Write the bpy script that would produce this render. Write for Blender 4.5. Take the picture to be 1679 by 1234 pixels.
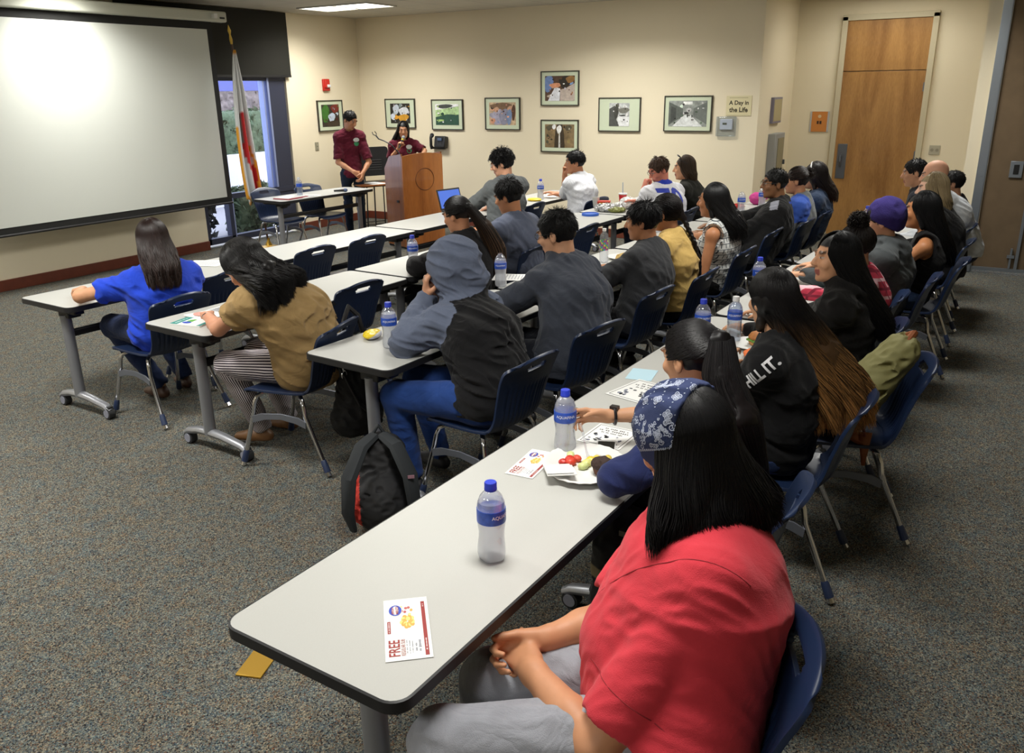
import bpy, bmesh, math, random
import numpy as np
from mathutils import Vector, Matrix
from mathutils.bvhtree import BVHTree
for o in list(bpy.data.objects): bpy.data.objects.remove(o)
SC = bpy.context.scene
COL = SC.collection
random.seed(7); RNG = np.random.default_rng(11)

# ---------------------------------------------------------------- camera
FPX, PX, PY, CAMH = 1370., 839.5, 617., 2.0
def _basis():
    th = math.atan2(471, FPX)
    dn = np.array([60/3903*FPX/math.tan(th), FPX/math.tan(th), FPX]); dn /= np.linalg.norm(dn)
    up = -dn
    a = np.array([875, -484, FPX]); a /= np.linalg.norm(a); a -= a.dot(up)*up; a /= np.linalg.norm(a)
    b = np.cross(up, a)
    if b[0] > 0: b = -b
    return np.array([a, b, up])
RB = _basis()      # rows: world X (along the table rows), world Y (towards the screen wall), world Z
cam_d = bpy.data.cameras.new('camera'); cam = bpy.data.objects.new('camera', cam_d); COL.objects.link(cam)
cx_, cy_, cz_ = RB[:, 0], RB[:, 1], RB[:, 2]
cam.matrix_world = Matrix(((cx_[0], -cy_[0], -cz_[0], 0), (cx_[1], -cy_[1], -cz_[1], 0), (cx_[2], -cy_[2], -cz_[2], CAMH), (0, 0, 0, 1)))
cam_d.sensor_width = 36; cam_d.lens = FPX/1679*36; cam_d.clip_start = .05; cam_d.clip_end = 100
SC.camera = cam
def at(x, y, z=None, X=None, Y=None):
    """where the sight line through a point of the photograph meets a real plane of the room"""
    d = RB @ np.array([x-PX, y-PY, FPX])
    t = (z-CAMH)/d[2] if z is not None else (X/d[0] if X is not None else Y/d[1])
    return np.array([0, 0, CAMH]) + t*d

# ---------------------------------------------------------------- world, exposure
W = bpy.data.worlds.new('world'); SC.world = W; W.use_nodes = True
W.node_tree.nodes['Background'].inputs[0].default_value = (.8, .87, 1, 1)
W.node_tree.nodes['Background'].inputs[1].default_value = 4.5
SC.view_settings.view_transform = 'Standard'; SC.view_settings.look = 'None'
SC.view_settings.gamma = 1; SC.view_settings.use_curve_mapping = False
SC.view_settings.exposure = 0.14
SC.cycles.max_bounces = 8; SC.cycles.diffuse_bounces = 4; SC.cycles.glossy_bounces = 3
SC.cycles.transparent_max_bounces = 16; SC.cycles.transmission_bounces = 6
SC.cycles.caustics_reflective = False; SC.cycles.caustics_refractive = False
SC.cycles.sample_clamp_indirect = 3.0
HC = 3.07
LIGHTS = [(x, y) for x in (9.25, 5.6, 1.95, -1.7) for y in (8.13, 4.6, 1.15)]+[(11.7, 1.75)]  # last entry: unseen lamp added to brighten the door recess
for (x, y) in LIGHTS:                      # tubes of the recessed ceiling troffers plus the added recess lamp, louvres keep the beam off the wall tops
    ld = bpy.data.lights.new('troffer_lamp', 'AREA'); ld.shape = 'RECTANGLE'; ld.size = .55; ld.size_y = 1.15
    ld.energy = 49 if y > 7 else (55 if y > 3 else (36 if x < 11 else 6))
    ld.color = (1, .985, .93); ld.spread = math.radians(146)
    lo = bpy.data.objects.new('troffer_lamp', ld); lo.location = (x, y, HC-.035); COL.objects.link(lo)

# ---------------------------------------------------------------- materials
def lin(c):
    return tuple(((v/255)/12.92 if v/255 <= .04045 else ((v/255+.055)/1.055)**2.4) for v in c)
MATS = {}
def mat(name, c=(128, 128, 128), rough=.6, metal=0, spec=.5, bump=0, bscale=200, var=0, vscale=8, emit=0, attr=False, sheen=0, coat=0, alpha=1, stretch=None, crease=0):
    if name in MATS: return MATS[name]
    m = bpy.data.materials.new(name); m.use_nodes = True; nt = m.node_tree; N = nt.nodes; L = nt.links
    b = N['Principled BSDF']; b.inputs['Roughness'].default_value = rough; b.inputs['Metallic'].default_value = metal
    b.inputs['Specular IOR Level'].default_value = spec; b.inputs['Alpha'].default_value = alpha
    b.inputs['Coat Weight'].default_value = coat
    if sheen: b.inputs['Sheen Weight'].default_value = sheen; b.inputs['Sheen Roughness'].default_value = .5
    col = (*lin(c), 1); b.inputs['Base Color'].default_value = col
    src = None
    if attr:
        a = N.new('ShaderNodeAttribute'); a.attribute_name = 'Col'; src = a.outputs['Color']; L.new(src, b.inputs['Base Color'])
    tc = N.new('ShaderNodeTexCoord'); vec = tc.outputs['Object']
    if stretch:
        mp = N.new('ShaderNodeMapping'); mp.inputs['Scale'].default_value = stretch; L.new(vec, mp.inputs['Vector']); vec = mp.outputs['Vector']
    if var:
        n = N.new('ShaderNodeTexNoise'); n.inputs['Scale'].default_value = vscale; n.inputs['Detail'].default_value = 4
        L.new(vec, n.inputs['Vector'])
        mr = N.new('ShaderNodeMapRange'); mr.inputs['From Min'].default_value = .3; mr.inputs['From Max'].default_value = .7
        mr.inputs['To Min'].default_value = 1-var; mr.inputs['To Max'].default_value = 1+var; L.new(n.outputs['Fac'], mr.inputs['Value'])
        mx = N.new('ShaderNodeMix'); mx.data_type = 'RGBA'; mx.blend_type = 'MULTIPLY'; mx.inputs[0].default_value = 1
        if src: L.new(src, mx.inputs[6])
        else: mx.inputs[6].default_value = col
        L.new(mr.outputs['Result'], mx.inputs[7]); L.new(mx.outputs[2], b.inputs['Base Color'])
    if bump:
        n2 = N.new('ShaderNodeTexNoise'); n2.inputs['Scale'].default_value = bscale; n2.inputs['Detail'].default_value = 3
        L.new(vec, n2.inputs['Vector'])
        bp = N.new('ShaderNodeBump'); bp.inputs['Strength'].default_value = bump; bp.inputs['Distance'].default_value = .004
        L.new(n2.outputs['Fac'], bp.inputs['Height']); L.new(bp.outputs['Normal'], b.inputs['Normal'])
        if crease:
            n3 = N.new('ShaderNodeTexNoise'); n3.inputs['Scale'].default_value = 7; n3.inputs['Detail'].default_value = 3; n3.inputs['Distortion'].default_value = 1.2; L.new(vec, n3.inputs['Vector'])
            s1 = N.new('ShaderNodeMath'); s1.operation = 'SUBTRACT'; s1.inputs[1].default_value = .5; L.new(n3.outputs['Fac'], s1.inputs[0]); s2 = N.new('ShaderNodeMath'); s2.operation = 'ABSOLUTE'; L.new(s1.outputs[0], s2.inputs[0])
            b2 = N.new('ShaderNodeBump'); b2.inputs['Strength'].default_value = crease; b2.inputs['Distance'].default_value = .05; L.new(s2.outputs[0], b2.inputs['Height']); L.new(b2.outputs['Normal'], bp.inputs['Normal'])
    if emit:
        b.inputs['Emission Color'].default_value = col; b.inputs['Emission Strength'].default_value = emit
    MATS[name] = m; return m

M_wall = mat('painted_wall', (234, 223, 197), .85, spec=.2, bump=.08, bscale=90)
M_ceil = None
M_base = mat('baseboard_wood', (104, 50, 34), .45, var=.12, vscale=12)
M_lam = mat('table_laminate', (184, 184, 180), .42, spec=.45, var=.02, vscale=300)
M_edge = mat('black_edge', (26, 26, 29), .5)
M_blackmetal = mat('black_metal', (24, 24, 26), .45, spec=.5)
M_silver = mat('silver_paint', (150, 152, 158), .38, metal=.55)
M_chrome = mat('chrome', (205, 205, 208), .16, metal=1)
M_rubber = mat('dark_rubber', (45, 46, 48), .7)
M_wheel = mat('wheel_grey', (140, 142, 156), .45)
M_navy = mat('navy_plastic', (27, 42, 72), .36, spec=.5, bump=.05, bscale=700)
M_blackpl = mat('black_plastic', (22, 22, 24), .45)
M_white = mat('white_paper', (228, 228, 226), .8)
M_skin = mat('skin', rough=.5, spec=.35, attr=True, var=.05, vscale=25, bump=.05, bscale=500)
M_cloth = mat('cloth', rough=.9, spec=.12, attr=True, sheen=.1, bump=.35, bscale=420, var=.05, vscale=30, crease=.3)
M_cloth_flat = mat('cloth_jersey', rough=.9, spec=.12, attr=True, sheen=.1, bump=.3, bscale=420, var=.03, vscale=30, crease=.12)
M_hair = mat('hair_strands', rough=.45, spec=.24, attr=True)
M_paint = mat('printed', rough=.6, attr=True)
M_leather = mat('leather', rough=.45, attr=True, bump=.15, bscale=200)
M_frame = mat('picture_frame_dark', (48, 46, 38), .4)
M_mat = mat('picture_mount', (206, 216, 190), .8)
M_alu = mat('aluminium', (150, 158, 168), .35, metal=.7)
M_brass = mat('brass', (190, 150, 60), .35, metal=.8)

def tile_ceiling():
    m = bpy.data.materials.new('ceiling_tiles'); m.use_nodes = True; N = m.node_tree.nodes; L = m.node_tree.links; b = N['Principled BSDF']
    b.inputs['Roughness'].default_value = .9
    tc = N.new('ShaderNodeTexCoord'); sp = N.new('ShaderNodeSeparateXYZ'); L.new(tc.outputs['Object'], sp.inputs[0])
    def line(o, off):
        a = N.new('ShaderNodeMath'); a.operation = 'ADD'; a.inputs[1].default_value = off; L.new(o, a.inputs[0])
        d = N.new('ShaderNodeMath'); d.operation = 'DIVIDE'; d.inputs[1].default_value = .61; L.new(a.outputs[0], d.inputs[0])
        f = N.new('ShaderNodeMath'); f.operation = 'FRACT'; L.new(d.outputs[0], f.inputs[0])
        g = N.new('ShaderNodeMath'); g.operation = 'LESS_THAN'; g.inputs[1].default_value = .04; L.new(f.outputs[0], g.inputs[0]); return g.outputs[0]
    mx = N.new('ShaderNodeMath'); mx.operation = 'MAXIMUM'; L.new(line(sp.outputs[0], 20-8.95+.61*20), mx.inputs[0]); L.new(line(sp.outputs[1], 20-7.52), mx.inputs[1])
    n = N.new('ShaderNodeTexNoise'); n.inputs['Scale'].default_value = 90; L.new(tc.outputs['Object'], n.inputs['Vector'])
    c = N.new('ShaderNodeMix'); c.data_type = 'RGBA'; c.inputs[6].default_value = (*lin((196, 192, 180)), 1); c.inputs[7].default_value = (*lin((178, 175, 166)), 1)
    L.new(mx.outputs[0], c.inputs[0]); L.new(c.outputs[2], b.inputs['Base Color'])
    bp = N.new('ShaderNodeBump'); bp.inputs['Strength'].default_value = .3; bp.inputs['Distance'].default_value = .003; L.new(n.outputs['Fac'], bp.inputs['Height']); L.new(bp.outputs[0], b.inputs['Normal'])
    return m
def carpet():
    m = bpy.data.materials.new('carpet'); m.use_nodes = True; N = m.node_tree.nodes; L = m.node_tree.links; b = N['Principled BSDF']
    b.inputs['Roughness'].default_value = 1; b.inputs['Specular IOR Level'].default_value = .05
    tc = N.new('ShaderNodeTexCoord')
    v = N.new('ShaderNodeTexVoronoi'); v.inputs['Scale'].default_value = 230; L.new(tc.outputs['Object'], v.inputs['Vector'])
    sp = N.new('ShaderNodeSeparateColor'); L.new(v.outputs['Color'], sp.inputs[0])
    r = N.new('ShaderNodeValToRGB'); r.color_ramp.interpolation = 'CONSTANT'; e = r.color_ramp.elements
    cs = [(0, (56, 56, 60)), (.14, (126, 125, 122)), (.32, (90, 98, 108)), (.48, (152, 147, 136)), (.62, (108, 98, 88)), (.74, (112, 126, 128)), (.86, (176, 171, 158)), (.95, (132, 98, 82))]
    e[0].color = (*lin(cs[0][1]), 1); e[1].position = cs[1][0]; e[1].color = (*lin(cs[1][1]), 1)
    for p, c in cs[2:]: q = e.new(p); q.color = (*lin(c), 1)
    L.new(sp.outputs[0], r.inputs[0])
    n = N.new('ShaderNodeTexNoise'); n.inputs['Scale'].default_value = 14; n.inputs['Detail'].default_value = 6; L.new(tc.outputs['Object'], n.inputs['Vector'])
    r2 = N.new('ShaderNodeValToRGB'); e2 = r2.color_ramp.elements; e2[0].position = .35; e2[0].color = (*lin((198, 208, 210)), 1); e2[1].position = .65; e2[1].color = (*lin((218, 208, 192)), 1)
    L.new(n.outputs['Fac'], r2.inputs[0])
    mx = N.new('ShaderNodeMix'); mx.data_type = 'RGBA'; mx.blend_type = 'MULTIPLY'; mx.inputs[0].default_value = 1
    L.new(r.outputs[0], mx.inputs[6]); L.new(r2.outputs[0], mx.inputs[7]); L.new(mx.outputs[2], b.inputs['Base Color'])
    bp = N.new('ShaderNodeBump'); bp.inputs['Strength'].default_value = .6; bp.inputs['Distance'].default_value = .004
    L.new(v.outputs['Distance'], bp.inputs['Height']); L.new(bp.outputs[0], b.inputs['Normal'])
    return m
def wood(name, c1, c2, rough=.35, sc=(1, 1, .12), wave=3.0):
    m = bpy.data.materials.new(name); m.use_nodes = True; N = m.node_tree.nodes; L = m.node_tree.links; b = N['Principled BSDF']
    b.inputs['Roughness'].default_value = rough; b.inputs['Coat Weight'].default_value = .2
    tc = N.new('ShaderNodeTexCoord'); mp = N.new('ShaderNodeMapping'); mp.inputs['Scale'].default_value = sc; L.new(tc.outputs['Object'], mp.inputs['Vector'])
    n = N.new('ShaderNodeTexNoise'); n.inputs['Scale'].default_value = wave; n.inputs['Detail'].default_value = 3; n.inputs['Distortion'].default_value = .6; L.new(mp.outputs[0], n.inputs['Vector'])
    n2 = N.new('ShaderNodeTexNoise'); n2.inputs['Scale'].default_value = wave*22; n2.inputs['Detail'].default_value = 2; L.new(mp.outputs[0], n2.inputs['Vector'])
    ad = N.new('ShaderNodeMath'); ad.operation = 'MULTIPLY_ADD'; ad.inputs[1].default_value = .35; L.new(n2.outputs['Fac'], ad.inputs[0]); L.new(n.outputs['Fac'], ad.inputs[2])
    r = N.new('ShaderNodeValToRGB'); e = r.color_ramp.elements; e[0].position = .45; e[0].color = (*lin(c1), 1); e[1].position = .9; e[1].color = (*lin(c2), 1)
    L.new(ad.outputs[0], r.inputs[0]); L.new(r.outputs[0], b.inputs['Base Color']); return m
def glassy(name, tint=(235, 240, 245), diff=.1, gloss=.12, rough=.05):
    """clear plastic or window glass: see-through with a sheen and a little haze"""
    m = bpy.data.materials.new(name); m.use_nodes = True; N = m.node_tree.nodes; L = m.node_tree.links
    for n in list(N): N.remove(n)
    o = N.new('ShaderNodeOutputMaterial'); t = N.new('ShaderNodeBsdfTransparent'); t.inputs[0].default_value = (*lin(tint), 1)
    g = N.new('ShaderNodeBsdfGlossy'); g.inputs['Roughness'].default_value = rough
    d1 = N.new('ShaderNodeBsdfDiffuse'); d1.inputs[0].default_value = (*lin((244, 246, 250)), 1); d2 = N.new('ShaderNodeBsdfTranslucent'); d2.inputs[0].default_value = (*lin((244, 246, 250)), 1); d = N.new('ShaderNodeMixShader'); d.inputs[0].default_value = .5; L.new(d1.outputs[0], d.inputs[1]); L.new(d2.outputs[0], d.inputs[2])
    lw = N.new('ShaderNodeLayerWeight'); lw.inputs[0].default_value = .25
    ml = N.new('ShaderNodeMath'); ml.operation = 'MULTIPLY_ADD'; ml.inputs[1].default_value = .6; ml.inputs[2].default_value = gloss; L.new(lw.outputs['Facing'], ml.inputs[0])
    m1 = N.new('ShaderNodeMixShader'); m1.inputs[0].default_value = diff; L.new(t.outputs[0], m1.inputs[1]); L.new(d.outputs[0], m1.inputs[2])
    m2 = N.new('ShaderNodeMixShader'); L.new(ml.outputs[0], m2.inputs[0]); L.new(m1.outputs[0], m2.inputs[1]); L.new(g.outputs[0], m2.inputs[2])
    L.new(m2.outputs[0], o.inputs[0]); return m
M_pet = glassy('clear_plastic', tint=(246, 248, 252), diff=.1, gloss=.05)
M_water = glassy('frosty_water', tint=(255, 255, 255), diff=.34, gloss=.02, rough=.3)
M_glass = glassy('window_glass', tint=(212, 216, 228), diff=.0, gloss=.0, rough=.02)
M_wood_door = wood('door_veneer', (140, 98, 54), (188, 142, 84), sc=(1.2, 1.2, .18), wave=4)
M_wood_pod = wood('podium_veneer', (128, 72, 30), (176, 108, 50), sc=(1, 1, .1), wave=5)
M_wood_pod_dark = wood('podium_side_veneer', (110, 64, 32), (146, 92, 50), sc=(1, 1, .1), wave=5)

# ---------------------------------------------------------------- objects
def tag(o, label=None, cat=None, group=None, kind=None):
    if label: o['label'] = label
    if cat: o['category'] = cat
    if group: o['group'] = group
    if kind: o['kind'] = kind
    return o
def empty(name, loc=(0, 0, 0), rz=0, label=None, cat=None, group=None):
    o = bpy.data.objects.new(name, None); o.empty_display_size = .1; COL.objects.link(o)
    o.location = [float(v) for v in loc]; o.rotation_euler.z = math.radians(rz)
    return tag(o, label, cat, group)
def copy_tree(o, parent=None):
    c = o.copy(); COL.objects.link(c); c.parent = parent
    for ch in [x for x in KIDS.get(o.name, [])]: KIDS.setdefault(c.name, []).append(copy_tree(ch, c))
    return c
KIDS = {}
def link(name, me, mats, parent=None, loc=None, smooth=True, sharp=35):
    if not isinstance(mats, (list, tuple)): mats = [mats]
    for m in mats: me.materials.append(m)
    if smooth:
        me.polygons.foreach_set('use_smooth', np.ones(len(me.polygons), bool))
        if sharp: me.set_sharp_from_angle(angle=math.radians(sharp))
    o = bpy.data.objects.new(name, me); COL.objects.link(o)
    if parent:
        o.parent = parent; KIDS.setdefault(parent.name, []).append(o)
    if loc is not None: o.location = [float(v) for v in loc]
    return o
def mesh_np(name, V, F, cols=None):
    """V (n,3), F (m,k) index array or list of arrays"""
    me = bpy.data.meshes.new(name); V = np.asarray(V, np.float32)
    Fs = F if isinstance(F, list) and isinstance(F[0], np.ndarray) else [np.array(F)]
    Fs = [np.asarray(f, np.int32) for f in Fs if len(f)]
    tot = sum(f.size for f in Fs); npoly = sum(len(f) for f in Fs)
    me.vertices.add(len(V)); me.vertices.foreach_set('co', V.ravel())
    me.loops.add(tot); me.loops.foreach_set('vertex_index', np.concatenate([f.ravel() for f in Fs]))
    me.polygons.add(npoly)
    sizes = np.concatenate([np.full(len(f), f.shape[1]) for f in Fs]); starts = np.concatenate([[0], np.cumsum(sizes)[:-1]]).astype(np.int32)
    me.polygons.foreach_set('loop_start', starts)
    me.update(calc_edges=True); me.validate()
    if cols is not None and len(me.vertices) == len(V):
        at_ = me.attributes.new('Col', 'FLOAT_COLOR', 'POINT'); c4 = np.ones((len(V), 4), np.float32); c4[:, :3] = cols; at_.data.foreach_set('color', c4.ravel())
    return me
def rotz(a): a = math.radians(a); return np.array([[math.cos(a), -math.sin(a), 0], [math.sin(a), math.cos(a), 0], [0, 0, 1.]])
def nrm(v): v = np.asarray(v, float); return v/(np.linalg.norm(v)+1e-9)
class MB:
    def __init__(s): s.v = []; s.f = []; s.m = []; s.cm = 0
    def add(s, vs, fs, m=None):
        b = len(s.v); s.v += [tuple(map(float, v)) for v in vs]; s.f += [tuple(i+b for i in f) for f in fs]; s.m += [s.cm if m is None else m]*len(fs); return s
    def box(s, c, d, R=None, m=None):
        c = np.array(c, float); d = np.array(d, float)/2; vs = []
        for x in (-1, 1):
            for y in (-1, 1):
                for z in (-1, 1):
                    p = np.array([x, y, z])*d
                    if R is not None: p = R @ p
                    vs.append(c+p)
        return s.add(vs, [(0, 1, 3, 2), (4, 6, 7, 5), (0, 4, 5, 1), (2, 3, 7, 6), (0, 2, 6, 4), (1, 5, 7, 3)], m)
    def ring(s, c, ax, r, n, up=None, sx=1):
        ax = nrm(ax); u = np.cross(ax, [0, 0, 1.] if abs(ax[2]) < .9 else [0, 1., 0]) if up is None else np.cross(ax, up)
        u = nrm(u); w = np.cross(ax, u)
        return [np.array(c)+r*(math.cos(t)*u*sx+math.sin(t)*w) for t in [2*math.pi*i/n for i in range(n)]]
    def tube(s, pts, r, n=12, caps=True, m=None, sx=1, up=None):
        pts = [np.array(p, float) for p in pts]; k = len(pts); rs = r if isinstance(r, (list, tuple, np.ndarray)) else [r]*k
        if up is None:
            t0 = nrm(pts[1]-pts[0]); up = np.array([0, 0, 1.]) if abs(t0[2]) < .9 else np.array([0, 1., 0])
        vs = []
        for i, p in enumerate(pts):
            t = pts[min(i+1, k-1)]-pts[max(i-1, 0)]
            ax = nrm(t); u = nrm(np.cross(ax, up)); w = np.cross(ax, u)
            vs += [p+rs[i]*(math.cos(a)*u*sx+math.sin(a)*w) for a in [2*math.pi*j/n for j in range(n)]]
            up = -w
        fs = [(i*n+j, i*n+(j+1) % n, (i+1)*n+(j+1) % n, (i+1)*n+j) for i in range(k-1) for j in range(n)]
        if caps: fs += [tuple(range(n))[::-1], tuple(range((k-1)*n, k*n))]
        return s.add(vs, fs, m)
    def lathe(s, prof, n=24, c=(0, 0, 0), m=None, mod=None):
        vs = []; c = np.array(c, float)
        for (r, z) in prof:
            for j in range(n):
                a = 2*math.pi*j/n; rr = r*(mod(a, z) if mod else 1); vs.append(c+[rr*math.cos(a), rr*math.sin(a), z])
        k = len(prof); fs = [(i*n+j, i*n+(j+1) % n, (i+1)*n+(j+1) % n, (i+1)*n+j) for i in range(k-1) for j in range(n)]
        fs += [tuple(range(n))[::-1], tuple(range((k-1)*n, k*n))]
        return s.add(vs, fs, m)
    def prism(s, poly, z0, z1, m=None, T=None):
        n = len(poly); vs = [(x, y, z0) for x, y in poly]+[(x, y, z1) for x, y in poly]
        if T is not None: vs = [T(v) for v in vs]
        fs = [tuple(range(n))[::-1], tuple(range(n, 2*n))]+[(i, (i+1) % n, n+(i+1) % n, n+i) for i in range(n)]
        return s.add(vs, fs, m)
    def build(s, name, mats, parent=None, loc=None, smooth=True, sharp=35, bevel=0, seg=2, cols=None):
        me = bpy.data.meshes.new(name); me.from_pydata(s.v, [], s.f); me.validate()
        me.polygons.foreach_set('material_index', s.m[:len(me.polygons)])
        o = link(name, me, mats, parent, loc, smooth, sharp)
        if bevel:
            b = o.modifiers.new('bevel', 'BEVEL'); b.width = bevel; b.segments = seg; b.limit_method = 'ANGLE'; b.angle_limit = .6
            b.harden_normals = False
        return o
def rrect(w, d, r, n=6, cx=0, cy=0):
    P = []
    for (sx, sy, a0) in ((1, 1, 0), (-1, 1, 90), (-1, -1, 180), (1, -1, 270)):
        for i in range(n+1):
            a = math.radians(a0+90*i/n); P.append((cx+sx*(w/2-r)+r*math.cos(a), cy+sy*(d/2-r)+r*math.sin(a)))
    return P
_txt = {}
def text_geo(s_, bold=0, sp=1, sub=0):
    k = (s_, bold, sp, sub)
    if k in _txt: return _txt[k]
    cu = bpy.data.curves.new('t', 'FONT'); cu.body = s_; cu.size = 1; cu.align_x = 'CENTER'; cu.align_y = 'CENTER'; cu.offset = bold; cu.resolution_u = 3; cu.space_character = sp
    o = bpy.data.objects.new('t', cu); COL.objects.link(o); dg = bpy.context.evaluated_depsgraph_get(); me = o.evaluated_get(dg).to_mesh()
    if sub:
        bm = bmesh.new(); bm.from_mesh(me); bmesh.ops.triangulate(bm, faces=bm.faces)
        for _ in range(6):
            E_ = [e for e in bm.edges if e.calc_length() > sub]
            if not E_: break
            bmesh.ops.subdivide_edges(bm, edges=E_, cuts=1); bmesh.ops.triangulate(bm, faces=[f for f in bm.faces if len(f.verts) > 3])
        V = np.array([v.co[:] for v in bm.verts]); bm.verts.index_update(); F = [tuple(v.index for v in f.verts) for f in bm.faces]; bm.free()
    else: V = np.array([v.co[:] for v in me.vertices]); F = [tuple(p.vertices) for p in me.polygons]
    o.evaluated_get(dg).to_mesh_clear(); bpy.data.objects.remove(o); _txt[k] = (V, F); return V, F
def text_on(mb, s_, T, w=None, h=None, m=0, bold=0, sp=1, sub=0):
    """print flat letters through the map T(x, y) -> point; w/h fit the size"""
    V, F = text_geo(s_, bold, sp, sub)
    if not len(V): return
    V = V.copy(); mn, mx = V.min(0), V.max(0); V = V-(mn+mx)/2
    sx = w/(mx[0]-mn[0]) if w else h/(mx[1]-mn[1]); sy = h/(mx[1]-mn[1]) if h else sx
    mb.add([T(a*sx, b*sy) for a, b, _ in V], F, m)

def pattern_mat(name, base, dark, expr, third=None):
    """cloth whose stripes or checks follow the coordinates stored on the mesh; expr(N, L, x, y, math) -> mask socket"""
    m = bpy.data.materials.new(name); m.use_nodes = True; N = m.node_tree.nodes; L = m.node_tree.links; b = N['Principled BSDF']; b.inputs['Roughness'].default_value = .9; b.inputs['Specular IOR Level'].default_value = .12
    a = N.new('ShaderNodeAttribute'); a.attribute_name = 'Col'; sp = N.new('ShaderNodeSeparateXYZ'); L.new(a.outputs['Vector'], sp.inputs[0])
    def M(op, p, q=None, r=None):
        n = N.new('ShaderNodeMath'); n.operation = op
        for i, v in enumerate((p, q, r)):
            if v is None: continue
            if isinstance(v, (int, float)): n.inputs[i].default_value = v
            else: L.new(v, n.inputs[i])
        return n.outputs[0]
    ms = expr(M, sp.outputs[0], sp.outputs[1], sp.outputs[2]); ms = ms if isinstance(ms, tuple) else (ms,)
    prev = None
    for k, s in enumerate(ms):
        mx = N.new('ShaderNodeMix'); mx.data_type = 'RGBA'; L.new(s, mx.inputs[0])
        if prev is None: mx.inputs[6].default_value = (*lin(base), 1)
        else: L.new(prev, mx.inputs[6])
        mx.inputs[7].default_value = (*lin(dark if k == 0 else third), 1); prev = mx.outputs[2]
    L.new(prev, b.inputs['Base Color']); return m
def band(M, c, k, w, off=0.): return M('LESS_THAN', M('FRACT', M('MULTIPLY_ADD', c, k, off)), w)
M_stripe = pattern_mat('striped_cloth', (206, 198, 202), (50, 44, 52), lambda M, x, y, z: band(M, x, 70, .5))
def _patt(M, x, y, z):
    row = M('FLOOR', M('MULTIPLY', y, 24)); off = M('MULTIPLY', row, .5)
    v = M('LESS_THAN', M('FRACT', M('ADD', M('MULTIPLY', x, 34), off)), .2); g = M('GREATER_THAN', M('FRACT', M('MULTIPLY', y, 24)), .3)
    return M('MAXIMUM', band(M, y, 24, .12), M('MULTIPLY', v, g))
M_patt = pattern_mat('grid_print_cloth', (204, 206, 204), (74, 80, 88), _patt)
M_plaid = pattern_mat('plaid_cloth', (184, 62, 82), (214, 172, 180), lambda M, x, y, z: (M('MAXIMUM', band(M, x, 10, .18), band(M, y, 10, .18)), M('MAXIMUM', band(M, x, 10, .16, .5), band(M, y, 10, .16, .5))), (122, 42, 58))
# ---------------------------------------------------------------- smooth solids: signed distances meshed by surface nets
def smin(a, b, k):
    if k <= 0: return np.minimum(a, b)
    h = np.maximum(k-np.abs(a-b), 0)/k
    return np.minimum(a, b)-h*h*k*.25
class RC:
    """tapered capsule a->b, radii r1->r2, widened by s along the axis l"""
    def __init__(s, a, b, r1, r2=None, l=None, sc=1.):
        s.a = np.array(a, float); s.b = np.array(b, float); s.r1 = r1; s.r2 = r1 if r2 is None else r2; s.l = None if l is None else nrm(l); s.sc = sc
        r = max(s.r1, s.r2)*max(sc, 1); s.lo = np.minimum(s.a, s.b)-r; s.hi = np.maximum(s.a, s.b)+r
    def __call__(s, P):
        p = P-s.a; ba = s.b-s.a
        if s.l is not None:
            p = p-(p@s.l)[..., None]*s.l*(1-1/s.sc); ba = ba-(ba@s.l)*s.l*(1-1/s.sc)
        t = np.clip((p@ba)/(ba@ba+1e-12), 0, 1)
        return np.linalg.norm(p-t[..., None]*ba, axis=-1)-(s.r1+(s.r2-s.r1)*t)
class EL:
    def __init__(s, c, r, R=None):
        s.c = np.array(c, float); s.r = np.array(r, float); s.R = np.eye(3) if R is None else np.array(R, float)   # rows: axes
        m = s.r.max() if R is not None else s.r; s.lo = s.c-m; s.hi = s.c+m
    def __call__(s, P):
        q = (P-s.c)@s.R.T; k0 = np.linalg.norm(q/s.r, axis=-1); k1 = np.linalg.norm(q/s.r**2, axis=-1)+1e-9
        return k0*(k0-1)/k1
class BX:
    def __init__(s, c, h, R=None, r=.01):
        s.c = np.array(c, float); s.h = np.array(h, float)-r; s.r = r; s.R = np.eye(3) if R is None else np.array(R, float)
        m = np.linalg.norm(h); s.lo = s.c-m; s.hi = s.c+m
    def __call__(s, P):
        q = np.abs((P-s.c)@s.R.T)-s.h
        return np.linalg.norm(np.maximum(q, 0), axis=-1)+np.minimum(q.max(-1), 0)-s.r
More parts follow.
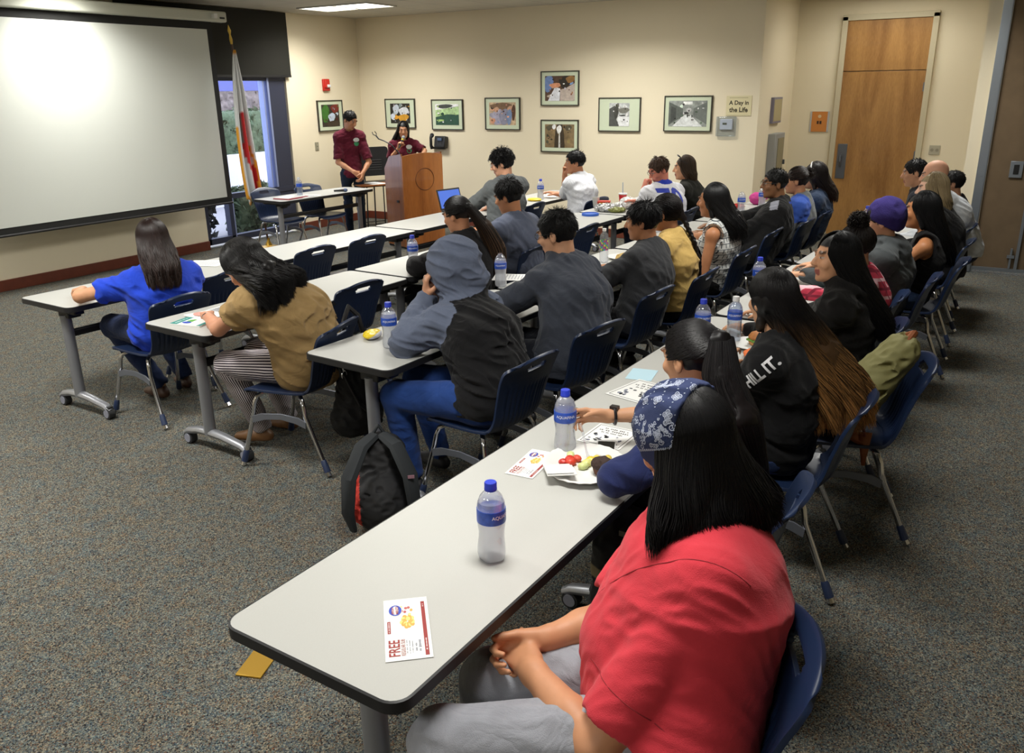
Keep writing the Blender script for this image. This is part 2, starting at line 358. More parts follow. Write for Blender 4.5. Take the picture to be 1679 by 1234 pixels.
class Field:
    """ops: list of (op, prim, k); op '+' adds, '-' cuts"""
    def __init__(s, h=.008): s.ops = []; s.h = h; s.post = []
    def add(s, p, k=.02): s.ops.append(('+', p, k)); return s
    def sub(s, p, k=.008): s.ops.append(('-', p, k)); return s
    def mesh(s, name, colfn=None, noise=None, lap=1):
        ps = [p for o, p, k in s.ops if o == '+']
        lo = np.min([p.lo for p in ps], 0)-.03; hi = np.max([p.hi for p in ps], 0)+.03
        h = s.h; n = np.ceil((hi-lo)/h).astype(int)+1
        f = np.full(n, .2, np.float32)
        ax = [lo[i]+h*np.arange(n[i]) for i in range(3)]
        for o, p, k in s.ops:
            mg = k+3*h
            i0 = np.clip(np.floor((p.lo-mg-lo)/h).astype(int), 0, n); i1 = np.clip(np.ceil((p.hi+mg-lo)/h).astype(int)+1, 0, n)
            if np.any(i1 <= i0): continue
            g = np.stack(np.meshgrid(*[ax[i][i0[i]:i1[i]] for i in range(3)], indexing='ij'), -1)
            d = p(g).astype(np.float32); sl = tuple(slice(i0[i], i1[i]) for i in range(3))
            f[sl] = smin(f[sl], d, k) if o == '+' else -smin(-f[sl], d, k)
        if noise is not None or s.post:
            near = np.argwhere(np.abs(f) < .03+2*h); P = lo+near*h; idx = tuple(near.T)
            if noise is not None: f[idx] += noise(P).astype(np.float32)
            for q in s.post: f[idx] = q(P, f[idx])
        V, F = nets(f, lo, h, lap)
        return mesh_np(name, V, F, colfn(V) if colfn is not None else None)
def nets(f, lo, h, lap=1):
    s = f < 0; c = np.zeros(np.array(f.shape)-1, np.int8)
    O = [(i, j, k) for i in (0, 1) for j in (0, 1) for k in (0, 1)]; sh = c.shape
    for (i, j, k) in O: c += s[i:i+sh[0], j:j+sh[1], k:k+sh[2]]
    A = np.argwhere((c > 0) & (c < 8)); n = len(A)
    if n == 0: return np.zeros((3, 3)), np.array([[0, 1, 2]])
    ids = np.full(sh, -1, np.int32); ids[tuple(A.T)] = np.arange(n)
    val = {o: f[A[:, 0]+o[0], A[:, 1]+o[1], A[:, 2]+o[2]] for o in O}
    acc = np.zeros((n, 3)); cnt = np.zeros(n)
    for a in O:
        for x in range(3):
            if a[x]: continue
            b = list(a); b[x] = 1; b = tuple(b); va, vb = val[a], val[b]; m = (va < 0) != (vb < 0)
            t = np.where(m, va/np.where(m, va-vb, 1), 0); p = np.tile(np.array(a, float), (n, 1)); p[:, x] += t
            acc += p*m[:, None]; cnt += m
    V = lo+(A+acc/cnt[:, None])*h
    Fs = []
    for x in range(3):
        y, z = (x+1) % 3, (x+2) % 3
        d = [0, 0, 0]; d[x] = 1
        s0 = s[:s.shape[0]-d[0], :s.shape[1]-d[1], :s.shape[2]-d[2]]; s1 = s[d[0]:, d[1]:, d[2]:]
        E = np.argwhere(s0 != s1); E = E[(E[:, y] > 0) & (E[:, z] > 0) & (E[:, y] < f.shape[y]-1) & (E[:, z] < f.shape[z]-1)]
        fl = s0[tuple(E.T)]
        def cid(dy, dz):
            q = E.copy(); q[:, y] += dy; q[:, z] += dz; return ids[tuple(q.T)]
        q = np.stack([cid(-1, -1), cid(0, -1), cid(0, 0), cid(-1, 0)], 1)
        q[~fl] = q[~fl][:, ::-1]; Fs.append(q)
    F = np.concatenate(Fs); F = F[(F >= 0).all(1)]
    for _ in range(lap):
        S = np.zeros_like(V); K = np.zeros(len(V))
        for a, b in ((0, 1), (1, 2), (2, 3), (3, 0)):
            for u, w in ((a, b), (b, a)):
                for dd in range(3): S[:, dd] += np.bincount(F[:, u], V[F[:, w], dd], len(V))
                K += np.bincount(F[:, u], minlength=len(V))
        V = .5*V+.5*S/np.maximum(K, 1)[:, None]
    return V, F
def wob(P, fr, seed=0):
    """cheap smooth noise"""
    r = np.random.default_rng(seed); o = np.zeros(P.shape[:-1])
    for i in range(6):
        d = nrm(r.normal(size=3)); ph = r.uniform(0, 6.28); q = P@d*fr*(1+.37*i)*6.28
        d2 = nrm(r.normal(size=3)); o += np.sin(q+ph+1.7*np.sin(P@d2*fr*5+ph*2))/(1+.25*i)
    return o/3.2
def folds(amp=.005, fr=7, seed=0, dirn=None):
    def g(P):
        Q = P
        if dirn is not None: d = nrm(dirn); Q = P-(P@d)[..., None]*d*.75
        w = wob(Q, fr, seed); return amp*(1.5*(np.abs(w)*2-.45))*(.65+.35*wob(P, 3, seed+9))
    return g
def strands(name, paths, rad, cols, parent, m=None):
    """paths (S,n,3) polylines, rad (S,n), cols (S,n,3) -> one mesh of thin tapered tubes"""
    S, n, _ = paths.shape; T = np.gradient(paths, axis=1); T /= np.linalg.norm(T, axis=-1, keepdims=True)+1e-9
    ref = np.array([.31, .52, .17]); u = np.cross(T, ref); u /= np.linalg.norm(u, axis=-1, keepdims=True)+1e-9; w = np.cross(T, u)
    k = 3; ang = np.arange(k)*2*np.pi/k
    V = paths[:, :, None, :]+rad[:, :, None, None]*(np.cos(ang)[:, None]*u[:, :, None, :]+np.sin(ang)[:, None]*w[:, :, None, :])
    b = (np.arange(S)[:, None, None]*n+np.arange(n-1)[None, :, None])*k; j = np.arange(k)[None, None, :]; j2 = (j+1) % k
    F = np.stack([b+j, b+j2, b+k+j2, b+k+j], -1).reshape(-1, 4)
    C = np.repeat(cols[:, :, None, :], k, 2).reshape(-1, 3)
    me = mesh_np(name, V.reshape(-1, 3), F, C)
    return me
def join_np(name, parts):
    """parts: list of (V, F list, C) -> one mesh"""
    pass
# ---------------------------------------------------------------- people
def yv(a, p=0): a, p = math.radians(a), math.radians(p); return np.array([math.cos(a)*math.cos(p), math.sin(a)*math.cos(p), -math.sin(p)])
def ik(S, Wt, l1, l2, hint):
    S, Wt = np.array(S, float), np.array(Wt, float); d = Wt-S; D = np.linalg.norm(d)
    if D > (l1+l2)*.995: k = D/(l1+l2)/.995; l1 *= k; l2 *= k
    a = (l1*l1-l2*l2+D*D)/(2*D); h = math.sqrt(max(l1*l1-a*a, 0)); u = d/D
    hn = np.array(hint, float); hn -= hn@u*u; hn = nrm(hn); return S+u*a+hn*h
def hand(F, w, d, n, right, curl=(20, 25, 15), sc=1., thumb=(.55, .65, .1), spread=1., curls=None, k=.005, tcurl=.3):
    d = nrm(d); n = np.array(n, float); n = nrm(n-n@d*d); t = np.cross(d, n)*(1 if right else -1); w = np.array(w, float)
    off = np.array([.033, .011, -.011, -.031])*sc; kl = np.array([.092, .096, .092, .084])*sc
    F.add(RC(w-d*.01*sc, w+d*.05*sc, .022*sc, .017*sc, t, 1.35), .02)
    tips = []
    for i in range(4):
        kn = w+d*kl[i]+t*off[i]; F.add(RC(w+d*.03*sc+t*off[i]*.6, kn, .015*sc, .0115*sc), .012)
        cu = curls[i] if curls else curl; p = kn; A = 0; L = np.array([.044, .027, .022])*sc*(.95, 1.06, 1, .8)[i]; r = [.0098, .009, .0082, .0072]
        fd = nrm(d+t*off[i]*3*(spread-.6)/sc)
        for j in range(3):
            A += math.radians(cu[j]); q = p+(fd*math.cos(A)+n*math.sin(A))*L[j]; F.add(RC(p, q, r[j]*sc, r[j+1]*sc), k if j else .006); p = q
        tips.append(p)
    b = w+d*.022*sc+t*.022*sc+n*.006*sc; t1 = nrm(d*thumb[0]+t*thumb[1]+n*thumb[2]); c1 = b+t1*.042*sc
    F.add(RC(b, c1, .0165*sc, .0125*sc), .014); t2 = nrm(t1+d*.35+n*tcurl-t*.1); c2 = c1+t2*.032*sc; F.add(RC(c1, c2, .012*sc, .0108*sc), .005)
    t3 = nrm(t2+n*tcurl*.6+d*.1); c3 = c2+t3*.024*sc; F.add(RC(c2, c3, .0108*sc, .0085*sc), .004)
    return dict(tips=tips, thumb=c3, kn=w+d*.09*sc)
POSE = dict(rest=dict(curl=(18, 22, 14)), flat=dict(curl=(6, 8, 5)), grip=dict(curl=(62, 55, 30), thumb=(.5, .35, .75)), fist=dict(curl=(80, 85, 50), thumb=(.6, .2, .8), tcurl=.7),
            cup=dict(curl=(38, 34, 20), thumb=(.6, .5, .5)))
def person(label, hip, yaw, head, hy, hp=5, roll=0, s=1., g=1., gt=1., female=False, skin=(186, 136, 104), hair=None, top=None, bot=(40, 44, 56), shoe=(40, 38, 38),
           L=None, R=None, knees=None, feet=None, stand=False, res=.0085, brow=(30, 24, 20), shw=None, group=None, botfn=None, sock=None, hunch=.03, cat='person', kneeh=.53, beard=None, hsc=1.05, botmat=None, nko=(0, 0)):
    hz = .92*s if stand else .555+.03*(g-1); H0 = np.array([hip[0], hip[1], hz]); f, l, up = yv(yaw), yv(yaw+90), np.array([0, 0, 1.])
    hd = np.array(head, float); hf = yv(hy, hp); hl_ = yv(hy+90); hu = np.cross(hf, hl_)
    if roll: a = math.radians(roll); hl_, hu = hl_*math.cos(a)+hu*math.sin(a), hu*math.cos(a)-hl_*math.sin(a)
    hs = s*.98*hsc; HL = lambda x, y, z: hd+hs*(x*hl_+y*hf+z*hu); RH = np.array([hl_, hf, hu])
    Nk = hd+np.array([0, 0, -.172*s])-.3*.1*(hf*[1, 1, 0])-f*.025*s+f*nko[0]+up*nko[1]
    Ch = H0*.36+Nk*.64-f*hunch-up*.0; Wa = H0*.72+Nk*.28-f*hunch*.9; Cu = H0*.14+Nk*.86-f*hunch*.7
    shw = shw or (.155 if female else .175)*s*(1+.25*(g-1)); SL = Nk-up*.065*s+l*shw-f*.0; SR = Nk-up*.065*s-l*shw
    l1, l2 = .275*s, .245*s
    root = empty('person', (hip[0], hip[1], 0), 0, label, cat, group)
    off = Matrix.Translation((-hip[0], -hip[1], 0))
    def pl(name, me, m, sharp=None): me.transform(off); return link(name, me, m, root, None, True, sharp)
    arms = {}
    for nm, S, A, sd in (('L', SL, L or {}, 1), ('R', SR, R or {}, -1)):
        Wt = np.array(A.get('w', S+f*.3-up*.3+l*sd*.02), float); E_ = np.array(A['el'], float) if 'el' in A else ik(S, Wt, l1, l2, A.get('e', l*sd*.6-up+f*-.3))
        arms[nm] = dict(S=S, E=E_, W=Wt, d=nrm(A.get('d', Wt-E_)), n=A.get('n', -up), pose=A.get('pose', 'rest'), kw=A.get('kw', {}))
    if stand:
        hips = [H0+l*.09*s*sd for sd in (1, -1)]; KN = [h-up*.42*s+f*.02 for h in hips]; AN = [k-up*.40*s-f*.02 for k in KN]
    else:
        hips = [H0+l*.095*s*sd for sd in (1, -1)]
        KN = knees or [H0*[1, 1, 0]+f*.43*s+l*.13*sd*s+up*kneeh for sd in (1, -1)]; KN = [np.array(k, float) for k in KN]
        AN = feet or [KN[i]*[1, 1, 0]+f*-.03+up*.09 for i in (0, 1)]; AN = [np.array(k, float) for k in AN]
    ar = .046*s*g**.5*(.88 if female else 1)
    def arm_prims(e=0., upto=1.):
        out = []
        for A in arms.values():
            S, E_, Wt = A['S'], A['E'], A['W']; out.append((RC(S, E_, ar*1.08+e, ar*.86+e), .03)); out.append((RC(E_, E_*.62+Wt*.38, ar*.86+e, ar*.84+e), .02)); out.append((RC(E_*.62+Wt*.38, Wt, ar*.84+e, ar*.56+e), .015))
        return out
    tw = 1.28; td = s*g*gt
    def torso(e=0.):
        q = [(RC(H0+up*.01, Wa, .125*td+e, .108*td+e, l, tw), .05), (RC(Wa, Ch, .108*td+e, .118*td*(.97 if female else 1)+e, l, tw), .05), (RC(Ch, Cu, .118*td+e, .085*s+e, l, tw+.05), .05),
             (RC(SL, SR, .062*s*g**.5+e, None), .05), (RC(Nk+up*.01, SL, .05*s+e, .05*s+e), .04), (RC(Nk+up*.01, SR, .05*s+e, .05*s+e), .04)]
        if female: q += [(EL(Ch+f*.085*td+l*.06*sd+up*.01, (.062*s+e, .062*s+e, .062*s+e)), .04) for sd in (1, -1)]
        return q
    # ---- body
    F = Field(res)
    for p, k in torso(-.02 if top else 0): F.add(p, k)
    F.add(RC(Nk-up*.03, HL(0, -.022, -.055), .062*s*g**.35*(.88 if female else 1), .052*s*(.9 if female else 1)), .03)
    F.add(EL(HL(0, -.008, .02), np.array([.075, .096, .09])*hs, RH), .02).add(EL(HL(0, .03, -.035), np.array([.063, .07, .085])*hs, RH), .02)
    F.add(EL(HL(0, .045, -.088), np.array([.05 if not female else .045, .046, .036])*hs, RH), .02).add(EL(HL(0, .082, -.104), np.array([.02, .016, .016])*hs, RH), .012)
    for sd in (1, -1):
        F.add(EL(HL(.04*sd, .07, -.03), np.array([.024, .022, .024])*hs, RH), .012); F.sub(EL(HL(.031*sd, .106, .006), np.array([.019, .014, .013])*hs, RH), .012)
        F.add(EL(HL(.031*sd, .083, .005), np.array([.0125, .0125, .0125])*hs, RH), .003); F.add(EL(HL(.03*sd, .09, .026), np.array([.024, .01, .008])*hs, RH), .01)
        F.add(EL(HL(.077*sd, -.008, -.018), np.array([.009, .019, .031])*hs, RH), .006); F.sub(EL(HL(.085*sd, -.002, -.014), np.array([.006, .009, .015])*hs, RH), .004)
    F.add(RC(HL(0, .092, .012), HL(0, .116, -.027), .0085*hs, .0125*hs), .01)
    for sd in (1, -1): F.add(EL(HL(.011*sd, .106, -.031), np.array([.009, .01, .008])*hs, RH), .005)
    F.add(EL(HL(0, .094, -.064), np.array([.023, .011, .0075])*hs, RH), .004).add(EL(HL(0, .091, -.075), np.array([.02, .011, .007])*hs, RH), .004)
    for p, k in arm_prims(): F.add(p, k)
    info = {}
    for nm, A in arms.items():
        kw = dict(POSE[A['pose']]); kw.update(A['kw']); info[nm] = hand(F, A['W'], A['d'], A['n'], nm == 'R', sc=s*(.9 if female else 1)*(1+.06*(g-1)), **kw)
    for i in (0, 1):
        F.add(RC(hips[i], KN[i], .055*s, .045*s), .03).add(RC(KN[i], AN[i], .045*s, .034*s), .02)
    sk = np.array(lin(skin)); lp = np.array(lin((150, 84, 76) if female else (158, 98, 84))); br = np.array(lin(brow)); hc = np.array(lin((hair or {}).get('c', brow)))
    def skincol(V):
        C = np.tile(sk, (len(V), 1)); q = (V-hd)@RH.T/hs; x, y, z = q[:, 0], q[:, 1], q[:, 2]
        C[(y > .085) & (np.abs(x) < .024) & (z < -.057) & (z > -.083)] = lp
        bm = (y > .07) & (np.abs(np.abs(x)-.031) < .02) & (np.abs(z-.03) < .0065); C[bm] = br*.6+sk*.15
        em = (y > .08) & (np.abs(np.abs(x)-.031) < .0135) & (np.abs(z-.005) < .0045); C[em] = lin((190, 180, 172)); C[em & (np.abs(np.abs(x)-.031) < .0055)] = lin((28, 20, 16))
        if (hair or {}).get('kind') != 'bald' and hair: C[(np.abs(x) < .2) & ((z > .055) | ((y < .02-.0) & (z > -.02) & (np.abs(x) < .074))) & (np.linalg.norm(q, axis=1) < .14)] = hc
        if beard: bb = (y > .03) & (z < -.045) & (np.linalg.norm(q, axis=1) < .15) & ~((np.abs(x) < .024) & (z > -.083) & (z < -.057)); C[bb] = C[bb]*.55+np.array(lin(beard))*.45
        return C
    body = pl('body', F.mesh('body', skincol), M_skin)
    ctx = dict(f=f, l=l, up=up, H0=H0, Nk=Nk, Ch=Ch, SL=SL, SR=SR, arms=arms, hd=hd, HL=HL, RH=RH, hs=hs, root=root, pl=pl, s=s, hf=hf, hl=hl_, hu=hu, info=info, off=off, KN=KN, AN=AN, Wa=Wa)
    # ---- top
    if top:
        fit = top.get('fit', .014); T = Field(top.get('res', res)); sl = top.get('sl', 'short')
        for p, k in torso(fit): T.add(p, k)
        if top.get('belly'): T.add(EL(Wa+f*.06+up*.02, (.15*g, .15*g, .13*g)), .06)
        A0s = {k: ((L if k == 'L' else R) or {}).get('sl', top.get('sl', 'short')) for k in 'LR'}; slens = {k: ((L if k == 'L' else R) or {}).get('slen', top.get('slen', .62)) if A0s[k] == 'short' else 1. for k in 'LR'}
        for nm, A in arms.items():
            S, E_, Wt = A['S'], A['E'], A['W']; sd = 1 if nm == 'L' else -1; sl = A0s[nm]
            if sl == 'none':
                T.sub(RC(S+l*sd*.025*s, S+l*sd*.2*s-up*.01, top.get('ah', .088)*s), .01); continue
            sl = A0s[nm]; fr = slens[nm]
            T.add(RC(S, S+(E_-S)*fr, ar*1.12+fit, (ar*1.0+fit)*(1.12 if sl == 'short' else 1)), top.get('ak', .03))
            if sl == 'long':
                T.add(RC(E_, E_*.5+Wt*.5, ar*.9+fit*1.1, ar*.82+fit), .03).add(RC(E_*.5+Wt*.5, E_*.06+Wt*.94, ar*.82+fit, ar*.6+fit*.7), .02); a, b = E_, Wt; ce = E_*.06+Wt*.94; rr = ar*.6+.004
            else: a, b = S, E_; ce = S+(E_-S)*fr; rr = ar*.95+.004
            u = nrm(b-a); ex = T.ops[-1][1]; cut_r = ex.r2*1.5
            T.sub(RC(ce+u*(cut_r+.004), ce+u*(cut_r+.006), cut_r), .004) if sl == 'short' else None
            T.sub(RC(ce-u*.03, ce+u*.04, rr, rr), .004)
        T.sub(RC(Nk+up*.035*s+f*.02, Nk+up*.16*s+f*.03, top.get('neck', .062)*s, .075*s), .008)
        if top.get('hood') == 'down':
            for a0, a1 in ((-150, -100), (-100, -50), (-50, 0), (0, 50), (50, 100), (100, 150)):
                q = lambda a: Nk+up*.035*s-f*(.075*math.cos(math.radians(a)))*s+l*.085*math.sin(math.radians(a))*s+up*(-.02*math.cos(math.radians(a)))
                T.add(RC(q(a0), q(a1), .034*s if abs(a0+a1) > 150 else .044*s, None), .02)
            T.add(EL(Nk-f*.1*s-up*.03, np.array([.085, .05, .085])*s, np.array([l, f, up])), .03)
        if top.get('collar'):
            for a0 in range(-150, 150, 30):
                q = lambda a: Nk+up*(.045+.005*math.cos(math.radians(a)))*s-f*.066*math.cos(math.radians(a))*s+l*.066*math.sin(math.radians(a))*s; T.add(RC(q(a0), q(a0+30), .014*s), .006)
        for p, k in top.get('extra', lambda c: [])(ctx): T.add(p, k)
        for p, k in top.get('cut', lambda c: [])(ctx): T.sub(p, k)
        hem = top.get('hem', (.84*s if stand else .50)); T.post.append(lambda P, d: np.maximum(d, hem+.012*np.sin((P@l)*14)-P[:, 2]))
        nz = folds(top.get('fold', .006), 6.5, int(abs(hip[0])*100), (SL-H0)*.4+f*.3)
        cf = top.get('colfn'); tc = np.array(lin(top['c'])); me = T.mesh('shirt', (lambda V: cf(V, ctx)) if cf else (lambda V: np.tile(tc, (len(V), 1))), nz)
        ctx['top'] = pl(top.get('name', 'shirt'), me, top.get('mat', M_cloth))
    # ---- trousers
    B = Field(max(res, .0085)); fb = .012
    B.add(RC(H0-up*.012, H0+up*.03, .112*td+fb*.5, .10*td, l, tw), .04)
    for i in (0, 1):
        B.add(RC(hips[i], KN[i], .078*s*g**.7+fb, .058*s*g**.5+fb), .04).add(RC(KN[i], AN[i]+up*.01, .056*s*g**.5+fb, .042*s+fb), .025)
        d = nrm(AN[i]-KN[i]); B.sub(RC(AN[i]+d*.03, AN[i]+d*.12, .05, .06), .004)
    me = B.mesh('trousers', (lambda V: botfn(V, ctx)) if botfn else (lambda V: np.tile(np.array(lin(bot)), (len(V), 1))), folds(.005, 7, 3, f))
    pl('trousers', me, botmat or M_cloth)
    for i in (0, 1):
        Sf = Field(.008); a = AN[i]; fd = nrm(f*[1, 1, 0]+l*.15*(1 if i == 0 else -1)); gz = np.array([a[0], a[1], a[2]-.055])
        Sf.add(RC(gz-fd*.03, gz+fd*.06, .036, .038), .02).add(RC(gz+fd*.06, gz+fd*.155-up*.012, .038, .026, l, 1.2), .02).add(RC(gz+up*.01, a-up*.01, .038, .036), .02)
        zf = a[2]-.085; Sf.post.append(lambda P, d, zf=zf: np.maximum(d, zf-P[:, 2])); sc_ = np.array(lin(shoe))
        pl('shoe', Sf.mesh('shoe', lambda V: np.tile(sc_, (len(V), 1))), M_leather)
    if hair: make_hair(ctx, hair, female)
    return ctx
def make_hair(ctx, h, female):
    HL, RH, hs, hd, hf, hl_, hu, up, pl = (ctx[k] for k in ('HL', 'RH', 'hs', 'hd', 'hf', 'hl', 'hu', 'up', 'pl'))
    kind = h['kind']; c0 = np.array(lin(h['c'])); c1 = np.array(lin(h.get('tip', h['c']))); vol = h.get('vol', 1.); res = h.get('res', .008)
    if kind == 'bald': return
    a, b, cz = .0835*vol, .1045*vol, .0975*vol; cc = (0, -.009, .02)
    F = Field(res); rg = np.random.default_rng(int(hd[0]*1000)); F.add(EL(HL(*cc), np.array([a, b, cz])*hs, RH), .02)
    def fcut(F):
        F.sub(EL(HL(0, .125, -.06), np.array([.088, .1, .125])*hs, RH), .01)
    def e(th, ph, k=1.): return np.stack([cc[0]+a*k*np.sin(ph)*np.sin(th), cc[1]+b*k*np.sin(ph)*np.cos(th), cc[2]+cz*k*np.cos(ph)], -1)*hs@RH+hd
    shrink = lambda P, d: d+(h.get('shr', .006 if kind == 'long' else .003))
    if kind in ('short', 'curly'):
        F.sub(BX(HL(0, 0, -.2), np.array([.2, .2, .13 if not h.get('nape') else h['nape']])*hs, RH, .01), .01); fcut(F)
        for sd in (1, -1): F.sub(EL(HL(.088*sd, .012, -.045), np.array([.032, .032, .05])*hs, RH), .012)
        am = .012 if kind == 'curly' else .004; nz = folds(am, 22 if kind == 'curly' else 12, 5)
        F.post.append(shrink); me = F.mesh('hair', lambda V: np.tile(c0, (len(V), 1))*(.85+.3*rg.random((len(V), 1))), nz); hb = pl('hair', me, M_hair)
        n = h.get('n', 500); th = rg.uniform(-np.pi, np.pi, n); ph = np.arccos(rg.uniform(-.15, 1, n)); q = e(th, ph)
        loc = (q-hd)@RH.T/hs; ok = ~((loc[:, 1] > .055) & (loc[:, 2] < .07)) & ~((np.abs(loc[:, 0]) > .06) & (loc[:, 2] < -.0) & (loc[:, 1] > -.03)) & (loc[:, 2] > -.055)
        q = q[ok]; loc = loc[ok]; n = len(q); nn = nrm_rows(q-HL(*cc)); ln = h.get('len', .028)*hs
        comb = np.tile(h.get('comb', hf*.25-hu*.9), (n, 1)); comb = comb-(comb*nn).sum(1, keepdims=True)*nn; comb = nrm_rows(comb+rg.normal(0, .16, (n, 3)))
        t = np.linspace(0, 1, 5)[None, :, None]; lift = .04 if kind == 'short' else .45
        P = q[:, None]-nn[:, None]*.004+comb[:, None]*ln*t+nn[:, None]*ln*lift*t*(1-.4*t)
        if kind == 'curly': P = P+.008*np.sin(t*9+rg.uniform(0, 6, (n, 1, 3)))*t
        cols = np.tile(c0, (n, 5, 1))*(.7+.7*rg.random((n, 1, 1))); rad = np.tile(np.array([1, .95, .8, .55, .15])*h.get('r', .0022), (n, 1))
        pl2 = strands('hair', P, rad, cols, None); merge(hb, pl2, ctx['off']); return
    # long kinds
    fcut(F)
    E = np.array(h['E'], float) if 'E' in h else HL(0, -.1, -.3); M = np.array(h.get('M', HL(0, -.1, -.14)), float); wE = h.get('wE', .1); dE = h.get('dE', .035); ll = h.get('l', hl_)
    if kind == 'long':
        F.add(RC(HL(0, -.03, -.01), M, .082*hs*vol, .6*dE+.035, ll, h.get('w0', 1.15)), .04)
        r2 = dE*.8; F.add(RC(M, E+up*dE, .6*dE+.03, r2, ll, max(1, wE/(dE+.02)*.8)), .04)
        for sd in (1, -1):
            if h.get('sides', 1): F.add(RC(HL(.062*sd, .012, -.02), HL(.068*sd, -.015, -.11), .026*hs, .028*hs), .03)
        F.post.append(shrink); me = F.mesh('hair', lambda V: c0+(c1-c0)*np.clip((hd[2]-.05-V[:, 2:3])/max(hd[2]-.05-E[2], .05), 0, 1)**1.6*h.get('bt', 1.), folds(.006, 9, 2, up))
        hb = pl('hair', me, M_hair); n = h.get('n', 700); fr = math.radians(h.get('fr', 62)); th = rg.uniform(fr, 2*np.pi-fr, n); ph0 = .02+1.15*rg.random(n)**2.4; K = 14
        part = h.get('part', 0); out = []
        m1 = 6; u = np.linspace(0, 1, m1)[None, :]; phs = ph0[:, None]+(h.get('pe', 1.5)-ph0[:, None])*u; P1 = e(th[:, None]+0*phs, phs, (h.get('k0', 1.035)+h.get('jit', .035)*rg.random(n))[:, None])
        A0 = P1[:, -1]; t = np.linspace(0, 1, K+1)[None, 1:, None]; rr = .84+.24*rg.random((n, 1)); En = E+ll*(np.sin(th)*wE)[:, None]*rr+hf*[1, 1, 0]*(np.cos(th)*dE)[:, None]*rr+up*(rg.uniform(-.04, .06, n))[:, None]*h.get('rag', 1)
        Mi = M+ll*(np.sin(th)*(.09*hs*vol+wE*.3))[:, None]*rr+hf*[1, 1, 0]*(np.cos(th)*(.05+dE*.5))[:, None]
        C1 = A0*.78+Mi*.22-up*.05; P2 = (1-t)**3*A0[:, None]+3*(1-t)**2*t*C1[:, None]+3*(1-t)*t*t*Mi[:, None]+t**3*En[:, None]
        wv = h.get('wave', .004); tt = t[..., 0]; phs_ = rg.uniform(0, 6.28, (n, 1)); clump = np.sin(th*h.get('cl', 9))[:, None]*1.5
        P2 = P2+(wv*tt*np.sin(tt*h.get('wf', 12)+clump+phs_*.3))[..., None]*ll+(wv*.7*tt*np.cos(tt*h.get('wf', 12)+clump+phs_*.3))[..., None]*hf
        P = np.concatenate([P1, P2], 1); N_ = P.shape[1]; zt = np.clip((hd[2]-.05-P[..., 2])/max(hd[2]-.05-E[2], .05), 0, 1)[..., None]**1.6
        tipm = np.where(rg.random((n, 1, 1)) < h.get('ft', .8), 1, .25); cols = (c0+(c1-c0)*zt*tipm)*(.65+.7*rg.random((n, 1, 1)))
        rad = np.tile(np.concatenate([np.ones(N_-4), [.9, .75, .5, .15]])*h.get('r', .0028), (n, 1)); merge(hb, strands('hair', P, rad, cols, None), ctx['off']); return
    if kind in ('pony', 'braid', 'bun'):
        for sd in (1, -1): F.sub(EL(HL(.088*sd, .012, -.045), np.array([.03, .032, .05])*hs, RH), .012)
        F.sub(BX(HL(0, 0, -.2), np.array([.2, .2, .12])*hs, RH, .01), .01)
        K0 = HL(*h.get('knot', (0, -.11, .0)))
        if kind == 'bun':
            for i in range(14):
                d = nrm(rg.normal(size=3)); F.add(EL(K0+d*.028, (.03, .03, .03)), .01)
        F.add(RC(HL(0, -.05, .02), K0, .06*hs, .028*hs), .03)
        pts = [K0]+[np.array(p, float) for p in h.get('pts', [])]
        if kind == 'pony':
            rs = h.get('rs', [.03]*len(pts))
            for i in range(len(pts)-1): F.add(RC(pts[i], pts[i+1], rs[i], rs[i+1], ll, h.get('sc', 1.3)), .02)
        if kind == 'braid':
            tot = []; 
            for i in range(len(pts)-1): tot += [pts[i]*(1-q)+pts[i+1]*q for q in np.linspace(0, 1, 10, endpoint=False)]
            for i, p in enumerate(tot):
                ph = i*1.05; r = .016*(1-.35*i/len(tot))
                for k in range(3):
                    q = ph+k*2.094; F.add(EL(p+hl_*math.sin(q)*.010+hf*math.sin(2*q)*.006, (r, r, r*1.35)), .003)
        F.post.append(shrink); me = F.mesh('hair', lambda V: c0+(c1-c0)*np.clip((K0[2]-V[:, 2:3])/max(K0[2]-pts[-1][2], .1), 0, 1), folds(.003, 10, 2) if kind != 'bun' else folds(.008, 25, 2))
        hb = pl('hair', me, M_hair); n = h.get('n', 500); th = rg.uniform(.5, 2*np.pi-.5, n); ph = np.arccos(rg.uniform(-.25, 1, n)); q = e(th, ph, 1.0)
        loc = (q-hd)@RH.T/hs; ok = ~((loc[:, 1] > .05) & (loc[:, 2] < .065)) & ~((np.abs(loc[:, 0]) > .06) & (loc[:, 2] < -.01) & (loc[:, 1] > -.03)); q = q[ok]; n = len(q)
        t = np.linspace(0, 1, 8)[None, :, None]; Kq = K0+rg.normal(0, .006, (n, 3)); P = q[:, None]*(1-t)+Kq[:, None]*t; cen = HL(*cc); dd = P-cen
        rloc = dd@RH.T/np.array([a, b, cz])/hs; kk = np.linalg.norm(rloc, axis=-1, keepdims=True); P = np.where(kk < 1.02, cen+dd/kk*(1.015+.02*rg.random((n, 1, 1))), P)
        cols = np.tile(c0, (n, 8, 1))*(.6+.9*rg.random((n, 1, 1))); rad = np.tile(np.array([.4, .9, 1, 1, 1, .9, .6, .1])*h.get('r', .0024), (n, 1)); merge(hb, strands('hair', P, rad, cols, None), ctx['off'])
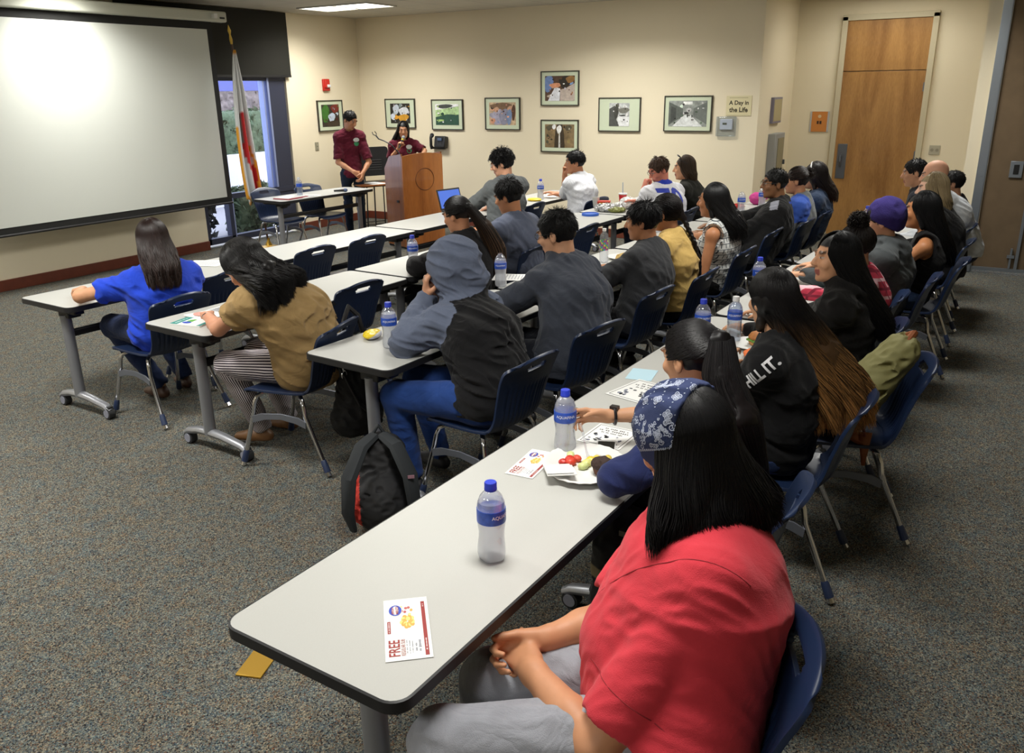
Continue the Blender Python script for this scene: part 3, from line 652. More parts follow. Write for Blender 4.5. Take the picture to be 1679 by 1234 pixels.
        if kind == 'bun' or kind == 'pony':
            n2 = h.get('n2', 400)
            if kind == 'bun':
                d = nrm_rows(rg.normal(size=(n2, 3))); t = np.linspace(0, 1, 7)[None, :, None]; P = K0+d[:, None]*(.035+.02*t)+.012*np.sin(t*8+rg.uniform(0, 6, (n2, 1, 3)))
            else:
                t = np.linspace(0, 1, 14); seg = np.array(pts); sl = np.linspace(0, 1, len(seg)); base = np.stack([np.interp(t, sl, seg[:, i]) for i in range(3)], -1)
                base[1:-1] = base[1:-1]*.5+.25*(base[:-2]+base[2:]); rsv = np.interp(t, sl, h.get('rs', [.03]*len(pts))); an = rg.uniform(0, 6.28, n2)
                P = base[None]+(rsv*1.04)[None, :, None]*(np.cos(an)[:, None, None]*ll*h.get('sc', 1.3)+np.sin(an)[:, None, None]*hf*[1, 1, 0])*(.8+.3*rg.random((n2, 1, 1)))
                P[:, -1, 2] -= rg.uniform(0, .05, n2)
            N_ = P.shape[1]; tt = np.linspace(0, 1, N_)[None, :, None]; tm = np.where(rg.random((n2, 1, 1)) < .5, 1, .1); cols = (c0+(c1-c0)*tt*tm)*(.6+.8*rg.random((n2, 1, 1)))
            merge(hb, strands('hair', P, np.tile(np.linspace(1, .35, N_)*h.get('r', .0024), (n2, 1)), cols, None), ctx['off'])
def nrm_rows(v): return v/(np.linalg.norm(v, axis=-1, keepdims=True)+1e-9)
def merge(o, me, off):
    """fold a second mesh into object o (both carry Col)"""
    me.transform(off); a = o.data
    def arr(m):
        V = np.zeros(len(m.vertices)*3, np.float32); m.vertices.foreach_get('co', V); C = np.zeros(len(m.vertices)*4, np.float32); m.attributes['Col'].data.foreach_get('color', C)
        I = np.zeros(len(m.loops), np.int32); m.loops.foreach_get('vertex_index', I); return V.reshape(-1, 3), C.reshape(-1, 4)[:, :3], I.reshape(-1, 4)
    V1, C1, F1 = arr(a); V2, C2, F2 = arr(me); me3 = mesh_np(a.name, np.concatenate([V1, V2]), np.concatenate([F1, F2+len(V1)]), np.concatenate([C1, C2]))
    me3.polygons.foreach_set('use_smooth', np.ones(len(me3.polygons), bool)); me3.materials.append(a.materials[0]); o.data = me3; bpy.data.meshes.remove(a); bpy.data.meshes.remove(me)
def glasses(ctx, c=(20, 20, 24)):
    HL, root = ctx['HL'], ctx['root']; mb = MB(); o = np.array(root.location)
    for sd in (1, -1):
        pts = [HL(sd*(.033+.024*math.cos(a)), .103, .005+.017*math.sin(a))-o for a in np.linspace(0, 2*math.pi, 17)]; mb.tube(pts, .0018, 6)
        mb.tube([HL(sd*.057, .1, .01)-o, HL(sd*.08, .06, .008)-o, HL(sd*.084, -.01, .0)-o], .0018, 6)
    mb.tube([HL(.01, .106, .01)-o, HL(-.01, .106, .01)-o], .0018, 6)
    return mb.build('glasses', mat('glasses_%d' % c[0], c, .3), root)
def on_body(obj, root_off, pts, normal_hint, lift=.002):
    """drop points onto the surface of obj along -normal_hint"""
    bm = BVHTree.FromPolygons([v.co[:] for v in obj.data.vertices], [tuple(p.vertices) for p in obj.data.polygons]); nh = Vector(nrm(normal_hint)); out = []
    for p in pts:
        p = Vector(np.array(p)-root_off); hit, no, i, d = bm.ray_cast(p+nh*.25, -nh, .6)
        out.append((hit+nh*lift) if hit is not None else p)
    return out

def seg_d(V, a, b):
    ba = b-a; t = np.clip(((V-a)@ba)/(ba@ba), 0, 1); return np.linalg.norm(V-a-t[:, None]*ba, axis=1)
def sleeve_mask(V, c, s0=.07, k=.55, r=.1):
    """vertices on the sleeves: near an arm bone and outside the slanting raglan seam"""
    m = np.zeros(len(V), bool); lat = (V-c['Nk'])@c['l']; dz = np.clip(c['Nk'][2]-V[:, 2], 0, 1)
    for nm, sg in (('L', 1), ('R', -1)):
        A = c['arms'][nm]; d = np.minimum(seg_d(V, A['S'], A['E']), seg_d(V, A['E'], A['W'])); m |= (d < r) & ((lat*sg > s0+k*dz*(dz < .2)+(.11)*(dz >= .2)) | (seg_d(V, A['E'], A['W']) < r*.8))
    return m
# ---------------------------------------------------------------- the room
def S_(name, mb, m, **k): return tag(mb.build(name, m, **k), kind='structure')
YS = 9.35                                  # screen wall
XP = 10.83                                 # wall with the pictures
S_('floor', MB().box((4.3, 3, -.05), (17.6, 13, .1)), carpet(), smooth=False)
S_('ceiling', MB().box((4.3, 3, HC+.05), (17.6, 13, .1)), tile_ceiling(), smooth=False)
WX0, WX1, WZ0, WZ1 = 7.53, 9.23, .05, 2.24
S_('wall_front', MB().box(((WX0-4.4)/2-.1, YS+.1, HC/2), (WX0+4.6, .2, HC)).box(((WX1+11.1)/2, YS+.1, HC/2), (11.1-WX1, .2, HC)).box(((WX0+WX1)/2, YS+.1, (WZ1+HC)/2), (WX1-WX0, .2, HC-WZ1)), M_wall, smooth=False)
S_('wall_right', MB().box((XP+.12, (2.98+9.5)/2, HC/2), (.24, 9.5-2.98, HC)).box((11.83, 3.08, HC/2), (1.52, .2, HC)), M_wall, smooth=False)
S_('wall_recess', MB().box((12.57, 1.6, HC/2), (.2, 3.2, HC)).box((11.6, .42, HC/2), (1.8, .14, HC)), M_wall, smooth=False)
S_('wall_pillar', MB().box((10.85, .56, HC/2), (.24, .13, HC)), M_wall, smooth=False)
S_('wall_left', MB().box((-4.5, 3, HC/2), (.2, 13, HC)), M_wall, smooth=False)
S_('wall_back', MB().box((4.3, -3.4, HC/2), (17.4, .2, HC)), M_wall, smooth=False)
S_('baseboard_front', MB().box(((WX0-4.4)/2-.1, YS-.01, .06), (WX0+4.6, .025, .12)).box(((WX1+XP)/2, YS-.01, .06), (XP-WX1, .025, .12)), M_base, bevel=.004)
S_('baseboard_right', MB().box((XP-.01, 6.16, .06), (.025, 6.35, .12)), M_base, bevel=.004)
S_('baseboard_recess', MB().box((11.6, 2.97, .06), (1.7, .02, .12)).box((12.46, 2.65, .06), (.02, .6, .12)).box((12.46, .9, .06), (.02, .7, .12)), M_base)
# window with the patio beyond it
M_wfr = mat('window_frame', (62, 66, 86), .4, metal=.4); M_wfl = mat('window_frame_light', (150, 162, 205), .4, metal=.3)
w = MB(); yy = YS+.06
w.box((WX0+.03, yy, (WZ0+WZ1)/2), (.06, .1, WZ1-WZ0)).box((WX1-.17, yy, (WZ0+WZ1)/2), (.3, .08, WZ1-WZ0)).box(((WX0+WX1)/2, yy, WZ1-.04), (WX1-WX0, .1, .08)).box(((WX0+WX1)/2, yy, WZ0+.04), (WX1-WX0, .1, .08)).box(((WX0+WX1)/2, yy, .66), (WX1-WX0, .1, .07))
w.box((7.98, yy, .36), (.06, .1, .6)).cm = 1
w.box((WX1-.35, yy-.01, 1.45), (.035, .1, 1.5)).box((WX1-.42, yy+.01, 1.45), (.02, .1, 1.5)).box((8.02, yy, .36), (.02, .11, .55))
wf = S_('window_1', w, [M_wfr, M_wfl], bevel=.003)
link('window_pane', (lambda m: m)(mesh_np('pane', [(WX0, yy+.02, WZ0), (WX1, yy+.02, WZ0), (WX1, yy+.02, WZ1), (WX0, yy+.02, WZ1)], [[0, 1, 2, 3]])), M_glass, wf, smooth=False)
bl = empty('roller_blind', ((6.6+9.29)/2, YS-.05, 0), 0, 'tall black fabric blind covering the top of the window in the corner by the flag', 'blind')
M_blind = mat('blind_fabric', (34, 33, 27), .95, bump=.2, bscale=600)
x0 = -1.345; MB().box((0, 0, (WZ1-.02+HC)/2-.0), (2.69, .012, HC-WZ1)).build('fabric', M_blind, bl)
MB().box((0, 0, WZ1-.02), (2.69, .022, .03)).build('hem_bar', M_blackmetal, bl)
# outside
S_('ground_outside', MB().box((11, 15, -.1), (26, 11, .1)), mat('patio_concrete', (150, 148, 150), .9), smooth=False)
tag(MB().box((14.0, 13.2, .38), (9, .2, 1.0)).build('garden_wall', mat('white_stucco', (228, 226, 232), .8, emit=0)), 'low white garden wall outside behind the flag window', 'wall')
M_leaf = mat('hedge_leaf', (84, 100, 72), .8, var=.3, vscale=30)
def hedge(name, c, d, label, seed, n=1500, col=None):
    r = np.random.default_rng(seed); Fh = Field(.06); Fh.add(BX(c, np.array(d)/2, None, .15), .05)
    o = link(name, Fh.mesh(name, None, folds(.08, 2.2, seed)), col or M_leaf, None)
    p = (r.random((n, 3))-.5)*d+c; q = np.abs((p-c)/np.array(d)*2); ax_ = q.argmax(1); p[np.arange(n), ax_] = np.array(c)[ax_]+np.sign((p-c)[np.arange(n), ax_])*np.array(d)[ax_]/2
    V = (p[:, None]+r.normal(0, .035, (n, 4, 3))).reshape(-1, 3); me = mesh_np('leaves', V, np.arange(4*n).reshape(-1, 4)); lo_ = link('leaves', me, col or M_leaf, o, smooth=False)
    return tag(o, label, 'hedge')
hedge('hedge', (12.6, 14.2, 1.15), (7, .8, 1.0), 'clipped green hedge above the white garden wall outside', 1)
hedge('tree', (15.5, 19.5, 2.6), (9, 1.5, 4.2), 'dark tree foliage at the back outside the window', 2, 2500, mat('tree_leaf', (130, 118, 112), .9, var=.4, vscale=9))
hedge('shrub', (9.3, 10.35, .3), (.9, .35, .62), 'small shrub right outside the window glass', 3, 700)
hedge('shrub', (7.9, 10.3, .35), (.9, .3, .74), 'dark shrub outside low behind the flag', 4, 700, mat('shrub_dark', (36, 40, 44), .8, var=.3, vscale=30))
cn = empty('patio_umbrella', (14.7, 15.6, 0), 0, 'blue patio umbrella on a white post outside the window', 'umbrella')
M_bluec = mat('blue_canopy', (108, 114, 176), .8); MB().tube([(0, 0, 0), (0, 0, 2.3)], .06, 10).build('pole', M_white, cn)
MB().lathe([(.02, 2.75), (1.3, 2.3), (1.3, 2.05), (1.27, 2.05), (1.26, 2.26), (.02, 2.7)], 8).build('canopy', M_bluec, cn)
bn = empty('garden_rail', (13.5, 13.6, 0), 5, 'white rail outside above the garden wall seen through the window', 'rail')
MB().box((0, 0, .98), (.9, .1, .08)).build('rail', M_white, bn); MB().box((-.4, 0, .47), (.06, .08, .95)).build('leg', M_white, bn); MB().box((.4, 0, .47), (.06, .08, .95)).build('leg', M_white, bn)
# door and its transom
D0, D1, XD = 1.32, 2.33, 12.46
dr = S_('door_1', MB().box((XD-.015, (D0+D1)/2, 1.075), (.045, D1-D0, 2.15)).box((XD-.015, (D0+D1)/2, 2.47), (.04, D1-D0, .62)), M_wood_door, bevel=.003)
M_trim = mat('door_trim', (196, 186, 158), .6)
S_('trim_1', MB().box((XD-.02, D0-.035, 1.4), (.07, .07, 2.86)).box((XD-.02, D1+.035, 1.4), (.07, .07, 2.86)).box((XD-.02, (D0+D1)/2, 2.815), (.07, D1-D0+.14, .07)), M_trim, bevel=.004)
M_nick = mat('brushed_nickel', (120, 124, 132), .4, metal=.8)
MB().box((XD-.045, D1-.1, 1.0), (.012, .12, .46)).build('latch_plate', M_nick, dr, bevel=.003)
MB().tube([(XD-.05, D1-.09, 1.08), (XD-.09, D1-.09, 1.07), (XD-.1, D1-.09, 1.0), (XD-.06, D1-.09, .93)], .012, 8).tube([(XD-.05, D1-.09, 1.08), (XD-.07, D1-.09, 1.08)], .025, 12).build('door_handle', M_nick, dr)
for z in (.25, 1.1, 1.95): MB().box((XD-.045, D0+.0, z), (.015, .03, .11)).build('hinge', M_nick, dr)
# folding partition
pt = empty('folding_partition', (10.52, -1.4, 0), 0, 'brown fabric folding partition wall with grey metal channels at the right', 'partition')
M_fab = mat('partition_fabric', (110, 92, 70), .95, bump=.3, bscale=500, var=.1, vscale=6)
ys = [.40, -.03, -1.15, -2.25, -3.3]
for a, b_ in zip(ys[:-1], ys[1:]):
    MB().box((.02, (a+b_)/2+1.4, HC/2+.02), (.06, a-b_-.02, HC-.06)).build('panel', M_fab, pt)
    MB().box((-.0, b_+1.4, HC/2+.02), (.07, .03, HC-.05)).box((.0, (a+b_)/2+1.4, .05), (.075, a-b_, .035)).build('panel_frame', M_alu, pt)
MB().box((.0, .44+1.4, HC/2), (.1, .09, HC-.01)).box((-.03, .398+1.4, HC/2), (.04, .012, HC-.01)).build('channel', M_alu, pt, bevel=.003)
MB().box((-.02, .12+1.4, 1.12), (.015, .12, .17)).box((-.03, .12+1.4, 1.12), (.006, .05, .1), m=1).build('latch', [M_alu, M_blackpl], pt, bevel=.002)
MB().box((-.03, .03+1.4, .18), (.02, .02, .22)).box((-.03, .03+1.4, .2), (.03, .07, .03)).build('bolt', M_alu, pt)
for z in (.6, 1.05, 1.5, 2.0, 2.5): MB().tube([(-.055, .44+1.4, z), (-.045, .44+1.4, z)], .008, 8).build('screw', M_alu, pt)
# ceiling lights
def troffer(x, y, label):
    t = empty('ceiling_light', (x, y, HC), 0, label, 'ceiling light', 'recessed fluorescent ceiling lights')
    M_l = mat('lamp_diffuser', (255, 252, 240), .5, emit=5)
    MB().box((0, .305, -.006), (.57, .57, .006)).build('diffuser', M_l, t); MB().box((0, -.305, -.006), (.57, .57, .006)).build('diffuser', M_l, t)
    f = MB()
    for yc in (.305, -.305):
        for s in (-1, 1): f.box((s*.295, yc, -.008), (.025, .61, .016)).box((0, yc+s*.295, -.008), (.61, .025, .016))
    f.build('frame', mat('fixture_frame', (186, 184, 176), .5), t)
for (x, y) in LIGHTS:  # the fixture in the door recess is an addition that goes with its lamp
    lab = 'bright recessed square panel ceiling light pair near the far corner above the speakers' if (x, y) == (9.25, 8.13) else 'unseen ceiling light pair, over the seating or added to brighten the door recess'
    t = troffer(x, y, lab)
cv = empty('ceiling_vent', (8.85, 6.95, HC), 0, 'dark slotted air vent in the ceiling beside the light panels', 'vent')
MB().box((0, 0, -.006), (.3, .12, .01)).build('grille', mat('vent_grey', (128, 124, 112), .7), cv)

# ---------------------------------------------------------------- wall things
def wall_box(face, c, w, h, d=.03):
    """frame on wall 'R' (plane X=XP, faces -X) or 'F' (plane Y=YS, faces -Y) or 'D' (recess, X=12.47) or 'S' (side of the recess, faces -Y)"""
    X0 = {'R': XP, 'D': 12.47}.get(face)
    if face in 'RD': return (lambda u, v, t=0: (-t, -u, v)), (X0, c[0], c[1])
    y0 = YS if face == 'F' else 2.98
    return (lambda u, v, t=0: (u, -t, v)), (c[0], y0, c[1])
def slab(mb, T, u0, u1, v0, v1, t0, t1, m=0):
    P = [T(u, v, t) for t in (t0, t1) for (u, v) in ((u0, v0), (u1, v0), (u1, v1), (u0, v1))]
    mb.add(P, [(3, 2, 1, 0), (4, 5, 6, 7), (0, 1, 5, 4), (1, 2, 6, 5), (2, 3, 7, 6), (3, 0, 4, 7)], m)
def pmat(c): return mat('print_%d_%d_%d' % c, c, .5)
def picture(face, c, w, h, shapes, label, bg, pw=.62, ph=.62, group='framed photographs on the wall'):
    T, loc = wall_box(face, c, w, h); r = empty('framed_picture', loc, 0, label, 'picture', group)
    f = MB(); b = .012
    for (u0, u1, v0, v1) in ((-w/2, w/2, h/2-b, h/2), (-w/2, w/2, -h/2, -h/2+b), (-w/2, -w/2+b, -h/2+b, h/2-b), (w/2-b, w/2, -h/2+b, h/2-b)): slab(f, T, u0, u1, v0, v1, 0, .03)
    f.build('frame', M_frame, r, smooth=False)
    q = MB(); slab(q, T, -w/2+b, w/2-b, -h/2+b, h/2-b, .002, .018); q.build('mount', M_mat, r, smooth=False)
    q = MB(); W_, H_ = w*pw, h*ph; slab(q, T, -W_/2, W_/2, -H_/2, H_/2, .018, .0195, 0); ms = [mat('photo_ground_%d_%d_%d' % bg, bg, .35, var=.35, vscale=18)]
    rp = np.random.default_rng(int(abs(c[0]*77+c[1]*31))); pal = [s_[0] for s_ in shapes]+[bg]
    extra = []
    for k in range(26):
        cc_ = pal[rp.integers(len(pal))]; f_ = rp.uniform(.6, 1.25); cc_ = tuple(int(min(250, v*f_)//16*16) for v in cc_); extra.append((cc_, blob(rp.uniform(.08, .92), rp.uniform(.08, .92), rp.uniform(.03, .09), rp.uniform(.03, .11), 8, k)))
    shapes = extra[:13]+list(shapes)+[(a_, [(x*.5+cx*.5, y*.5+cy*.5) for x, y in p_]) for a_, p_ in extra[13:] for cx, cy in [p_[0]]]
    for k, (cc_, poly) in enumerate(shapes):
        ms.append(mat('photo_%d_%d_%d' % cc_, cc_, .35, var=.2, vscale=25)); z = .0198+.00015*k
        q.add([T((x-.5)*W_, (y-.5)*H_, z) for x, y in poly], [tuple(range(len(poly)))], k+1)
    q.build('photograph', ms, r, smooth=False); return r
def blob(cx, cy, rx, ry, n=14, s=0):
    return [(min(max(cx+rx*math.cos(t)*(1+.15*math.sin(3*t+s)), 0), 1), min(max(cy+ry*math.sin(t)*(1+.15*math.sin(2*t+s)), 0), 1)) for t in [2*math.pi*i/n for i in range(n)]]
def yz(x, y): p = at(x, y, X=XP); return p[1], p[2]
def pr(x0, y0, x1, y1):
    a = at(x0, y0, X=XP); b = at(x1, y1, X=XP); return ((a[1]+b[1])/2, (a[2]+b[2])/2), abs(a[1]-b[1]), abs(a[2]-b[2])
picture('F', (10.08, 1.655), .55, .45, [((58, 110, 40), blob(.2, .6, .22, .4)), ((120, 40, 30), blob(.78, .82, .25, .2)), ((190, 205, 225), blob(.55, .42, .2, .2)), ((60, 48, 36), blob(.6, .12, .4, .15))],
        'dark framed colour photo with green and red, behind the standing man', (52, 46, 40), .7, .72)
sp = [((632, 162, 683, 210), (40, 38, 34), [((190, 200, 214), blob(.3, .7, .16, .25)), ((214, 218, 226), blob(.68, .6, .24, .22)), ((206, 150, 44), blob(.66, .28, .28, .18)), ((222, 160, 50), blob(.3, .3, .12, .1)), ((206, 214, 230), blob(.12, .35, .12, .15))], 'framed photo of white shapes and yellow flowers, above the woman at the podium', .66, .68),
      ((708, 163, 761, 213), (176, 206, 146), [((240, 240, 240), [(0, .72), (1, .9), (1, 1), (0, 1)]), ((60, 62, 52), blob(.4, .9, .34, .1)), ((34, 74, 48), [(0, 0), (1, 0), (1, .5), (.5, .52), (0, .38)]), ((170, 205, 120), blob(.2, .22, .16, .05))], 'framed photo of a sunny green lawn with tree shade, above the wall telephone', .74, .68),
      ((796, 160, 854, 213), (196, 170, 138), [((120, 92, 66), blob(.45, .82, .4, .16)), ((170, 166, 186), blob(.35, .35, .26, .35)), ((140, 140, 160), blob(.58, .35, .2, .36)), ((206, 160, 130), blob(.28, .68, .09, .12)), ((206, 160, 130), blob(.8, .72, .1, .13)), ((92, 60, 42), blob(.92, .55, .07, .35)), ((120, 140, 176), blob(.76, .35, .1, .35)), ((206, 150, 120), blob(.14, .18, .1, .12))], 'framed photo of several people in pale shirts, left of the stacked pair', .76, .7),
      ((888, 117, 950, 173), (84, 60, 44), [((112, 138, 190), blob(.12, .7, .16, .35)), ((226, 228, 236), [(.1, 0), (.5, 0), (.52, .5), (.34, .55)]), ((216, 150, 112), blob(.35, .62, .2, .1)), ((190, 176, 166), [(.52, 0), (1, 0), (1, .7), (.7, .5), (.52, .45)]), ((40, 34, 26), blob(.68, .75, .2, .24)), ((150, 110, 60), blob(.86, .85, .15, .14))], 'upper framed photo of the stacked pair, a hand over white paper', .78, .72),
      ((888, 196, 949, 250), (132, 112, 80), [((62, 52, 38), [(.32, 0), (.36, .7), (.42, 1), (.6, 1), (.66, .6), (.68, 0)]), ((236, 236, 234), blob(.49, .78, .085, .18)), ((214, 212, 206), [(.47, 0), (.53, 0), (.52, .65), (.48, .65)]), ((90, 84, 66), blob(.15, .85, .1, .12)), ((90, 84, 66), blob(.8, .85, .12, .12))], 'lower framed photo of the stacked pair, a bright arch in a brown passage', .78, .72),
      ((983, 160, 1050, 216), (196, 200, 200), [((84, 86, 84), [(0, 0), (.5, 0), (.28, .5), (.3, .9), (0, .75)]), ((70, 70, 66), blob(.35, .6, .12, .3)), ((120, 120, 112), blob(.72, .68, .28, .12)), ((226, 228, 230), [(.5, 0), (1, 0), (1, .4), (.45, .45)]), ((48, 48, 46), blob(.65, .46, .16, .03))], 'framed grey photo of a car in a narrow picture with a wide mount', .48, .68),
      ((1091, 157, 1166, 216), (150, 156, 152), [((96, 102, 98), [(0, .05), (.38, .4), (.38, .7), (0, .95)]), ((112, 118, 114), [(1, .1), (.65, .4), (.65, .7), (1, .95)]), ((222, 226, 226), [(.1, 0), (.9, 0), (.58, .45), (.42, .45)]), ((240, 242, 240), [(.38, .85), (.62, .85), (.62, .97), (.38, .97)]), ((72, 76, 74), [(.06, .15), (.2, .3), (.2, .7), (.06, .8)]), ((60, 62, 60), blob(.5, .42, .02, .07)), ((60, 62, 60), blob(.62, .4, .015, .06))], 'widest framed grey photo of a long hallway, left of the small lettered sign', .8, .72)]
for px, bg, sh, lab, pw, ph in sp:
    c, w_, h_ = pr(*px); picture('R', c, w_, h_, sh, lab, bg, pw, ph)
# lettered sign
c, w_, h_ = pr(1192, 157, 1231, 190); T, loc = wall_box('R', c, w_, h_); sg = empty('wall_sign', loc, 0, 'cream placard lettered A Day in the Life beside the hallway photo', 'sign')
q = MB(); slab(q, T, -w_/2, w_/2, -h_/2, h_/2, 0, .008); q.build('board', mat('sign_cream', (222, 212, 172), .7), sg, smooth=False)
q = MB(); text_on(q, 'A Day in', lambda x, y: T(x, y+.03, .0085), w=w_*.78, bold=.03); text_on(q, 'the Life', lambda x, y: T(x, y-.045, .0085), w=w_*.74, bold=.03)
for k in range(16): slab(q, T, -w_*.37+k*w_*.046, -w_*.37+k*w_*.046+.008, h_*.38, h_*.42, .008, .0085, 1); slab(q, T, -w_*.37+k*w_*.046, -w_*.37+k*w_*.046+.007, -h_*.34, -h_*.31, .008, .0085, 1)
slab(q, T, -w_*.45, w_*.45, -h_*.47, -h_*.455, .008, .0085, 1); q.build('lettering', [mat('sign_ink', (58, 52, 36), .7), mat('sign_ink_faint', (160, 150, 112), .7)], sg, smooth=False)
c, w_, h_ = pr(1181, 192, 1202, 217); T, loc = wall_box('R', (c[0], c[1]), w_, h_); th_ = empty('thermostat', loc, 0, 'white thermostat in a clear cover below the lettered sign', 'thermostat')
q = MB(); slab(q, T, -.08, .08, -.06, .07, 0, .03); q.build('case', mat('white_plastic', (216, 220, 230), .4), th_, bevel=.006)
q = MB(); slab(q, T, -.045, .01, .0, .025, .03, .031); q.build('display', mat('lcd', (70, 80, 62), .3), th_, smooth=False)
q = MB(); slab(q, T, -.125, .125, -.14, .1, 0, .05); q.build('cover', glassy('clear_cover', diff=.06, gloss=.04), th_, bevel=.01)
# fire alarm, switch
fa = empty('fire_alarm', (10.03, YS, 2.1), 0, 'red fire alarm strobe high on the cream wall', 'alarm')
MB().box((0, -.02, 0), (.135, .04, .17)).box((.0, -.035, .01), (.1, .05, .11)).build('housing', mat('alarm_red', (196, 42, 30), .45), fa, bevel=.01)
q = MB(); q.box((.02, -.062, -.015), (.07, .02, .04)); q.build('strobe', mat('strobe_lens', (226, 226, 226), .2), fa, bevel=.006)
sw = empty('light_switch', (9.74, YS, 1.22), 0, 'grey switch plate on the wall left of the standing man', 'switch'); MB().box((0, -.005, 0), (.075, .01, .12)).build('plate', mat('switch_grey', (146, 142, 122), .5), sw, bevel=.003); MB().box((0, -.014, .02), (.012, .012, .025)).box((0, -.014, -.025), (.012, .012, .025)).build('toggle', mat('switch_beige', (176, 170, 150), .5), sw)
# telephone
tp = empty('wall_telephone', (XP, 7.83, 1.25), 0, 'black telephone on the wall right of the podium', 'telephone')
q = MB(); q.box((-.05, -.06, 0), (.09, .2, .17), np.array([[math.cos(.2), 0, math.sin(.2)], [0, 1, 0], [-math.sin(.2), 0, math.cos(.2)]])).box((-.03, 0, -.09), (.06, .22, .03)); q.build('base', M_blackpl, tp, bevel=.012)
MB().tube([(-.09, .085, .09), (-.115, .085, .06), (-.115, .085, -.05), (-.09, .085, -.09)], [.03, .022, .022, .03], 12).tube([(-.09, .085, .1), (-.07, .085, .1)], .032, 12).build('handset', M_blackpl, tp)
MB().box((-.105, -.07, .045), (.006, .08, .04)).build('display', mat('phone_screen', (60, 74, 96), .2), tp)
q = MB(); [q.box((-.1, -.035-.028*i, -.0-.024*j), (.01, .018, .012)) for i in range(3) for j in range(3)]; q.build('keypad', mat('phone_keys', (64, 64, 66), .4), tp)
q = MB(); q.tube([(-.03, .09, -.1), (-.02, .1, -.3), (-.01, .06, -.7), (-.01, .05, -1.1)], .004, 6); q.build('cord', mat('phone_cord', (170, 160, 136), .6), tp)
# recess: notice, socket, frames
nt = empty('notice', (12.47, 2.58, 1.515), 0, 'orange notice in a clear holder on the wall left of the wooden door', 'notice')
q = MB(); q.box((-.006, 0, 0), (.01, .25, .27)); q.box((-.012, 0, 0), (.003, .205, .265), m=1); q.tube([(-.014, 0, .07), (-.0155, 0, .07)], .022, 20, m=2); q.box((-.0145, .018, -.01), (.002, .026, .04), m=3).box((-.0145, -.018, -.01), (.002, .026, .04), m=3)
q.build('holder', [mat('holder_grey', (190, 190, 190), .3), mat('notice_orange', (206, 132, 62), .6), mat('notice_disc', (216, 190, 150), .6), mat('notice_ink', (60, 44, 34), .7)], nt, smooth=False)
so = empty('wall_socket', (12.47, 1.1, 1.17), 0, 'grey double switch plate right of the wooden door', 'socket'); MB().box((-.005, 0, 0), (.01, .13, .12)).build('plate', mat('socket_grey', (178, 172, 152), .5), so, bevel=.003)
q = MB(); q.tube([(-.01, .03, 0), (-.014, .03, 0)], .02, 12).tube([(-.01, -.03, 0), (-.014, -.03, 0)], .02, 12); q.build('knob', mat('socket_knob', (150, 144, 126), .5), so)
fr = empty('framed_notice', (11.6, 2.98, 1.69), 0, 'narrow framed sheet on the side wall of the door recess', 'picture')
q = MB(); q.box((0, -.02, 0), (.42, .04, .32)); q.box((.0, -.042, 0), (.37, .004, .27), m=1); q.build('frame', [mat('frame_lilac', (126, 122, 140), .4), mat('sheet_beige', (176, 164, 126), .7)], fr, smooth=False)
fe = empty('extinguisher_cabinet', (11.62, 2.98, 1.12), 0, 'grey metal cabinet on the side wall of the door recess', 'cabinet')
MB().box((0, -.05, -.03), (.46, .1, .62)).build('body', mat('cabinet_grey', (158, 160, 160), .5, metal=.2), fe, bevel=.006); q = MB(); q.box((.04, -.103, -.03), (.3, .008, .5)); q.build('door', mat('cabinet_door', (140, 132, 104), .5), fe); MB().box((.21, -.115, -.1), (.02, .03, .06)).build('handle', M_nick, fe)
ob = empty('floor_outlet', (*at(430, 1079, z=0)[:2], 0), 20, 'brass floor outlet cover half hidden under the nearest table corner', 'outlet')
MB().box((0, 0, .004), (.22, .1, .008)).build('cover', M_brass, ob, bevel=.002)
# ---------------------------------------------------------------- screen and flag
ps = empty('projection_screen', (5.95, 8.95, 0), 0, 'large white pull down projection screen with black border on the left wall', 'screen')
sx0, sx1, sz0, sz1 = -1.75, 1.64, .72, 2.75
MB().box(((sx0+sx1)/2, 0, (sz0+sz1)/2), (sx1-sx0, .004, sz1-sz0)).build('fabric', mat('screen_white', (208, 211, 205), .75, spec=.2), ps, smooth=False)
q = MB(); q.box(((sx0+sx1)/2, .003, (2.84+sz0-.09)/2), (sx1-sx0+.16, .004, 2.84-sz0+.09)); q.build('border', mat('screen_black', (22, 22, 21), .8), ps, smooth=False)
q = MB(); q.tube([(sx0-.08, 0, sz0-.08), (sx1+.08, 0, sz0-.08)], .014, 10); q.build('weight_bar', M_blackmetal, ps)
q = MB(); q.box((0.0, -.01, 2.9), (3.84, .12, .125)); q.build('case', mat('screen_case', (196, 198, 186), .5), ps, bevel=.02)
MB().box((1.84, -.075, 2.885), (.07, .006, .02)).build('case_slot', M_blackpl, ps)
q = MB(); [q.box((x, .1, 2.9), (.05, .45, .05)) for x in (-1.7, 1.7)]; q.build('bracket', M_white, ps)
fg = empty('flag', (8.0, 8.72, 0), 0, 'white and red flag with gold fringe on a leaning brown pole by the window', 'flag')
tip = np.array([-.25, .02, 2.80]); bs = np.array([.0, 0, .03])
def onp(t): return bs+(tip-bs)*t
q = MB(); q.tube([onp(0), onp(.93)], .013, 10); q.build('pole', mat('pole_wood', (70, 44, 30), .4), fg)
M_gold = mat('gold', (206, 170, 70), .35, metal=.4); MB().tube([onp(.5), onp(.545)], .017, 10).build('pole_joint', M_gold, fg); MB().tube([onp(.6), onp(.615)], .02, 10).build('pole_ring', M_gold, fg)
q = MB(); q.tube([onp(.92), onp(.94), onp(.96), onp(.975), onp(1)], [.014, .02, .01, .022, .002], 10); q.build('finial', M_gold, fg)
q = MB(); q.lathe([(.14, 0), (.14, .02), (.05, .04), (.02, .1), (.02, .14)], 20); q.build('base', M_brass, fg)
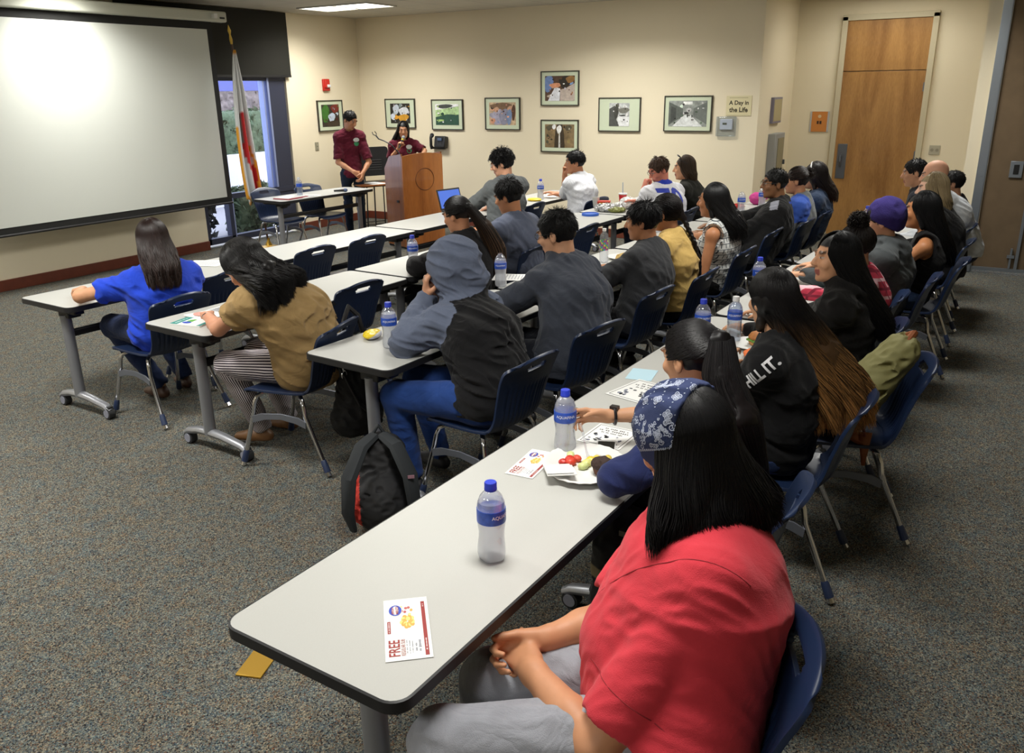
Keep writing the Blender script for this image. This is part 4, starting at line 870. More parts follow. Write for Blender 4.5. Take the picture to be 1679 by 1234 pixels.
nz_, nu = 60, 26; V = []; C = []; wc, rc, gc, dk = [np.array(lin(c)) for c in ((212, 214, 216), (190, 30, 34), (216, 150, 30), (58, 66, 48))]
for i in range(nz_):
    t = i/(nz_-1); z = 2.5-1.72*t
    for j in range(nu):
        u = j/(nu-1); p = onp(z/2.8); wd = .03+.27*math.sin(min(t*1.1, 1)*1.45)**.8; zz = z-.22*(1-u)*t*(.4+.6*math.sin(u*7)**2)
        a = u*math.pi*5; V.append((p[0]+.02-wd*(1-u), p[1]-.02-.045*math.sin(a)*min(1, t*3+.15)-.05*(1-u)*t, zz+.015*math.sin(a)))
        c = wc
        if t > .42 and (.45+.1*math.sin(t*8) < u < .74 or (t > .78 and u > .5)): c = rc
        if t > .42 and .2 < u < .42 and t < .62: c = dk*(.5+.5*math.sin(i*1.3+j)**2)+wc*.2
        
        if t > .975 or (u < .06 and t > .5) or (abs(u-.8-.08*math.sin(t*9)) < .03 and t > .42) or (t < .03): c = gc
        C.append(c)
F_ = [(i*nu+j, i*nu+j+1, (i+1)*nu+j+1, (i+1)*nu+j) for i in range(nz_-1) for j in range(nu-1)]
fo = link('flag_cloth', mesh_np('flag', V, np.array(F_), np.array(C)), mat('flag_fabric', rough=.85, attr=True, sheen=.2), fg, sharp=0); fo.modifiers.new('s', 'SOLIDIFY').thickness = .004

# ---------------------------------------------------------------- tables
def table(x0, x1, y, rz=-2.1, label='', group='folding tables in rows', ins=.07, ins2=.07, W_=.585, dark=False):
    """x0..x1 end positions, y = far edge at x0"""
    Lx = x1-x0; r = empty('folding_table', (x0, y, 0), rz, label, 'table', group); cx, cy = Lx/2, -W_/2
    lam = MB(); lam.prism(rrect(Lx-.008, W_-.008, .05, 6, cx, cy), .712, .7405); lam.build('tabletop', M_lam, r)
    eb = MB(); o_, i_ = rrect(Lx, W_, .054, 6, cx, cy), rrect(Lx-.012, W_-.012, .048, 6, cx, cy); n = len(o_)
    vs = [(*p, .709) for p in o_]+[(*p, .739) for p in o_]+[(*p, .7415) for p in i_]+[(*p, .706) for p in i_]
    eb.add(vs, [(i, (i+1) % n, n+(i+1) % n, n+i) for i in range(n)]+[(n+i, n+(i+1) % n, 2*n+(i+1) % n, 2*n+i) for i in range(n)]+[(3*n+i, 3*n+(i+1) % n, (i+1) % n, i) for i in range(n)]); eb.build('edge_band', M_edge, r)
    MB().box((cx, cy, .709), (Lx-.03, W_-.03, .006)).build('underside', M_edge, r)
    for k, xx in ((0, ins), (1, Lx-ins2)):
        yc = -W_+.19; s = 1 if k == 0 else -1
        br = MB().box((xx+s*.02, yc+.08, .69), (.07, .44, .035)).box((xx+s*.03, yc, .665), (.09, .12, .05)); br.build('bracket', M_blackmetal, r, bevel=.008)
        lg = MB().tube([(xx, yc, .1), (xx, yc, .66)], .036, 16, sx=.8, up=np.array([1., 0, 0])).build('leg', M_silver, r)
        ft = MB(); P = [(xx, yc-.33, .055), (xx, yc-.28, .082), (xx, yc-.12, .105), (xx, yc, .112), (xx, yc+.1, .105), (xx, yc+.2, .082), (xx, yc+.235, .06)]
        ft.tube(P, [.018, .022, .024, .026, .024, .022, .018], 12, sx=1.25, up=np.array([0, 0, 1.])); ft.build('foot', M_silver, lg)
        for yy_ in (yc-.31, yc+.2):
            c_ = MB().tube([(xx-.022, yy_, .038), (xx+.022, yy_, .038)], .037, 18); c_.tube([(xx-.026, yy_, .038), (xx-.022, yy_, .038)], .027, 18, m=1).tube([(xx+.022, yy_, .038), (xx+.026, yy_, .038)], .027, 18, m=1); c_.box((xx, yy_, .072), (.03, .05, .03)); c_.build('caster', [M_rubber, M_wheel], lg)
    MB().box((cx, -W_+.2, .53), (Lx-ins-ins2, .035, .05)).build('crossbar', M_blackmetal, r, bevel=.01)
    return r
ROW = {'A': (1.61, -.033), 'B': (3.19, -.05), 'C': (4.42, -.04), 'D': (5.72, -.038)}
def fy(row, x): a, b = ROW[row]; return a+b*x
TB = [('A', 1.14, 2.885, 'nearest grey folding table with the bottle and coupon standing alone', .12, .26), ('A', 2.91, 4.62, 'grey folding table under the black and white flyer, second in the nearest row', .08, .08), ('A', 4.655, 6.33, 'grey folding table in front of the woman in the black hooded jacket', .08, .08), ('A', 6.36, 8.05, 'grey folding table in front of the purple beanie', .08, .08), ('A', 8.08, 9.8, 'grey folding table in front of the bald man, nearest row far end', .08, .08),
      ('B', 2.93, 4.61, 'grey folding table the hooded person leans on, yellow snack bag on top', .08, .08), ('B', 4.64, 6.32, 'grey folding table in front of the man in the dark grey T-shirt', .08, .08), ('B', 6.35, 8.05, 'grey folding table in front of the woman in the white patterned top', .08, .08), ('B', 8.08, 9.8, 'grey folding table with the pink bag, muffin and red wrapper', .08, .08),
      ('C', 2.91, 4.64, 'grey folding table the woman in khaki writes on', .08, .08), ('C', 4.66, 6.38, 'grey folding table before the ponytail woman in black', .08, .08), ('C', 6.4, 8.1, 'grey folding table with the blue lid near the jersey man', .08, .08), ('C', 8.13, 9.85, 'grey folding table with the drink cup and foil', .08, .08),
      ('D', 2.93, 4.64, 'grey folding table the woman in blue leans on, front row near end', .08, .08), ('D', 4.66, 6.37, 'empty grey folding table with two pushed in chairs in the front row', .08, .08), ('D', 6.39, 8.1, 'grey folding table with the laptop in the front row', .08, .08), ('D', 8.13, 9.85, 'grey folding table before the man in the white shirt', .08, .08)]
for rw, a, b, lab, i1, i2 in TB: table(a, b, fy(rw, a)-.003, {'A': -1.9, 'B': -2.87, 'C': -2.3, 'D': -2.2}[rw], lab, ins=i1, ins2=i2)
table(7.42, 9.03, 8.30, -4, 'small grey folding table by the window holding papers and a microphone', None or 'folding tables in rows', ins=.12, ins2=.12, W_=.56)

# ---------------------------------------------------------------- chairs
def chair_surface():
    nu, nv = 66, 49; P = np.zeros((nu, nv, 3))
    key = [(0, .235, .425, .20), (.04, .228, .442, .215), (.12, .19, .452, .225), (.28, .07, .447, .225), (.42, -.08, .442, .212), (.5, -.165, .448, .2), (.56, -.205, .475, .19), (.62, -.228, .53, .19), (.72, -.25, .62, .2), (.84, -.28, .72, .215), (.93, -.31, .79, .225), (1., -.335, .835, .225)]
    k = np.array(key); us = np.linspace(0, 1, nu)**1
    for i, u in enumerate(us):
        y, z, w = [np.interp(u, k[:, 0], k[:, c]) for c in (1, 2, 3)]
        P[i, :, 1] = y; P[i, :, 2] = z
        if u > .86: d = (u-.86)/.14; w *= (1-d**3.2*.34) if d < 1 else .66
        if u < .08: d = (.08-u)/.08; w *= 1-.16*d**2
        P[i, :, 0] = np.linspace(-1, 1, nv)*w
    Q = P.copy()
    for _ in range(2): Q[1:-1] = (Q[:-2]+2*Q[1:-1]+Q[2:])/4
    x = np.linspace(-1, 1, nv)
    for i, u in enumerate(us):
        if u < .5: Q[i, :, 2] += .018*np.abs(x)**2.2-.006+(.0 if u > .1 else -.012*(1-u/.1))
        else: Q[i, :, 1] += .035*np.abs(x)**2.2*(1-.3*(u-.5)); Q[i, :, 2] -= (0 if u < .9 else .03*((u-.9)/.1)**2*np.abs(x)**2.5)
        if u > .9: Q[i, :, 1] -= .012*((u-.9)/.1)**2
        if .55 < u < .8: e_ = min(1, (u-.55)/.03, (.8-u)/.03); Q[i, :, 1] += .004*e_*np.where(np.abs(x) < .8, np.sin(x*math.pi*13), 0)
    return Q, us, x
def make_chair(label, group='blue plastic chairs', mt=None, name='stacking_chair'):
    r = empty(name, (0, 0, 0), 0, label, 'chair', group); Q, us, x = chair_surface(); nu, nv = Q.shape[:2]; sp = 33
    mt = mt or M_navy
    for nm, a, b in (('seat', 0, sp+1), ('backrest', sp, nu)):
        S = Q[a:b].copy(); n1 = S.shape[0]; fs = []
        for i in range(n1-1):
            for j in range(nv-1):
                u = us[a+i]; xm = abs((x[j]+x[j+1])/2); um = (us[a+i]+us[min(a+i+1, nu-1)])/2
                if nm == 'backrest' and ((um-.915)/.022)**4+(xm/.33)**4 < 1: continue
                fs.append((i*nv+j, i*nv+j+1, (i+1)*nv+j+1, (i+1)*nv+j))
        me = mesh_np(nm, S.reshape(-1, 3), np.array(fs)); o = link(nm, me, mt, r, sharp=0)
        so_ = o.modifiers.new('thick', 'SOLIDIFY'); so_.thickness = .014; so_.offset = 0
        bv = o.modifiers.new('soft', 'BEVEL'); bv.width = .005; bv.segments = 2; bv.limit_method = 'ANGLE'; bv.angle_limit = .9
    M_boot = mat('navy_boot', (38, 52, 84), .45)
    for sx in (1, -1):
        for (yt, yf) in ((.13, .25), (-.1, -.27)):
            s = 1 if yf > 0 else -1
            pts = [(sx*.13, yt-.02*s, .428), (sx*.165, yt, .43), (sx*.19, yt+.025*s, .415), (sx*.2, yt+.04*s, .38), (sx*.205, yt+.05*s, .32), (sx*.238, yf, .05)]
            lg = MB().tube(pts, .0125, 10).build('leg', M_chrome, r)
            d = nrm(np.array(pts[-1])-np.array(pts[-2])); e_ = np.array(pts[-1]); b_ = MB().tube([e_-d*.05, e_-d*.04, e_+d*.02], [.0135, .017, .019], 10); b_.tube([e_+d*.02, e_+d*.043], [.012, .016], 10, m=1); b_.build('boot', [M_boot, M_chrome], lg)
        pl_ = MB(); pp = [(-.155, .30), (-.11, .322), (0, .334), (.13, .322), (.19, .30), (.186, .262), (.1, .29), (0, .3), (-.09, .285), (-.15, .262)]
        pl_.prism([(a, b) for a, b in pp], -.004, .004, T=lambda v: (sx*(.216)+sx*v[2]+0*v[0], v[0], v[1])); pl_.build('side_plate', mat('plate_grey', (120, 124, 134), .4, metal=.5), r, bevel=.001)
    MB().tube([(-.13, .1, .425), (.13, .1, .425)], .012, 8).tube([(-.13, -.08, .425), (.13, -.08, .425)], .012, 8).build('seat_rail', M_chrome, r)
    return r
CH = {}
chair0 = None
def put_chair(key, x, y, rz, label, group='blue plastic chairs'):
    """rz = direction the sitter faces"""
    global chair0
    if chair0 is None: chair0 = make_chair(label); c = chair0
    else: c = copy_tree(chair0)
    c.location = (x, y, 0); c.rotation_euler.z = math.radians(rz-90); c['label'] = label; c['group'] = group; CH[key] = c; return c
A3 = np.array
def S3(v): return np.array(lin(v))
# ---------------------------------------------------------------- chairs in place
G = 'blue plastic chairs'
put_chair('red', 1.575, .56, 112, 'navy plastic chair under the man in the red shirt')
put_chair('pony2', 2.42, .76, 92, 'navy plastic chair behind the girl holding the water bottle, beside the red shirt')
put_chair('omb', 3.37, .72, 94, 'navy plastic chair under the girl with long brown tipped hair')
put_chair('pack', 3.95, .56, 106, 'navy plastic chair holding the green backpack')
put_chair('blw', 4.62, .76, 95, 'navy plastic chair of the woman in the black hooded jacket, past the backpack')
put_chair('bun', 5.33, .84, 92, 'navy plastic chair of the person in the pink plaid shirt')
put_chair('bean', 5.98, .72, 90, 'navy plastic chair of the person in the purple beanie')
put_chair('slv', 6.62, .60, 92, 'navy plastic chair of the woman in the black sleeveless top')
put_chair('blo', 7.50, .62, 90, 'navy plastic chair of the fair haired person in black')
put_chair('whi', 8.35, .66, 90, 'navy plastic chair of the bald man, by the folding partition')
put_chair('hood', 3.27, 2.14, 84, 'navy plastic chair of the person with the hood up')
put_chair('grey', 3.98, 2.10, 78, 'navy plastic chair of the man in the dark grey hoodie')
put_chair('dkt', 4.85, 2.14, 84, 'navy plastic chair of the man in the dark grey T-shirt')
put_chair('braid', 5.5, 2.06, 88, 'navy plastic chair of the woman with the braid')
put_chair('pat', 6.42, 2.06, 88, 'navy plastic chair of the woman in the white patterned top')
put_chair('blk', 7.4, 2.1, 88, 'navy plastic chair of the man in the black jacket and glasses')
put_chair('rag', 8.1, 1.98, 88, 'navy plastic chair of the person in the blue and grey top')
put_chair('den', 8.75, 1.95, 88, 'navy plastic chair of the long haired person in denim')
put_chair('kha', 3.2, 3.36, 103, 'navy plastic chair with the black handbag on it, under the woman in khaki')
put_chair('kha2', 4.1, 3.92, 86, 'empty navy plastic chair pushed in right of the woman in khaki')
put_chair('pon', 5.03, 3.58, 86, 'navy plastic chair of the ponytail woman in black')
put_chair('gb', 5.8, 3.55, 86, 'navy plastic chair of the man in the blue grey T-shirt')
put_chair('ca', 6.93, 3.66, 88, 'empty navy plastic chair before the table with the blue lid')
put_chair('jer', 8.35, 3.2, 88, 'navy plastic chair of the man in the white football jersey')
put_chair('sun', 9.05, 3.15, 88, 'navy plastic chair of the woman with sunglasses on her head')
put_chair('blu', 3.29, 4.68, 87, 'navy plastic chair of the woman in the blue T-shirt')
put_chair('d0', 3.95, 5.0, 88, 'empty navy plastic chair between the woman in blue and the pair of empty chairs')
put_chair('d1', 4.95, 5.12, 86, 'left one of the two empty navy chairs at the front row table')
put_chair('d2', 5.55, 5.08, 86, 'right one of the two empty navy chairs at the front row table')
put_chair('lap', 7.3, 4.68, 80, 'navy plastic chair of the curly haired man with the laptop')
put_chair('cb', 8.05, 4.85, 88, 'empty navy plastic chair between the laptop man and the white shirt man')
put_chair('whs', 8.78, 4.42, 80, 'navy plastic chair of the man in the white shirt')
put_chair('f1', 7.75, 8.18, -98, 'navy plastic chair behind the window table nearer the flag')
put_chair('f2', 8.36, 8.02, -98, 'navy plastic chair behind the window table nearer the standing man')

# ---------------------------------------------------------------- people
P_ = {}
# nearest man in red
def red_hair_low(V): return None
P_['red'] = person('heavy man in a red T-shirt and blue bandana with long black hair, hands clasped', (1.61, .54), 113, (1.80, .61, 1.195), 74, 20, s=1.06, g=1.36, gt=1.12, skin=(196, 140, 104), res=.0055,
    top=dict(c=(206, 60, 72), sl='short', fit=.018, fold=.0035, slen=.8, ak=.008, res=.006, hem=.44, collar=True, belly=True, mat=M_cloth_flat), bot=(150, 152, 160), knees=[(1.27, .98, .535), (1.52, 1.0, .53)], feet=[(1.33, 1.1, .09), (1.6, 1.14, .09)], shw=.225, hsc=1.04,
    L=dict(w=(1.497, .868, .632), el=(1.375, .63, .60), d=(.55, .8, .03), n=(.5, -.3, -.75), kw=dict(curl=(50, 66, 40), thumb=(.95, .2, -.05), tcurl=.05)),
    R=dict(w=(1.60, .885, .65), el=(1.74, .78, .66), d=(-.55, .75, -.28), n=(-.75, -.4, .1), kw=dict(curl=(45, 60, 36), thumb=(.8, .4, .1), tcurl=.1)), beard=(60, 44, 36), hunch=.02,
    hair=dict(kind='long', c=(13, 12, 14), tip=(20, 16, 17), E=(1.75, .50, 1.015), M=(1.76, .53, 1.10), wE=.185, dE=.075, fr=84, n=6000, r=.0018, wave=.012, wf=6, res=.006, vol=1.05, cl=5, l=yv(150), rag=.8, shr=.022, k0=1.03))
P_['pony2'] = person('girl with dark ponytail in a navy top reaching for a water bottle', (2.39, .73), 84, (2.53, .85, 1.17), 66, 14, s=.97, female=True, skin=(196, 146, 112), res=.006,
    top=dict(c=(36, 44, 84), sl='long', fit=.016, fold=.006, slen=1), bot=(30, 34, 50),
    R=dict(w=(2.605, 1.185, .865), el=(2.74, .98, .87), sl='short', slen=.8, d=(-.42, .62, .06), n=(-.75, -.45, -.45), kw=dict(curls=[(8, 14, 10), (22, 30, 20), (34, 40, 26), (44, 44, 30)], thumb=(.8, .35, .35))), knees=[(2.50, 1.12, .53), (2.72, 1.12, .53)], feet=[(2.62, .92, .09), (2.82, .92, .09)],
    L=dict(w=at(1072, 775, z=.85), el=(2.25, .985, .81), d=(.5, .0, .1), pose='cup'),
    hair=dict(kind='pony', c=(17, 15, 17), tip=(24, 18, 18), knot=(-.02, -.115, .05), pts=[(2.46, .73, 1.14), (2.42, .645, 1.02), (2.43, .58, .84)], rs=[.03, .048, .05, .028], n=3000, n2=1800, r=.0019, res=.0065, sc=1.35, shr=.006))
P_['omb'] = person('girl with long black to golden brown hair in a black lettered hoodie', (3.38, .73), 88, (3.37, .81, 1.185), 48, 8, s=.99, female=True, skin=(196, 146, 112), res=.0075,
    top=dict(c=(20, 20, 22), sl='long', fit=.022, fold=.007, slen=1, hem=.47), bot=(44, 62, 104),
    L=dict(w=(3.40, 1.0, .86), el=(3.20, .92, .79), d=(.4, .0, .3), pose='cup'), R=dict(w=(3.6, 1.08, .78)),
    hair=dict(kind='long', c=(16, 14, 15), tip=(214, 156, 92), E=(3.44, .50, .70), M=(3.41, .60, .97), wE=.13, dE=.05, fr=48, n=4600, shr=.010, r=.0021, wave=.026, wf=11, cl=7, res=.0075, rag=1.6, bt=.5, ft=.75))
P_['blw'] = person('woman in profile with straight black hair in a black hooded jacket', (4.55, .72), 92, (4.39, .76, 1.185), 124, 2, s=1., female=True, skin=(212, 158, 122), res=.008,
    top=dict(c=(24, 23, 23), sl='long', fit=.026, fold=.009, slen=1, hood='down', hem=.46), bot=(26, 26, 30), L=dict(w=(4.3, 1.15, .78)), R=dict(w=(4.7, 1.15, .78)),
    hair=dict(kind='long', c=(13, 13, 15), E=(4.52, .54, .80), M=(4.46, .62, .98), wE=.13, dE=.06, fr=44, n=3400, shr=.01, r=.0024, wave=.006, res=.008))
plaid = lambda V, c: np.stack([V@nrm([1, .7, .2]), V[:, 2]+.15*V[:, 0], V[:, 1]], 1)
P_['bun'] = person('person with a curly dark hair bun in a pink plaid shirt', (5.25, .76), 92, (5.02, .78, 1.14), 88, 10, s=.98, female=True, skin=(180, 130, 98), top=dict(c=(190, 70, 90), colfn=plaid, mat=M_plaid, sl='long', fit=.022, slen=1), bot=(50, 56, 70),
    L=dict(w=(4.85, 1.15, .78)), R=dict(w=(5.3, 1.15, .78)), hair=dict(kind='bun', c=(24, 18, 16), knot=(0, -.03, .13), n=700, n2=500, r=.0026))
def bean_cap(c): return []
P_['bean'] = person('person in a purple beanie and dark grey hoodie', (5.95, .74), 90, (5.80, .76, 1.18), 96, 8, s=1., g=1.08, skin=(206, 156, 124), top=dict(c=(66, 70, 72), sl='long', fit=.028, slen=1, hood='down', fold=.008), bot=(44, 54, 84), L=dict(w=(5.7, 1.18, .8)), R=dict(w=(6.1, 1.18, .8)),
    hair=dict(kind='short', c=(30, 24, 20), n=60))
P_['slv'] = person('woman with long black hair in a black sleeveless top, bare shoulder', (6.58, .60), 92, (6.52, .60, 1.165), 92, 5, s=1.02, female=True, skin=(176, 118, 78), top=dict(c=(18, 18, 20), sl='none', fit=.008, ah=.105), bot=(44, 60, 92), L=dict(w=(6.4, .98, .79)), R=dict(w=(6.8, 1.0, .78)),
    hair=dict(kind='long', c=(12, 12, 14), E=(6.66, .40, .80), M=(6.58, .46, .98), wE=.13, dE=.05, fr=55, n=1600, r=.003, shr=.01, wave=.006))
P_['blo'] = person('person with fair ash blond hair in a black top', (7.6, .46), 94, (7.55, .64, 1.205), 100, 6, s=1., female=True, skin=(214, 170, 146), top=dict(c=(22, 22, 24), sl='long', fit=.026, slen=1), bot=(30, 30, 34),
    hair=dict(kind='long', c=(128, 112, 84), tip=(150, 132, 98), E=(7.58, .54, 1.03), M=(7.56, .56, 1.1), wE=.09, dE=.06, fr=60, n=500, r=.004))
P_['whi'] = person('bald man in a white shirt leaning at the far end of the nearest row', (8.62, .40), 100, (8.31, .70, 1.245), 96, 12, s=1.03, g=1.08, skin=(216, 162, 134), top=dict(c=(206, 210, 216), sl='long', fit=.022, slen=1), bot=(40, 44, 60), hair=dict(kind='bald', c=(180, 140, 120)))
P_['d10'] = person('man with flat black hair partly hidden by the fair haired person', (8.85, .84), 95, (8.85, .92, 1.21), 100, 12, s=1., skin=(190, 140, 108), top=dict(c=(24, 26, 34), sl='long', slen=1), bot=(30, 30, 34), hair=dict(kind='short', c=(16, 15, 16), n=700, r=.003, len=.02))
P_['d11'] = person('person with black hair hidden behind the bald man', (9.5, .62), 95, (9.3, .62, 1.08), 95, 5, s=.98, female=True, skin=(190, 140, 108), top=dict(c=(34, 34, 40), sl='long', slen=1), bot=(30, 30, 34), hair=dict(kind='short', c=(16, 15, 16), n=700, r=.003, len=.02))
# row B
rag1 = lambda V, c: np.where(sleeve_mask(V, c, .045, .55, .125)[:, None] | (np.linalg.norm(V-c['hd'], axis=1) < .2)[:, None] | ((np.linalg.norm(V-c['Nk'], axis=1) < .12) & (V[:, 2] > c['Nk'][2]+.03))[:, None], S3((96, 104, 124)), S3((22, 22, 24)))
def hood_up(c):
    HL, RH, hs = c['HL'], c['RH'], c['hs']; up = c['up']
    return [(EL(HL(0, -.02, .02), A3([.112, .132, .128])*hs, RH), .03), (EL(HL(0, .02, -.05), A3([.105, .095, .11])*hs, RH), .03), (RC(HL(0, -.05, -.07), c['Nk']+up*.02, .085, .09), .05), (RC(HL(0, -.1, -.1), c['Nk']+up*.01-c['f']*.05, .05, .05, c['l'], 1.5), .03)]
P_['hood'] = person('person with a blue grey hood up and black back, leaning on the table', (3.27, 2.10), 88, (3.45, 2.45, 1.14), 112, 22, s=1.06, g=1.22, skin=(206, 152, 120), res=.0075, hunch=.05,
    top=dict(c=(90, 98, 118), colfn=rag1, sl='long', fit=.026, slen=1, fold=.012, res=.005, extra=hood_up, hem=.5), bot=(38, 66, 128), shoe=(44, 44, 48), knees=[(3.08, 2.56, .545), (3.34, 2.62, .545)], feet=[(3.12, 2.52, .1), (3.42, 2.56, .1)],
    L=dict(w=(3.38, 2.57, .985), el=(3.15, 2.54, .81), d=(.0, -.02, .6), n=(.5, -.6, 0), pose='cup'), R=dict(w=(3.50, 2.62, .97), el=(3.70, 2.52, .81), d=(-.1, -.02, .6), n=(-.4, -.6, 0), pose='cup'), hair=None)
P_['grey'] = person('man in a dark grey hoodie with short black hair and glasses', (4.05, 2.08), 80, (4.27, 2.28, 1.215), 92, 16, s=1.08, g=1.24, skin=(200, 150, 118), res=.0075, hunch=.06, top=dict(c=(62, 66, 76), sl='long', fit=.026, slen=1, hood='down', fold=.009, hem=.47), bot=(28, 30, 38), shoe=(30, 30, 34),
    L=dict(w=(4.27, 2.60, .79), el=(4.02, 2.52, .80), d=(.6, .3, 0), pose='cup'), R=dict(w=(4.62, 2.56, .79)), hair=dict(kind='short', c=(18, 16, 17), n=3500, r=.0015, len=.03, vol=1.02))
glasses(P_['grey'])
P_['dkt'] = person('man in a dark grey T-shirt with black hair, elbow by his plate', (4.98, 2.06), 84, (5.16, 2.12, 1.175), 100, 8, s=1.0, g=1.08, skin=(176, 122, 88), res=.008, top=dict(c=(52, 53, 56), sl='short', slen=.92, fit=.022), bot=(24, 24, 28),
    L=dict(w=(4.95, 2.5, .78), el=(4.83, 2.30, .80)), R=dict(w=(5.4, 2.5, .78)), hair=dict(kind='short', c=(17, 16, 18), n=1600, r=.0022, len=.04, vol=1.06))
P_['braid'] = person('woman in a yellow shirt with a long dark braid', (5.5, 2.0), 88, (5.47, 2.08, 1.195), 86, 10, s=1.0, female=True, skin=(176, 122, 88), top=dict(c=(196, 164, 98), sl='long', slen=1, fit=.024, fold=.008, hem=.52), bot=(24, 22, 24),
    L=dict(w=(5.72, 2.52, .79), el=(5.52, 2.36, .80), d=(.5, .2, -.1), pose='cup'), R=dict(w=(5.9, 2.4, .78)), hair=dict(kind='braid', c=(20, 16, 17), knot=(-.035, -.10, -.06), pts=[(5.50, 1.88, 1.0), (5.52, 1.84, .86), (5.54, 1.84, .74)], n=900, r=.0026))
patt = lambda V, c: np.stack([V@c['l']+.3*V@c['f'], V[:, 2]+.1*(V@c['l']), V[:, 1]], 1)
P_['pat'] = person('woman with long straight black hair in a white sleeveless patterned top', (6.4, 2.0), 92, (6.29, 2.02, 1.185), 88, 6, s=1.02, female=True, skin=(178, 122, 86), res=.007, top=dict(c=(210, 210, 208), colfn=patt, mat=M_patt, sl='none', fit=.014, hem=.5, res=.006), bot=(18, 18, 20),
    L=dict(w=(6.35, 2.3, .72), el=at(1150, 462, Y=2.0), d=(.4, .6, .1)), R=dict(w=(6.9, 2.4, .79)), hair=dict(kind='long', c=(12, 12, 14), E=(6.33, 1.82, .93), M=(6.33, 1.86, 1.04), wE=.12, dE=.06, fr=60, n=2000, shr=.01, r=.003, wave=.005))
def blkf(V, c):
    C = np.tile(S3((26, 26, 27)), (len(V), 1)); d = (V-c['SL']); q = (np.abs(d@c['l']-.03) < .06) & (np.abs(d@c['f']-.03) < .035) & (V[:, 2] > c['SL'][2]-.04); C[q] = S3((150, 152, 164))
    r = np.linalg.norm((V-c['Nk'])[:, :2], axis=1); C[(V[:, 2] > c['Nk'][2]+.0) & (V[:, 2] < c['Nk'][2]+.02) & (r < .13)] = S3((40, 70, 170)); return C
P_['blk'] = person('man with glasses and short black hair in a black jacket with blue collar trim', (7.5, 2.0), 100, (7.78, 1.94, 1.17), 120, 4, s=1.04, g=1.15, skin=(138, 96, 66), res=.008, top=dict(c=(26, 26, 27), colfn=blkf, sl='long', slen=1, fit=.026, collar=True), bot=(40, 42, 48),
    L=dict(w=(7.3, 2.38, .76), el=(7.38, 2.12, .74)), R=dict(w=(7.7, 2.45, .78)), hair=dict(kind='short', c=(18, 17, 17), n=1000, r=.0026, len=.02))
glasses(P_['blk'])
rag2 = lambda V, c: np.where(sleeve_mask(V, c, .03, .6, .14)[:, None] & (V[:, 2:3] > .8), S3((70, 104, 200)), S3((124, 128, 130)))
P_['rag'] = person('person with dark hair in a bun wearing a blue and grey top', (8.2, 1.9), 92, (8.17, 1.84, 1.165), 95, 5, s=1., g=1.1, female=True, skin=(196, 140, 106), top=dict(c=(124, 128, 130), colfn=rag2, sl='long', slen=1, fit=.022), bot=(70, 86, 130), hair=dict(kind='bun', c=(34, 24, 20), knot=(-.03, -.1, .04), n=300, n2=150, r=.004))
P_['den'] = person('person with long dark brown hair and a white hair clip in denim', (8.8, 1.84), 92, (8.72, 1.80, 1.16), 92, 4, s=1.03, female=True, skin=(190, 140, 108), top=dict(c=(48, 62, 86), sl='long', slen=1, fit=.022), bot=(30, 34, 50),
    hair=dict(kind='long', c=(26, 18, 16), tip=(48, 28, 24), E=(8.80, 1.62, .93), M=(8.76, 1.66, 1.04), wE=.09, dE=.05, fr=58, n=500, r=.004))
# row C
def stripe(V, c):
    sg = [(c['H0']+c['l']*.09, c['KN'][0]), (c['H0']-c['l']*.09, c['KN'][1]), (c['KN'][0], c['AN'][0]), (c['KN'][1], c['AN'][1])]; D = np.array([seg_d(V, a, b) for a, b in sg]); k = D.argmin(0); x_ = np.zeros(len(V))
    for i, (a, b) in enumerate(sg):
        u_ = nrm(b-a); w_ = nrm(np.cross(u_, c['l'])); l2_ = np.cross(w_, u_); q = V-a; x_[k == i] = (np.arctan2(q@w_, q@l2_)*.085)[k == i]
    return np.stack([x_, V[:, 2], V[:, 0]], 1)
P_['kha'] = person('woman in a khaki cape top and striped trousers with loose wavy black hair', (3.25, 3.32), 104, (3.08, 3.56, 1.12), 100, 42, s=1.04, g=1.25, female=True, skin=(206, 148, 118), res=.0075, hunch=.07, nko=(-.07, .07),
    top=dict(c=(164, 136, 92), sl='short', slen=.4, fit=.032, fold=.011, hem=.43), bot=(200, 200, 200), botfn=stripe, botmat=M_stripe, shoe=(120, 84, 50), feet=[(3.17, 3.68, .12), (3.42, 3.72, .1)], knees=[(3.02, 3.72, .545), (3.3, 3.78, .545)],
    L=dict(w=(3.08, 3.92, .79), el=(2.90, 3.62, .80), d=(.3, .4, 0), pose='cup'), R=dict(w=(3.4, 3.95, .79)),
    hair=dict(kind='long', c=(16, 14, 15), E=(3.07, 3.27, .98), M=(3.07, 3.36, 1.13), wE=.17, dE=.06, fr=60, n=5200, shr=.055, r=.0024, vol=1.08, k0=1.0, jit=.14, wave=.034, wf=10, cl=6, rag=1.4, res=.0075))
P_['pon'] = person('woman in black with a long dark brown ponytail', (5.03, 3.42), 84, (4.95, 3.45, 1.165), 88, 18, s=1.02, g=1.1, female=True, skin=(198, 140, 106), res=.008, top=dict(c=(26, 25, 27), sl='long', slen=1, fit=.028, hem=.47), bot=(24, 24, 28),
    L=dict(w=(4.9, 3.82, .79), el=(4.72, 3.66, .80)), R=dict(w=(5.3, 3.8, .78)), hair=dict(kind='pony', c=(18, 16, 17), tip=(96, 70, 48), knot=(0, -.11, .02), pts=[(5.02, 3.27, 1.08), (5.09, 3.22, .92), (5.12, 3.2, .72)], rs=[.03, .05, .062, .035], n=1600, n2=1200, r=.0025, shr=.006))
